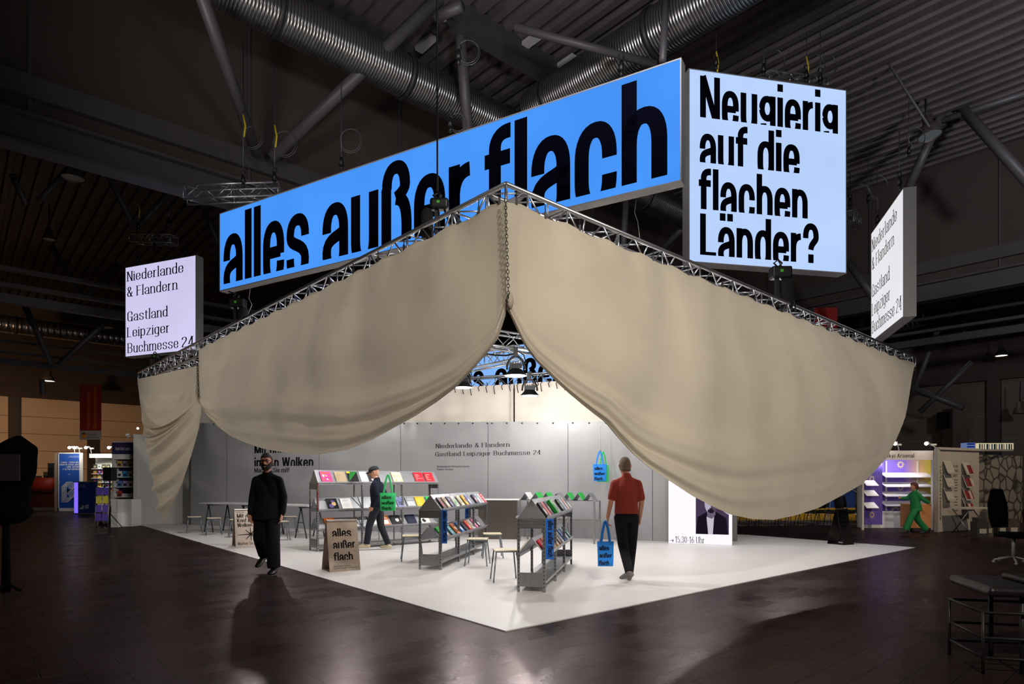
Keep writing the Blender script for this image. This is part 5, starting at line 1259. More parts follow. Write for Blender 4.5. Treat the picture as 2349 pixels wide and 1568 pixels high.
def shoe(mb, ankle, toe, h=.05):
    a, t_ = V(ankle), V(toe); d = (t_ - a); d.z = 0; d.normalize(); heel = V((a.x, a.y, 0)) - d * .07
    dz = t_.z - (a.z - .08)
    def q(x, z): return V(a) + d * x + V((0, 0, z - .08)) + V((0, 0, dz * x / .2))
    mb.tube([q(-.075, .04), q(-.05, .045), q(0, .05), q(.06, .045), q(.12, .036), q(.17, .028), q(.195, .024)], [(.030, .028), (.040, .036), (.046, .042), (.046, .046), (.036, .052), (.026, .046), (.014, .026)], 12, up=(0, 0, 1))
    mb.tube([q(0, .06), q(-.01, .10)], [.045, .044], 12)
def person(label, loc, rz, J, cloth, headdir, extra=None, scale=1.0, vox=.0075, skin=None):
    t = thing('person', label, 'person', loc, rz); t.scale = (scale,) * 3
    skin = skin or SKIN
    mb = MB()
    ellipsoid_loft(mb, [((J['pel'][0], J['pel'][1], .84), .10, .08), ((J['pel'][0], J['pel'][1], .93), .155, .11), ((J['pel'][0], J['pel'][1], 1.02), .145, .10), ((J['ch'][0], J['ch'][1], 1.12), .132, .092), ((J['ch'][0], J['ch'][1], 1.25), .155, .108), ((J['ch'][0], J['ch'][1], 1.34), .140, .095), ((J['ch'][0], J['ch'][1], 1.39), .095, .072), ((J['ch'][0], J['ch'][1] - .0, 1.44), .056, .054)])
    limb(mb, [(J['ch'][0], J['ch'][1] + .01, 1.43), J['neck'], V(J['head']) - V((0, 0, .06))], [.052, .053, .052])
    T = head(mb, J['head'], headdir)
    for s in 'LR':
        limb(mb, [J['sh' + s], J['el' + s], J['wr' + s]], [.046, .040, .029]); limb(mb, [(J['ch'][0], J['ch'][1], 1.37), J['sh' + s]], [.05, .044])
        limb(mb, [J['hip' + s], J['kn' + s], J['an' + s]], [.080, .055, .040])
        h = J['hd' + s]; hand(mb, J['wr' + s], h[0], h[1], h[2], h[3])
        mb.tube([V(J['an' + s]), V(J['an' + s]).lerp(V(J['toe' + s]), .4), V(J['an' + s]).lerp(V(J['toe' + s]), .7)], [.034, .024, .010], 10)
    remesh(obj('body', mb, skin, t), vox, 4)
    for nm, (fn, m, vx) in cloth.items():
        mb = MB(); fn(mb, J, T); o = obj(nm, mb, m, t)
        if vx: remesh(o, vx, 8)
    if extra: extra(t, J, T)
    return t
def trousers(thigh, knee, hem, waist=(.165, .118), drop=0):
    def f(mb, J, T):
        x, y = J['pel'][0], J['pel'][1]
        ellipsoid_loft(mb, [((x, y, .83), .11, .085), ((x, y, .90), waist[0] * 1.02, waist[1] * 1.05), ((x, y, .98), waist[0], waist[1]), ((x, y, 1.04), waist[0] * .94, waist[1] * .95)])
        for s in 'LR':
            a = V(J['an' + s]); k = V(J['kn' + s]); e = k.lerp(a, 1.0) + V((0, 0, drop)); hp = V(J['hip' + s])
            pts = [hp + V((0, 0, -.02)), hp.lerp(k, .4), k, k.lerp(e, .5), e]; mb.tube(pts, [thigh, thigh * .93, knee, (knee + hem) / 2, hem], 16)
            mb.sphere(k, knee * .97, n=12); mb.sphere(hp + V((0, 0, -.03)), thigh, n=12)
    return f
def top(hem, wdt=1.0, sleeve='long', r=(.068, .058, .042), collar=True, deep=1.0, flare=0):
    def f(mb, J, T):
        x, y = J['ch'][0], J['ch'][1]; px, py = J['pel'][0], J['pel'][1]
        ellipsoid_loft(mb, [((px, py, hem), (.168 + flare) * wdt, (.125 + flare * .6) * deep), ((px, py, 1.0), (.165 + flare * .6) * wdt, .122 * deep), ((x, y, 1.12), .158 * wdt, .115 * deep), ((x, y, 1.25), .168 * wdt, .125 * deep), ((x, y, 1.34), .158 * wdt, .114 * deep), ((x, y, 1.40), .124 * wdt, .094), ((x, y + .005, 1.445), .084, .076), ((x, y + .01, 1.485), .066, .064)], 20)
        for s in 'LR':
            sh, el, wr = V(J['sh' + s]), V(J['el' + s]), V(J['wr' + s])
            limb(mb, [(x + (.05 if s == 'L' else -.05), y + .005, 1.425), sh], [.048, r[0] * .86]); limb(mb, [(x, y, 1.33), sh], [.085, r[0] * .9])
            if sleeve == 'long': limb(mb, [sh, el, el.lerp(wr, .97)], (r[0] * .95, r[1], r[2]))
            else: limb(mb, [sh, sh.lerp(el, .55), sh.lerp(el, .82)], [r[0], r[0] * .98, r[0] * .95])
        if collar: mb.tube([V((x, y + .012, 1.43)), V((x, y + .006, 1.515))], [.068, .060], 14)
    return f
def shoes(mb, J, T):
    for s in 'LR': shoe(mb, J['an' + s], J['toe' + s])
def hair_cap(low=.0, front=.055, th=.012):
    def f(mb, J, T):
        n = 20; vs = []; fs = []
        zs = [-.06 + low, -.02 + low, .02, .05, .08, .105, .12, .127]
        for z in zs:
            for k in range(n):
                q = 2 * math.pi * k / n; c, s = math.cos(q), math.sin(q)
                zz = z if s < .3 else max(z, front + .012 * (z + .06))
                e = math.sqrt(max(.02, 1 - ((zz - .02) / (.112 + th)) ** 2)) if zz > .02 else 1 - .9 * max(0, -.0 - zz) ** 1.0
                vs.append(T((.076 + th) * c * e, -.008 + (.100 + th) * s * e, zz))
        for i in range(len(zs) - 1):
            for k in range(n): l = (k + 1) % n; fs.append((i * n + k, i * n + l, (i + 1) * n + l, (i + 1) * n + k))
        fs.append(tuple((len(zs) - 1) * n + k for k in range(n))); fs.append(tuple(range(n - 1, -1, -1))); mb.add(vs, fs, 0, True)
    return f
def eyes(t, T, col=(40, 30, 24)):
    for x in (-1, 1):
        mb = MB(); mb.sphere(T(x * .032, .086, .012),   .0115, n=10); mb.sphere(T(x * .032, .0945, .012), .0065, n=8, mi=1); obj('eye', mb, [mat('eye_white', (120, 112, 106), .4), mat('iris_%d' % col[0], col, .2)], t)
BLKCLOTH = mat('black_cloth', (17, 17, 19), .9, bump=.3, bscale=7, spec=.15); BLKTR = mat('black_trousers', (20, 20, 23), .9, bump=.3, bscale=6, spec=.15)
BLKSHOE = mat('black_shoe_leather', (16, 16, 17), .4)
# man in black, walking towards us on the dark floor
J = dict(pel=(0, 0), ch=(0, .01), neck=(0, .0, 1.49), head=(.0, -.015, 1.635), shL=(.163, .01, 1.365), elL=(.215, .04, 1.12), wrL=(.225, -.03, .895), shR=(-.163, .01, 1.365), elR=(-.215, .03, 1.12), wrR=(-.215, -.04, .895),
         hipL=(.09, 0, .92), knL=(.11, -.06, .50), anL=(.115, -.04, .09), toeL=(.135, -.21, .025), hipR=(-.09, 0, .92), knR=(-.125, .05, .52), anR=(-.20, .36, .24), toeR=(-.225, .22, .06),
         hdL=((.02, -.15, -1), (-1, -.3, 0), (0, -1, 0), .55), hdR=((0, -.15, -1), (1, -.3, 0), (0, -1, 0), .55))
def glasses(t, J, T):
    eyes(t, T)
    g = MB()
    for x in (-1, 1):
        g.tube([T(x * .034 + .024 * math.cos(q), .104, .010 + .018 * math.sin(q)) for q in [2 * math.pi * i / 12 for i in range(12)]], .0035, 6, closed=True); g.tube([T(x * .058, .102, .014), T(x * .080, .05, .016), T(x * .084, -.01, .014)], .003, 5)
    g.tube([T(-.012, .106, .014), T(.012, .106, .014)], .003, 5); obj('glasses', g, BLACK, t)
    b = MB(); n = 18; vs = []; fs = []
    zt_ = [-.118, -.105, -.075, -.04, 0, .04]; hx = [.030, .045, .058, .068, .074, .077]; hy = [.045, .065, .085, .095, .100, .102]; ho = [.032, .026, .010, .002, -.004, -.008]
    for j in range(7):
        for k in range(n):
            q = -.25 + (math.pi + .5) * k / (n - 1); top_ = -.088 + .095 * abs(math.cos(q)) ** 1.6; z = -.126 + (top_ + .126) * j / 6
            zz = max(z, -.118); k_ = .6 if j == 0 else 1
            vs.append(T((np.interp(zz, zt_, hx) + .006) * math.cos(q) * k_, np.interp(zz, zt_, ho) + (np.interp(zz, zt_, hy) + .006) * math.sin(q) * k_, z))
    for i in range(6):
        for k in range(n - 1): fs.append((i * n + k, i * n + k + 1, (i + 1) * n + k + 1, (i + 1) * n + k))
    b.add(vs, fs, 0, True); b.tube([T(-.034, .088, -.058), T(-.016, .100, -.052), T(.016, .100, -.052), T(.034, .088, -.058)], .006, 6)
    bo = obj('beard', b, mat('dark_beard', (26, 20, 17), .9, bump=.5, bscale=80), t); sd = bo.modifiers.new('thick', 'SOLIDIFY'); sd.thickness = .012; sd.offset = -.3
def loc2(px, py, z=0): p = G(px, py); p.z = z; return p
SC = 1.92 / 1.8
person('bearded man in glasses and loose black clothes walking towards us on the dark floor', loc2(613, 1318), -.04, J, {
    'shirt': (top(.80, 1.10, 'long', (.070, .066, .056), True, 1.08, .03), BLKCLOTH, .011), 'trousers': (trousers(.108, .098, .092, (.175, .13), .02), BLKTR, .012), 'shoes': (shoes, BLKSHOE, .009),
    'hair': (hair_cap(.015, .058, .011), mat('dark_hair', (24, 19, 16), .7, bump=.4, bscale=60), .009)}, (.10, -1, -.02), glasses, SC, skin=SKIN2)
# man in the rust polo shirt, seen from behind, walking away with a blue bag
J2 = dict(pel=(0, 0), ch=(.0, -.01), neck=(.0, -.02, 1.49), head=(.012, -.055, 1.618), shL=(.163, -.01, 1.365), elL=(.245, .03, 1.14), wrL=(.205, -.0, .90), shR=(-.163, -.01, 1.365), elR=(-.255, .0, 1.15), wrR=(-.262, -.11, .915),
          hipL=(.088, 0, .92), knL=(.065, .06, .50), anL=(.025, .30, .16), toeL=(.055, .235, .03), hipR=(-.088, 0, .92), knR=(-.09, -.05, .49), anR=(-.045, -.02, .09), toeR=(-.06, -.19, .025),
          hdL=((.0, -.1, -1), (-1, 0, 0), (0, -1, 0), .9), hdR=((0, -.05, -1), (1, -.2, 0), (0, -1, 0), .5))
# (built facing away: the whole figure is turned round; L is the photo's left hand, which holds the bag)
J2.update(elL=(.222, .02, 1.13), wrL=(.262, -.02, .90), elR=(-.212, .02, 1.12), wrR=(-.20, -.04, .895))
person('man in a rust red polo shirt and black trousers walking away, carrying a blue bag', loc2(1437, 1333, Z0), math.pi + .03, J2, {
    'polo_shirt': (top(.945, 1.03, 'short', (.064, .058, .05), True, 1.02), mat('rust_red_knit', (150, 52, 40), .85, bump=.25, bscale=10, vary=.06), .010),
    'trousers': (trousers(.092, .068, .058, (.16, .118), .0), mat('charcoal_trousers', (26, 26, 30), .85, bump=.25, bscale=8, spec=.2), .010), 'shoes': (shoes, mat('grey_suede_shoe', (112, 108, 104), .8), .009),
    'hair': (hair_cap(-.02, .05, .007), mat('short_grey_hair', (112, 92, 80), .85, bump=.5, bscale=90), .008)}, (.05, -1, -.15), lambda t, J, T: eyes(t, T), 1.02)
bl = P(1389, 1298, 8.75)
tote('bright blue tote bag with lettering, carried by the man in the rust red shirt', bl, .0, (24, 130, 228), True, .225, .345, .28, None, .06)
# man in the cap, walking to the left past the tall rack
J3 = dict(pel=(0, 0), ch=(0, -.02), neck=(0, -.035, 1.49), head=(0, -.075, 1.625), shL=(.15, -.02, 1.365), elL=(.20, .06, 1.15), wrL=(.18, -.05, .93), shR=(-.15, .0, 1.365), elR=(-.22, .09, 1.15), wrR=(-.19, -.01, .93),
          hipL=(.088, 0, .92), knL=(.10, -.14, .52), anL=(.10, -.20, .12), toeL=(.11, -.37, .05), hipR=(-.088, 0, .92), knR=(-.095, .04, .50), anR=(-.10, .20, .10), toeR=(-.11, .03, .03),
          hdL=((-.02, -.3, -1), (-1, 0, 0), (0, -1, 0), .6), hdR=((0, -.3, -1), (1, 0, 0), (0, -1, 0), .6))
NAVY = mat('navy_jacket', (24, 28, 44), .85, bump=.3, bscale=8, spec=.2)
def capman(t, J, T):
    eyes(t, T)
    c = MB(); n = 20; vs = []; fs = []
    prof = [(.030, 1.02), (.06, 1.0), (.09, .9), (.112, .68), (.125, .35), (.128, .02)]
    for z, e in prof:
        for k in range(n): q = 2 * math.pi * k / n; vs.append(T(.088 * e * math.cos(q), -.006 + .114 * e * math.sin(q), z))
    for i in range(len(prof) - 1):
        for k in range(n): l = (k + 1) % n; fs.append((i * n + k, i * n + l, (i + 1) * n + l, (i + 1) * n + k))
    c.add(vs, fs, 0, True)
    br = [[T(.075 * math.cos(q) * e, .0 + .10 * math.sin(q) + (e2) * math.sin(q) ** .6, .034 - .02 * (e2 / .08) + .012 * math.cos(q) ** 2 * -1) for q in [.15 + (math.pi - .3) * k / 12 for k in range(13)]] for e, e2 in ((1, 0), (1.02, .04), (.95, .085))]
    c.grid(br); o = obj('cap', c, mat('dark_cap', (30, 32, 36), .8), t); sd = o.modifiers.new('thick', 'SOLIDIFY'); sd.thickness = .006
    lw = MB(); lw.tube([V((-.06, -.03, 1.46)), V((-.03, -.105, 1.47)), V((.03, -.105, 1.47)), V((.06, -.03, 1.46))], .01, 6)
person('man in a dark cap and navy clothes walking left past the tall rack', loc2(866, 1262, Z0), -math.pi / 2 - .12, J3, {
    'jacket': (top(.88, 1.06, 'long', (.072, .062, .048), True, 1.1), NAVY, .010), 'trousers': (trousers(.095, .075, .062, (.165, .12), .01), mat('dark_navy_trousers', (28, 30, 42), .85, bump=.25, bscale=8), .010), 'shoes': (shoes, mat('cream_trainers', (206, 196, 160), .7), .009)}, (.12, -1, -.28), capman, 1.79 / 1.8)
GB_ = P(893, 1170, 12.72)
tote('bright green tote bag with lettering on the shoulder of the man in the cap', P(890, 1171, 12.58), .25, (44, 190, 104), True, .31, .36, .36, None, .09)
# woman in green striding to the left in the far aisle
J4 = dict(pel=(0, 0), ch=(0, -.03), neck=(0, -.04, 1.49), head=(0, -.07, 1.63), shL=(.145, -.03, 1.365), elL=(.18, .12, 1.20), wrL=(.17, .30, 1.08), shR=(-.145, -.03, 1.365), elR=(-.19, -.16, 1.22), wrR=(-.16, -.38, 1.22),
          hipL=(.085, 0, .92), knL=(.09, -.24, .56), anL=(.09, -.40, .13), toeL=(.10, -.58, .06), hipR=(-.085, 0, .92), knR=(-.09, .12, .50), anR=(-.09, .40, .14), toeR=(-.10, .24, .03),
          hdL=((0, .6, -.6), (-1, 0, 0), (0, -.3, 1), .6), hdR=((0, -1, .2), (1, 0, 0), (0, .2, 1), .5))
GRNC = mat('green_suit_cloth', (16, 116, 58), .8, bump=.3, bscale=8)
def longhair(mb, J, T):
    hair_cap(-.02, .05, .02)(mb, J, T); mb.tube([T(0, -.07, .06), T(0, -.10, -.04), T(0, -.09, -.13)], [(.085, .06), (.09, .055), (.07, .035)], 12, up=tuple(T(1, 0, 0) - T(0, 0, 0)))
person('woman in a loose green suit striding left in front of the purple booth', loc2(2101, 1226), -math.pi / 2, J4, {
    'jacket': (top(.80, 1.12, 'long', (.078, .070, .060), True, 1.15, .03), GRNC, .012), 'trousers': (trousers(.115, .105, .10, (.175, .13), .03), GRNC, .012), 'shoes': (shoes, mat('dark_trainers', (46, 44, 46), .7), .010),
    'hair': (longhair, mat('auburn_hair', (84, 36, 28), .7, bump=.4, bscale=50), .009)}, (.15, -1, -.05), lambda t, J, T: eyes(t, T), 1.44 / 1.8, vox=.009, skin=SKIN2)
# ------------------------------------------------------------------ BOOTHS around the stand
PURP = None
def purple_graphic():
    m = bpy.data.materials.new('purple_yellow_print'); m.use_nodes = True; nt = m.node_tree; b = nt.nodes['Principled BSDF']; b.inputs['Roughness'].default_value = .5
    tc = nt.nodes.new('ShaderNodeTexCoord'); sx = nt.nodes.new('ShaderNodeSeparateXYZ'); cr = nt.nodes.new('ShaderNodeValToRGB')
    nt.links.new(tc.outputs['Generated'], sx.inputs[0]); nt.links.new(sx.outputs[0], cr.inputs[0]); nt.links.new(cr.outputs[0], b.inputs['Base Color'])
    e = cr.color_ramp.elements; e[0].position = .45; e[0].color = srgb(104, 78, 176); e[1].position = .98; e[1].color = srgb(222, 214, 30)
    n = cr.color_ramp.elements.new(.72); n.color = srgb(196, 160, 120); return m
PURPLE = mat('purple_print', (96, 78, 164), .5); SHELFW = mat('white_shelf', (236, 234, 238), .5); SUN = mat('pale_gold_print', (214, 196, 130), .6)
def sunburst(mb, c, ux, uy, R, n=12, mi=0):
    c, ux, uy = V(c), V(ux), V(uy)
    for k in range(n):
        q = 2 * math.pi * k / n; d = ux * math.cos(q) + uy * math.sin(q); e = ux * -math.sin(q) + uy * math.cos(q)
        mb.poly([c + d * R * .5 - e * R * .10, c + d * R * .5 + e * R * .10, c + d * R], mi)
        q2 = q + math.pi / n; d2 = ux * math.cos(q2) + uy * math.sin(q2); a0 = ux * math.cos(q + math.pi * 2 / n) + uy * math.sin(q + math.pi * 2 / n)
        mb.poly([c + d * R * .40, c + d * R * .52, c + a0 * R * .52, c + a0 * R * .40], mi)
def Xat(px, Y): return (px - CX) / FPX * Y
def Zat(py, Y): return HC - (py - HY) / FPX * Y
YB = 18.5
t = thing('exhibition_booth', 'purple booth with white sloped shelves, open front and named fascia at right', 'booth', (Xat(2020, YB), YB, 0)); O = V(t.location)
def L_(px, py, Y): p = P(px, py, Y); return p - O
Xl, Xr = Xat(1978, YB) - O.x, Xat(2142, YB) - O.x; zt = Zat(1033, YB); zf = Zat(1054, YB)
mb = MB(); mb.box(Xl - 1.2, Xr, 0, .05, zf, zt); f = obj('fascia', mb, mat('fascia_board', (206, 200, 196), .6), t)
l = MB(); write(l, 'Mystetskyi Arsenal', dict(SANS, w=.56, s=.14, t=.13), (Xat(1995, YB) - O.x, -.004, Zat(1049, YB)), (1, 0, 0), UP, width=Xat(2097, YB) - Xat(1995, YB), xh=.085); obj('lettering', l, PRINT, f)
mb = MB(); mb.box(Xat(2010, YB + 1.2) - O.x, Xat(2150, YB + 1.2) - O.x, 1.2, 1.24, .3, zf + .3); obj('back_panel', mb, purple_graphic(), t)
mb = MB()
YBk = YB + 1.19
sunburst(mb, L_(2066, 1065, YBk), (1, 0, 0), (0, 0, 1), .14); sunburst(mb, L_(2054, 1171, YBk), (1, 0, 0), (0, 0, 1), .19)
sunburst(mb, L_(2066, 1118, YBk), (1, 0, 0), (0, 0, 1), .12)
obj('sun_print', mb, SUN, t)
mb = MB(); mb.box(Xat(2019, YB) - O.x, Xat(2139, YB) - O.x, .85, 1.2, .0, .47); mb.box(Xat(2019, YB) - O.x, Xat(2139, YB) - O.x, .83, 1.2, .47, .50); obj('base_cabinet', mb, WHITE, t)
for k, py in enumerate((1092, 1114, 1136, 1158)):
    mb = MB(); z = Zat(py + 1.5, YB + .9); x0, x1 = Xat(2030, YB + .9) - O.x, Xat(2138, YB + .9) - O.x
    mb.prism([(x0, .85, z), (x0, 1.18, z + .14), (x0, 1.18, z + .125), (x0, .85, z - .012)], (x1 - x0, 0, 0)); mb.box(x0, x1, .845, .86, z - .012, z + .03); obj('sloped_shelf', mb, SHELFW, t)
mb = MB()
for px in (2032, 2104): mb.box(Xat(px, YBk) - O.x - .02, Xat(px, YBk) - O.x + .02, 1.16, 1.2, .47, zf)
mb.box(Xr - .02, Xr + .07, 0, .10, 0, zt); mb.box(Xat(1978, YB) - O.x, Xat(1982, YB) - O.x, 0, .06, 0, zt); mb.box(Xat(2017, YB) - O.x, Xat(2020, YB) - O.x, .8, 1.2, 0, zt)
obj('booth_frame', mb, mat('booth_profile', (206, 200, 190), .5), t)
mb = MB(); mb.box(Xat(1984, YB + .5) - O.x, Xat(2024, YB + .5) - O.x, .5, .54, .12, zf); sp = obj('side_panel', mb, PURPLE, t)
mb = MB(); YS = YB + .49
for py, R in ((1098, .13), (1180, .13)): sunburst(mb, L_(2000, py, YS), (.8, 0, 0), (0, 0, 1), R)
obj('sun_print', mb, SUN, sp)
for py in (1113, 1136, 1164):
    mb = MB(); z = Zat(py, YB + .3); x0, x1 = Xat(1985, YB + .3) - O.x, Xat(2013, YB + .3) - O.x; mb.prism([(x0, .22, z), (x0, .48, z + .16), (x0, .48, z + .145), (x0, .22, z - .012)], (x1 - x0, 0, 0)); obj('sloped_shelf', mb, SHELFW, t)
d = bpy.data.lights.new('booth_strip', 'AREA'); d.shape = 'RECTANGLE'; d.size = 1.5; d.size_y = .05; d.energy = 22; d.color = (.95, .93, 1); lo = bpy.data.objects.new('booth_strip_light', d); COL.objects.link(lo); lo.parent = t; lo.location = ((Xat(2080, YB) - O.x), .45, zf - .02); lo.rotation_euler = (math.radians(40), 0, 0)
def arm_lamp(p, label, dx=-.35, on=True, s=1.0):
    t = thing('arm_spotlight', label, 'lamp', p)
    mb = MB(); mb.tube([(0, 0, 0), (-.02 * s, 0, .1 * s), (dx * .4, 0, .16 * s), (dx, -.1, .24 * s)], .014, 6); obj('arm', mb, WHITE, t)
    mb = MB(); mb.box(-.06 + dx * .35, .10 + dx * .35, -.04, .06, .15 * s, .2 * s); mb.tube([(dx, -.1, .24 * s), (dx - .09 * s, -.16, .20 * s)], [.03, .055], 10); obj('lamp_head', mb, WHITE, t)
    if on: l = MB(); l.sphere((dx - .10 * s, -.175, .195 * s), .05 * s, n=10); obj('bulb', l, emitter('bright_bulb', (255, 250, 240), 30), t)
    return t
arm_lamp(V((Xat(2147, YB), YB, zt)), 'lit arm spotlight on the right end of the purple booth fascia', -.30)
arm_lamp(V((Xat(2062, YB), YB, zt)), 'white arm spotlight beside the drape on the purple booth fascia', -.12)
# trolley
x0, x1 = Xat(2090, 17.6), Xat(2137, 17.6); t = thing('wooden_trolley', 'orange brown wooden trolley on castors behind the woman in green', 'trolley', ((x0 + x1) / 2, 17.6, 0)); hw = (x1 - x0) / 2
mb = MB(); mb.box(-hw, hw, 0, .5, .12, .80); bevel(obj('cabinet_body', mb, mat('orange_wood', (190, 130, 82), .5, vary=.1, vscale=3, stretch=(1, 1, 5)), t), .008)
for x in (-hw + .07, hw - .07): mb = MB(); mb.lathe([(0, -.02), (.055, -.02), (.055, .02), (0, .02)], (x, .06, .055), 14, 0, V((1, .3, 0))); mb.box(x - .02, x + .02, .03, .09, .07, .12); obj('castor', mb, BLACK, t)
# white wall with hashtag lettering and sloped shelves
p0, p1 = P(2149, 1228, 17.8), P(2246, 1222, 18.7); p0.z = p1.z = 0
u = (p1 - p0); WW = u.length; t = thing('display_wall', 'white booth wall with upright hashtag lettering and six sloped trays', 'display wall', p0, angz(u)); F = Face(p0, u, WW, 2.4)
R = Matrix(((F.ux.x, F.ux.y, 0), (-F.ux.y, F.ux.x, 0), (0, 0, 1)))
GW = mat('grey_white_wall', (168, 162, 154), .7)
mb = MB(); mb.box(0, WW, 0, .06, 0, 2.33); mb.box(-.03, .06, -.05, .06, 0, 2.36); mb.box(0, WW, -.05, .06, 2.33, 2.40); obj('wall_board', mb, GW, t)
def lp(px, py): return F.px(px, py)
mb = MB(); xa, ya = lp(2157, 1192); xb, yb = lp(2157, 1065); write(mb, '#IAMINTROVERT', dict(SANS, s=.2, t=.18, w=.72), (xa + .03, -.004, ya), UP, (-1, 0, 0), width=yb - ya, xh=.085)
xa, ya = lp(2187, 1072); 
for k, s_ in enumerate(('FOR', 'THOSE', 'QUIET')): write(mb, s_, SANS, (xa, -.004, ya - .13 * k), (1, 0, 0), UP, width=.22, xh=.055)
for k in range(11):
    xa, ya = lp(2189, 1100 + k * 6.2 + (8 if k > 4 else 0)); mb.box(xa, xa + .16, -.004, -.002, ya - .01, ya + .008)
obj('lettering', mb, mat('faded_print', (56, 52, 50), .7), t)
ci = 0
for col_, (px, w_) in enumerate(((2161, .34), (2204, .34))):
    for r_, py in enumerate((1085, 1116, 1146) if col_ == 0 else (1088, 1117, 1146, 1170)):
        xa, ya = lp(px, py); mb = MB(); mb.prism([(xa, -.17, ya), (xa, -.04, ya + .36), (xa, -.03, ya + .355), (xa, -.16, ya - .012)], (w_, 0, 0)); mb.box(xa, xa + w_, -.19, -.165, ya - .012, ya + .03); obj('sloped_tray', mb, GW, t)
        if col_ == 1:
            up = V((0, .13, .36)).normalized()
            for k in range(5):
                b0 = V((xa + .015 + k * .064, -.175, ya + .02)); mb = MB(); hgt = .26 if r_ < 3 else .18; mb.prism([b0, b0 + V((.056, 0, 0)), b0 + V((.056, 0, 0)) + up * hgt, b0 + up * hgt], V((0, -.02, .012)))
                Rz = Matrix.Rotation(angz(u), 4, 'Z'); o = obj('book', MB_ := mb, cover(((196, 188, 180), (120, 60, 60), (150, 40, 44), (60, 50, 50), (190, 120, 110))[(k + r_) % 5])); o.matrix_world = Matrix.Translation(p0) @ Rz
                tag(o, '%s book from the left on the %s tray of the hashtag wall' % (ORDS[k], ORDS[r_]), 'book', 'books on the trays of the hashtag wall'); ci += 1
tb = p0 + u.normalized() * .25 - F.n * -.1
t = thing('folding_table', 'narrow white folding table leaning out from the hashtag wall', 'table', p0 + u.normalized() * .2 + F.n * .75, angz(u))
mb = MB(); mb.box(0, 1.15, 0, .55, .66, .70); obj('table_top', mb, GW, t)
for x in (.1, 1.05): mb = MB(); mb.rod((x, .05, .66), (x, .5, 0), .015, 6); mb.rod((x, .5, .66), (x, .05, 0), .015, 6); obj('folding_leg', mb, STEEL, t)
mb = MB(); mb.rod((.2, -.1, .63), (1.25, -.3, .12), .02, 6); obj('brace_bar', mb, mat('pale_wood_bar', (150, 128, 104), .6), t)
# stone-patterned booth and the lit sign strip beyond
def stone_mat():
    m = bpy.data.materials.new('stone_wall_print'); m.use_nodes = True; nt = m.node_tree; b = nt.nodes['Principled BSDF']; b.inputs['Roughness'].default_value = .7
    tc = nt.nodes.new('ShaderNodeTexCoord'); vo = nt.nodes.new('ShaderNodeTexVoronoi'); vo.feature = 'DISTANCE_TO_EDGE'; vo.inputs['Scale'].default_value = 2.6; vo.inputs['Randomness'].default_value = .7
    cr = nt.nodes.new('ShaderNodeValToRGB'); cr.color_ramp.elements[0].position = .02; cr.color_ramp.elements[0].color = srgb(60, 54, 48); cr.color_ramp.elements[1].position = .12; cr.color_ramp.elements[1].color = srgb(136, 130, 120)
    nt.links.new(tc.outputs['Object'], vo.inputs[0]); nt.links.new(vo.outputs['Distance'], cr.inputs[0]); nt.links.new(cr.outputs[0], b.inputs['Base Color']); return m
mb = MB(); q0, q1 = P(2244, 1200, 20.4), P(2345, 1200, 21.5); q0.z = q1.z = 0; mb.frame_box(q0, q1 - q0, V((0, .1, 0)), UP * 2.3)
single('stone_print_wall', mb, stone_mat(), 'booth wall printed with pale stones at the far right', 'display wall')
YS = 25.
t = thing('blue_sign_cube', 'blue and white striped sign block above the hashtag wall', 'sign', (Xat(2216, YS), YS, Zat(1041, YS)))
mb = MB(); mb.box(0, .38, 0, .3, 0, .45); obj('sign_box', mb, emitter('sign_white', (120, 140, 190), .55), t)
mb = MB()
for k in range(4): mb.box(.04, .34, -.006, 0, .04 + k * .11, .10 + k * .11)
obj('stripes', mb, emitter('sign_blue', (30, 50, 150), .5), t)
t = thing('lit_sign_strip', 'lit strip sign with a row of upright stripes at the far right', 'sign', (Xat(2243, YS), YS, Zat(1032, YS)))
Ws = Xat(2325, YS) - Xat(2243, YS); mb = MB(); mb.box(0, Ws, 0, .2, 0, .28); obj('sign_box', mb, emitter('strip_glow', (235, 222, 180), .7), t)
mb = MB(); rr = random.Random(9)
for k in range(14): mb.box(.05 + k * Ws / 14.6, .05 + k * Ws / 14.6 + rr.uniform(.03, .08), -.006, 0, .03, .25, k % 3)
obj('stripes', mb, [emitter('strip_a', (40, 50, 60), .5), emitter('strip_b', (110, 80, 60), .5), emitter('strip_c', (70, 90, 130), .5)], t)
mb = MB(); mb.tube([(.0, 0, 0), (.1, .05, .34), (.1, .1, .40)], .012, 6)
q = P(2170, 1034, 18.2); mb = MB(); mb.frame_box(q, P(2325, 1034, 21.) - q, V((0, .06, 0)), UP * .06); single('fascia_rail', mb, GW, 'pale rail running along the top of the hashtag and stone walls', 'rail')
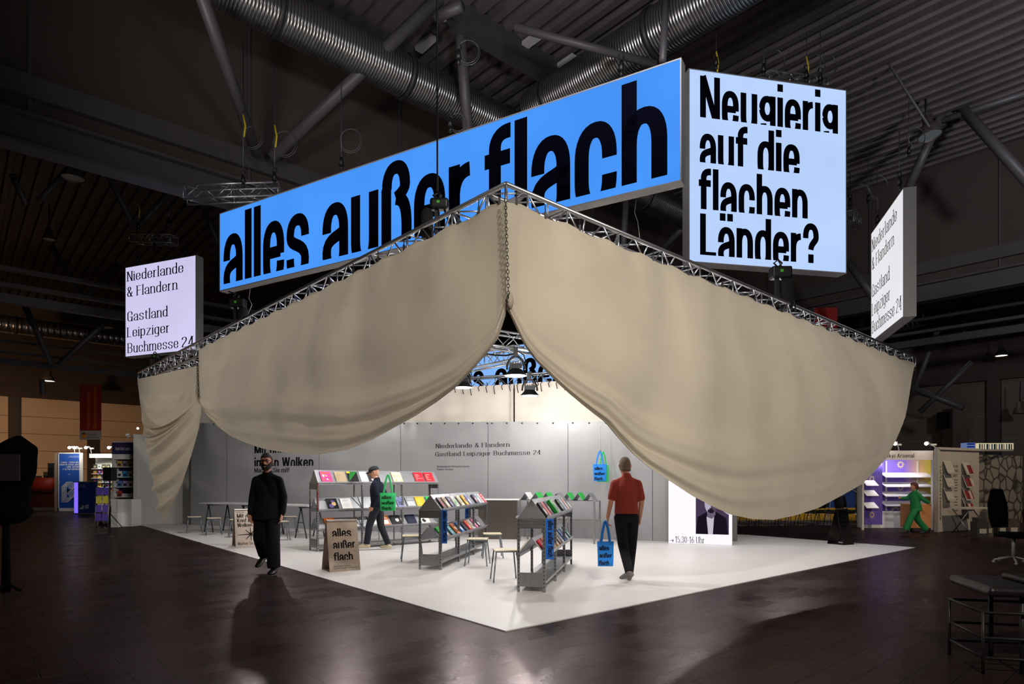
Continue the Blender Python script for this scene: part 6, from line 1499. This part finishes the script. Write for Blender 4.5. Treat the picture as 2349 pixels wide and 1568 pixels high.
# dark chairs and blue wall seen under the right drape
t = thing('booth_wall', 'blue booth wall with round white lettering and yellow lower band behind the black chairs', 'booth wall', P(1880, 1175, 23.0) * 1.0); O2 = V(t.location); O2.z = 0; t.location = O2
xa, xb = Xat(1690, 23) - O2.x, Xat(1976, 22.6) - O2.x
mb = MB(); mb.box(xa, xb, 0, .08, .46, 2.3); obj('upper_panel', mb, mat('deep_blue_panel', (22, 60, 140), .6), t)
mb = MB(); mb.box(xa, xb, -.01, .08, .0, .46); obj('lower_panel', mb, mat('yellow_panel', (200, 160, 20), .6), t)
mb = MB(); c = P(1942, 1160, 22.98) - O2
def ring(R, r): mb.tube([c + V((R * math.cos(a), -.02, R * math.sin(a))) for a in [2 * math.pi * i / 48 for i in range(48)]], r, 4, closed=True)
ring(.95, .010); ring(.62, .008)
for k, ch in enumerate('UKRAINE UKRAINE UKRAINE '):
    a = math.radians(150 - k * 14); d_ = V((math.cos(a), 0, math.sin(a))); e_ = V((math.sin(a), 0, -math.cos(a)))
    if ch != ' ': write(mb, ch, SANS, c + d_ * .70 - e_ * .05 + V((0, -.02, 0)), e_, d_, width=.09, xh=.12)
obj('round_lettering', mb, mat('white_print', (210, 214, 224), .6), t)
mb = MB(); g0, g1 = G(1700, 1206), G(1984, 1203); mb.frame_box(V((g0.x, g0.y, .002)), V((g1.x - g0.x, g1.y - g0.y, 0)), V((0, 3.4, 0)), UP * .006); single('carpet', mb, mat('light_grey_carpet', (150, 144, 140), .95, bump=.3, bscale=60), 'light grey carpet under the black chairs beyond the stand', 'carpet')
def chair0(label, loc, rz):
    t = thing('chair', label, 'chair', loc, rz, 'black stacking chairs by the blue wall')
    B = mat('black_upholstery', (18, 18, 19), .9); CH = mat('chromed_tube', (180, 180, 184), .2, .95)
    mb = MB(); mb.box(-.23, .23, -.22, .20, .42, .47); bevel(obj('seat', mb, B, t), .02, 3)
    mb = MB(); rws = [[(x, .20 + .05 * ((z - .5) / .35) - .03 * (1 - (x / .23) ** 2) + .0, z) for x in (-.23, -.12, 0, .12, .23)] for z in (.56, .70, .82, .93)]; mb.grid(rws); o = obj('backrest', mb, B, t); s = o.modifiers.new('thick', 'SOLIDIFY'); s.thickness = .035; s.offset = 0
    for sx in (-1, 1): 
        mb = MB(); mb.tube([(sx * .24, -.24, 0), (sx * .22, -.20, .43)], .012, 8); obj('leg', mb, CH, t)
        mb = MB(); mb.tube([(sx * .24, .28, 0), (sx * .22, .19, .43), (sx * .22, .25, .9)], .012, 8); obj('leg', mb, CH, t)
    mb = MB(); mb.tube([(-.22, -.2, .41), (.22, -.2, .41)], .010, 6); mb.tube([(-.22, .19, .41), (.22, .19, .41)], .010, 6); obj('seat_frame', mb, CH, t); return t
cp = []
for r_ in range(2):
    for k in range(6): cp.append((Xat(1715 + 45 * k, 19.9 + 1.0 * r_) + .1 * r_, 19.9 + 1.0 * r_, r_, k))
ch0 = chair0('black chair, first from the left in the front row by the blue wall', (cp[0][0], cp[0][1], .008), .5)
for (x, y, r_, k) in cp[1:]: dup(ch0, (x, y, .008), .5 + .1 * math.sin(k * 3), 'black chair, %s from the left in the %s row by the blue wall' % (ORDS[k], ('front', 'back')[r_]))
# ---- left side: neighbouring booth with the books from a small country
p0, p1 = P(310, 1200, 20.7), P(414, 1204, 21.6); p0.z = p1.z = 0
mb = MB(); mb.frame_box(p0, V((2.3, .9, 0)), V((-.04, .1, 0)), UP * 2.95); mb.frame_box(p0 + V((-.04, -.03, 0)), V((.1, .03, 0)), V((-.04, .1, 0)), UP * 2.98); mb.frame_box(p0 + V((0, -.02, 2.90)), V((2.3, .9, 0)), V((-.04, .1, 0)), UP * .08)
single('booth_side_wall', mb, mat('booth_white', (196, 194, 188), .6), 'plain white side wall of the neighbouring booth behind the end drape', 'booth wall')
YL_ = 20.9
t = thing('book_booth', 'neighbour booth front with dark blue shelves and purple fascia beside the white side wall', 'booth', (Xat(258, YL_), YL_, 0)); Wb = Xat(312, YL_) - Xat(258, YL_)
mb = MB(); mb.box(-.02, .04, 0, .3, 0, 2.72); mb.box(Wb - .04, Wb + .02, 0, .3, 0, 2.72); mb.box(0, Wb, .0, .3, 2.70, 2.75); obj('booth_frame', mb, mat('booth_white', (196, 194, 188), .6), t)
mb = MB(); mb.box(.04, Wb - .04, .28, .3, .5, 2.70); obj('back_panel', mb, mat('dark_blue_panel', (22, 24, 78), .6), t)
mb = MB(); mb.box(0, Wb, -.03, 0, 2.34, 2.72); f = obj('fascia', mb, mat('violet_fascia', (48, 36, 78), .6), t)
l = MB(); write(l, 'Books from Luxembourg', dict(LIGHTG), (.12, -.034, 2.46), (1, 0, 0), UP, width=Wb * .76, xh=.085); obj('lettering', l, mat('pale_print', (196, 186, 206), .7), f)
mb = MB(); mb.box(0, Wb, -.02, 0, 2.16, 2.33); obj('header_board', mb, WHITE, t)
shz = []
for py in (1070, 1093.5, 1116, 1139):
    mb = MB(); z = Zat(py, YL_); shz.append(z); mb.box(.03, Wb - .03, -.02, .28, z - .02, z); mb.box(.03, Wb - .03, .10, .11, z, z + .11); obj('shelf', mb, WHITE, t)
cols = [[(190, 160, 80), (130, 130, 140), (200, 160, 70)], [(220, 220, 216), (60, 150, 210), (220, 222, 210), (220, 90, 90)], [(90, 130, 190), (180, 160, 200), (230, 230, 230), (200, 170, 140)], [(170, 60, 40)]]
for r_, z in enumerate(shz):
    for k, c in enumerate(cols[r_]):
        mb = MB(); mb.box(-.075, .075, -.012, .012, 0, .20); mb.box(-.05, .05, -.0135, -.012, .03, .11, 1); o = obj('book', mb, [cover(c), cover((60, 56, 70))], loc=(Xat(258, YL_) + .20 + k * .185, YL_ + .05, z)); o.rotation_euler = (-.12, 0, 0)
        tag(o, 'book, %s from the left on the %s shelf of the violet topped booth' % (ORDS[k], ORDS[r_]), 'book', 'books in the violet topped booth')
mb = MB(); mb.box(0, .66, 0, .5, 0, .86); mb.box(.2, .66, -.02, 0, 0, .84); o = bevel(single('white_plinth', mb, WHITE, 'white plinth cabinet in front of the dark blue shelves', 'plinth'), .006); o.location = (Xat(294, 20.2), 20.1, 0)
for k, (px, py) in enumerate(((276, 1200), (309, 1185))):
    mb = MB(); mb.box(-.11, .11, 0, .3, 0, .62 if k == 0 else .45); mb.sphere((.02, -.004, .35), .012, n=8, mi=1); o = bevel(single('low_cabinet', mb, [WHITE, BLACK], ('narrow white door cabinet left of the plinth', 'low white box right of the plinth')[k], 'cabinet'), .005); o.location = (Xat(px - 8 + 3 * k, 20.5), 20.45 - .75 * k, 0)
arm_lamp(V((Xat(292, YL_), YL_, 2.75)), 'unlit white arm lamp on top of the violet fascia', .12, False)
# speaker on its stand
xs = Xat(252, 19.4); t = thing('speaker_stand', 'thin black stand with a black loudspeaker at the corner of the left booth', 'speaker stand', (xs, 19.4, 0))
mb = MB(); mb.rod((0, 0, .1), (0, 0, 1.45), .018, 8); obj('pole', mb, BLACK, t)
for a in (.3, 2.4, 4.5): mb = MB(); mb.rod((0, 0, .45), (.34 * math.cos(a), .34 * math.sin(a), 0), .012, 6); obj('leg', mb, BLACK, t)
mb = MB(); mb.box(-.17, .12, -.13, .13, 1.45, 1.86); o = bevel(single('loudspeaker', mb, BLACK, 'black loudspeaker on a thin stand beside the violet topped booth', 'loudspeaker'), .02); o.location = (xs, 19.4, 1.45)
# folding brochure rack
xb_ = Xat(232, 18.2); t = thing('brochure_rack', 'slanting wire brochure rack with purple leaflets before the left booth', 'rack', (xb_, 18.2, 0), .5)
mb = MB()
for x in (-.16, .16): mb.rod((x, 0, 0), (x, .45, 1.25), .008, 6); mb.rod((x, .5, 0), (x, .2, .7), .008, 6)
for k in range(4): mb.rod((-.16, .1 + .09 * k, .28 + .25 * k), (.16, .1 + .09 * k, .28 + .25 * k), .008, 6)
obj('wire_frame', mb, STEEL, t)
for k, c in enumerate(((74, 50, 150), (84, 60, 160), (190, 180, 50), (70, 48, 150))):
    y, z = .10 + .09 * k, .28 + .25 * k; mb = MB()
    for j in (-1, 1): mb.prism([(j * .08 - .07, y - .01, z), (j * .08 + .07, y - .01, z), (j * .08 + .07, y + .07, z + .21), (j * .08 - .07, y + .07, z + .21)], (0, -.012, .004))
    obj('leaflets', mb, mat('leaflet_%d' % k, c, .5), t)
# plant
xp = Xat(240, 21.5); t = thing('potted_plant', 'leafy green potted plant between the two left booths', 'plant', (xp, 21.5, 0))
mb = MB(); mb.lathe([(0, 0), (.16, 0), (.2, .4), (.18, .4), (.17, .36), (0, .36)], (0, 0, 0), 18); obj('pot', mb, WHITE, t)
mb = MB(); rr = random.Random(2); mb.rod((0, 0, .3), (0, 0, 1.3), .02, 6); obj('stem', mb, mat('plant_stem', (60, 50, 34), .8), t)
mb = MB()
for k in range(70):
    a = rr.uniform(0, 6.28); z = rr.uniform(.6, 1.6); d = V((math.cos(a), math.sin(a), rr.uniform(-.1, .8))).normalized(); s = V((-math.sin(a), math.cos(a), 0)); p = V((0, 0, z)) + d * .08; L = rr.uniform(.22, .42)
    mb.add([p, p + d * L * .5 + s * .035, p + d * L - UP * .08, p + d * L * .5 - s * .035], [(0, 1, 2, 3)])
obj('leaves', mb, mat('dark_green_leaf', (36, 62, 34), .5), t)
# Italian booth: blue panel, lit shelves, counter
YI = 30.
def XI(px): return Xat(px, YI)
t = thing('exhibition_booth', 'lit white booth with tall blue panel bearing a big striped letter, far left', 'booth', (XI(134), YI, 0)); O3 = V(t.location)
zi = Zat(1040, YI)
mb = MB(); mb.box(0, XI(184) - XI(134), 0, .1, .12, zi); pn = obj('blue_panel', mb, mat('blue_panel_print', (24, 76, 170), .6), t)
mb = MB(); mb.box(-.18, 0, -.02, .6, 0, zi + .03); obj('corner_post', mb, mat('brown_white_post', (150, 130, 110), .6), t)
mb = MB(); W_ = XI(184) - XI(134); mb.box(-.03, .03, -.02, .12, 0, zi + .05); mb.box(W_ - .03, W_ + .05, -.02, .12, 0, zi + .05); mb.box(0, W_, -.02, .12, zi, zi + .05); mb.box(0, W_, -.02, .12, 0, .14); obj('panel_frame', mb, WHITE, t)
mb = MB(); xr = W_ * .95
for k, (s_, w_) in enumerate((('ITALIA - FIERA DEL', .84), ('LIBRO DI LIPSIA 2024', .90), ('LIBRI, AUTORI', .58), ('E ALTRO ANCORA', .74))): write(mb, s_, dict(SANS, s=.2, t=.18), (xr - w_ * W_, -.006, zi - .45 - .11 * k), (1, 0, 0), UP, width=w_ * W_, xh=.055)
for k, (s_, w_) in enumerate((('Ministero della cultura', .42), ('Buchmesse Leipzig', .48))): write(mb, s_, SANS, (xr - w_ * W_, -.006, zi - .13 - .05 * k), (1, 0, 0), UP, width=w_ * W_, xh=.022)
write(mb, 'Italia', SANS, (W_ * .45, -.006, zi - 1.0), (1, 0, 0), UP, width=.12, xh=.03)
BS = dict(s=.035, t=.035, w=1.0, asc=1.4, cap=1.3, gap=.1, cut=None, serif=0)
for k in range(5): write(mb, 'B', dict(BS, s=.05, t=.045, w=.60), (W_ * .15 + .055 * k, -.006 - .003 * k, .42 + .05 * k), (1, 0, 0), UP, xh=.60)
obj('lettering', mb, mat('white_print', (210, 214, 224), .6), pn)
xa, xb = XI(187) - O3.x, XI(300) - O3.x
mb = MB(); mb.box(xa, xb, 1.0, 1.1, 0, zi + .04); mb.box(xa, xb, .6, 1.1, .0, .55); obj('back_wall', mb, mat('booth_lit_white', (214, 212, 204), .6), t)
mb = MB(); mb.box(xa, xb, .55, .62, zi - .18, zi + .02); obj('fascia', mb, WHITE, t)
sz = [Zat(py, YI + .8) for py in (1074, 1085.5, 1095.5, 1105.5, 1116, 1127)]
for z in sz: mb = MB(); mb.box(xa, xb, .70, 1.0, z - .03, z); obj('shelf', mb, WHITE, t)
pal = [(210, 190, 150), (120, 150, 190), (230, 120, 160), (150, 190, 110), (40, 60, 110), (230, 210, 60), (200, 60, 60), (70, 90, 80), (240, 240, 236), (60, 70, 160), (210, 110, 50), (30, 30, 36)]
rr = random.Random(11); proto = {}
for r_, z in enumerate(sz):
    n = 10
    for k in range(n):
        c = pal[rr.randrange(len(pal))]
        if c not in proto:
            mb = MB(); mb.box(-.085, .085, 0, .03, 0, .20); mb.box(-.05, .05, -.002, 0, .05, .13, 1); proto[c] = mb.mesh('book', [cover(c), cover(pal[(pal.index(c) + 5) % 12])])
        o = bpy.data.objects.new('book', proto[c]); COL.objects.link(o); o.location = (O3.x + xa + .12 + k * (xb - xa - .2) / n, YI + .78, z); o.rotation_euler = (-.1, 0, 0)
        tag(o, 'small book, %s from left on the %s shelf down in the lit white booth' % (ORDS[k], ORDS[r_]), 'book', 'books in the lit white booth')
d = bpy.data.lights.new('booth_wash', 'AREA'); d.shape = 'RECTANGLE'; d.size = 3; d.size_y = .2; d.energy = 36; d.color = (1, .93, .78); lo = bpy.data.objects.new('booth_wash_light', d); COL.objects.link(lo); lo.parent = t; lo.location = ((xa + xb) / 2, -.3, zi + .30); lo.rotation_euler = (math.radians(28), 0, 0)
d = bpy.data.lights.new('panel_wash', 'AREA'); d.size = .5; d.energy = 16; d.color = (1, .93, .78); lo = bpy.data.objects.new('panel_wash_light', d); COL.objects.link(lo); lo.parent = t; lo.location = (W_ / 2, -1.2, zi + .5); lo.rotation_euler = (math.radians(40), 0, 0)
for k, px in enumerate((162, 173, 200, 253)): arm_lamp(V((XI(px), YI + .3, zi + .04)), ('lit arm lamp', 'brightest lit arm lamp', 'lit arm lamp turned right', 'lit arm lamp next to the loudspeaker')[k] + ' on the lit white booth, %s from left' % ORDS[k], -.02, True, 1.3)
YC = 27.2
xa, xb = Xat(170, YC), Xat(206, YC); t = thing('booth_counter', 'blue booth counter with a glowing violet edge, far left', 'counter', (xa, YC, 0)); zc = Zat(1106, YC)
mb = MB(); mb.box(.17, xb - xa, 0, .5, .05, zc); bp_ = obj('front_panel', mb, mat('dark_blue_print', (30, 70, 160), .5), t)
l = MB(); write(l, 'ITALIA', SANS, (.22, -.004, zc - .14), (1, 0, 0), UP, width=.26, xh=.03); write(l, 'EDITORIA', SANS, (.22, -.004, zc - .2), (1, 0, 0), UP, width=.28, xh=.03); write(l, 'ne', dict(SANS, s=.3, t=.2), (.25, -.004, .2), (1, 0, .15), UP, width=.4, xh=.17); obj('lettering', l, mat('white_print', (210, 214, 224), .6), bp_)
mb = MB(); mb.box(0, .16, 0, .5, .05, zc); gl = obj('glowing_edge', mb, emitter('violet_glow', (120, 96, 250), 1.3), t)
mb = MB(); mb.box(-.02, xb - xa + .02, -.02, .52, zc, zc + .04); mb.box(-.02, xb - xa + .02, -.02, .52, 0, .05); obj('counter_top', mb, mat('counter_trim', (140, 136, 130), .5), t)
# red-orange lounge counter and things behind
YR = 31.
t = thing('orange_counter', 'orange red rounded reception counter in the dark at far left', 'counter', (Xat(62, YR), YR, 0)); Wd_ = Xat(105, YR) - Xat(30, YR)
mb = MB(); mb.tube([(Wd_ * .35, 0, .95), (Wd_ * .35, 0, 1.1), (Wd_ * .35, 0, 1.6)], [(Wd_ * .38, .3), (Wd_ * .45, .36), (Wd_ * .55, .42)], 24, up=(1, 0, 0)); obj('bowl_front', mb, mat('orange_red_lacquer', (168, 44, 22), .5), t)
mb = MB(); mb.box(-.1, Xat(126, YR) - Xat(62, YR), -.1, .6, .15, .9); mb.box(-.1, Xat(126, YR) - Xat(62, YR), -.2, .6, .9, .95); obj('counter_base', mb, mat('dark_red_wood', (84, 30, 20), .6), t)
mb = MB(); mb.box(-.4, Xat(126, YR) - Xat(62, YR), -.4, .7, 0, .14); obj('plinth', mb, mat('pale_plinth', (120, 104, 90), .6), t)
for k, (px, w_, h_, c) in enumerate(((88, .28, .75, (90, 82, 76)), (107, .26, .95, (120, 104, 90)), (119, .35, 1.4, (70, 76, 80)))):
    mb = MB(); h_ += .95; mb.box(-w_ / 2, w_ / 2, 0, .12, 0, h_); mb.box(-w_ * .35, w_ * .35, -.01, 0, h_ * .55, h_ * .9, 1); o = single('poster_board', mb, [mat('board_%d' % k, c, .7), mat('board_dark_%d' % k, (50, 46, 46), .7)], ('small dim poster board left of the lit booth', 'narrow dim board beside the poster', 'tall dim display board touching the lit booth')[k], 'board'); o.location = (Xat(px, YR + 1.2), YR + 1.2, 0)
# far lit spots on the left wall
mb = MB(); mb.sphere((0, 0, 0), .07, n=10); o = obj('wall_lamp', mb, emitter('small_bulb', (255, 230, 200), 8), loc=P(316, 982, 40)); tag(o, 'small lit lamp on the cream wall just left of the drape', 'lamp')
# ---- dark things at the picture's edges
t = thing('gear_stand', 'black stand heaped with dark bags at the left edge', 'stand', V((Xat(14, 8.2), 8.2, 0)))
DK = mat('black_nylon', (5, 5, 5), 1.0, bump=.4, bscale=9, spec=.05)
mb = MB(); mb.tube([(0, 0, 0), (0, 0, .9)], [.05, .04], 10); obj('post', mb, DK, t)
for a in (.4, 2.5, 4.6): mb = MB(); mb.rod((0, 0, .12), (.16 * math.cos(a), .16 * math.sin(a), 0), .02, 6); obj('foot', mb, DK, t)
mb = MB(); mb.tube([(-.3, 0, 1.0), (-.1, 0, 1.02), (.15, 0, 1.03), (.30, 0, 1.06)], [(.12, .2), (.16, .24), (.14, .22), (.05, .1)], 14, up=(0, 0, 1)); remesh(obj('seat_bag', mb, DK, t), .02, 3)
mb = MB(); mb.tube([(0, .1, 1.1), (-.05, .12, 1.35), (-.02, .12, 1.6), (.05, .1, 1.9), (.0, .1, 2.0)], [(.22, .16), (.25, .2), (.30, .2), (.27, .16), (.12, .08)], 14, up=(1, 0, 0)); mb.sphere((.22, .05, 1.62), .12, .1, .2); mb.sphere((-.25, .05, 1.5), .18, .12, .25); remesh(obj('hung_coat', mb, DK, t), .02, 3)
mb = MB(); mb.frame_box(V((.02, -.12, 1.45)), V((.22, .03, 0)), V((0, .02, 0)), UP * .34); obj('dim_board', mb, mat('dim_purple_board', (30, 22, 22), .7), t)
t = thing('wire_trolley', 'dark wire frame trolley with padded top at the bottom right edge', 'trolley', V((3.54, 4.72, 0)), -.22)
DM = mat('dark_wire', (34, 34, 32), .5, .4)
mb = MB()
W_, D_ = 1.15, .55
for z in (.27, .46, .12):
    mb.tube([(0, 0, z), (W_, 0, z), (W_, D_, z), (0, D_, z)], .012, 6, closed=True)
for x in (0, W_ * .5, W_):
    for y in (0, D_): mb.rod((x, y, 0), (x, y, .46), .012, 6)
for x in (.28, .62): mb.rod((x, .05, 0), (x, .05, .62), .018, 8)
mb.rod((.28, .5, 0), (.28, .5, .62), .018, 8)
obj('wire_frame', mb, DM, t)
mb = MB(); mb.box(.02, 1.3, -.05, .62, .585, .66); bevel(obj('padded_top', mb, mat('dark_leather', (20, 17, 17), .4, bump=.3, bscale=14), t), .03, 3)
mb = MB(); mb.box(.35, .8, .1, .5, .66, .70); mb.box(.7, 1.2, .2, .6, .66, .74); bevel(obj('folded_covers', mb, mat('dark_leather', (34, 29, 28), .35), t), .015)
t = thing('office_chair', 'black padded swivel chair in the dark at the right edge', 'chair', V((Xat(2325, 11.), 11., 0)), .4)
mb = MB(); mb.tube([(0, .22, .62), (0, .24, .8), (0, .26, 1.05), (0, .27, 1.30)], [(.22, .05), (.26, .07), (.26, .07), (.16, .04)], 16, up=(1, 0, 0)); obj('backrest', mb, DK, t)
mb = MB(); mb.tube([(0, -.25, .5), (0, -.1, .5), (0, .2, .5)], [(.2, .04), (.25, .06), (.22, .05)], 14, up=(1, 0, 0)); obj('seat', mb, DK, t)
mb = MB(); mb.rod((0, 0, .1), (0, 0, .48), .03, 8)
for k in range(5): a = k * 1.256; mb.rod((0, 0, .12), (.3 * math.cos(a), .3 * math.sin(a), .06), .018, 6); mb.sphere((.3 * math.cos(a), .3 * math.sin(a), .03), .03, n=8)
obj('star_base', mb, mat('grey_star_base', (90, 90, 90), .5), t)
for k, (px, w_, h_) in enumerate(((2247, .3, .5), (2262, .2, .65), (2292, .25, .55), (2318, .3, .45))):
    mb = MB(); y = 16.2 + .15 * k; mb.box(-w_ / 2, w_ / 2, -.12, .12, 0, h_ * .8); mb.box(-w_ * .4, w_ * .4, -.1, .1, h_ * .8, h_); mb.box(-w_ * .3, w_ * .3, -.125, -.12, .1, .22, 1)
    o = single('storage_box', mb, [mat('dim_box_%d' % k, ((40, 38, 36), (74, 68, 60), (50, 44, 40), (60, 52, 44))[k], .7), mat('box_label', (150, 146, 136), .7)], ('black storage box beside the folding table', 'upright grey box right of the black box', 'brown storage box near the swivel chair', 'dim storage box at the right edge')[k], 'box'); o.location = (Xat(px, y), y, 0)
bpy.context.view_layer.update()
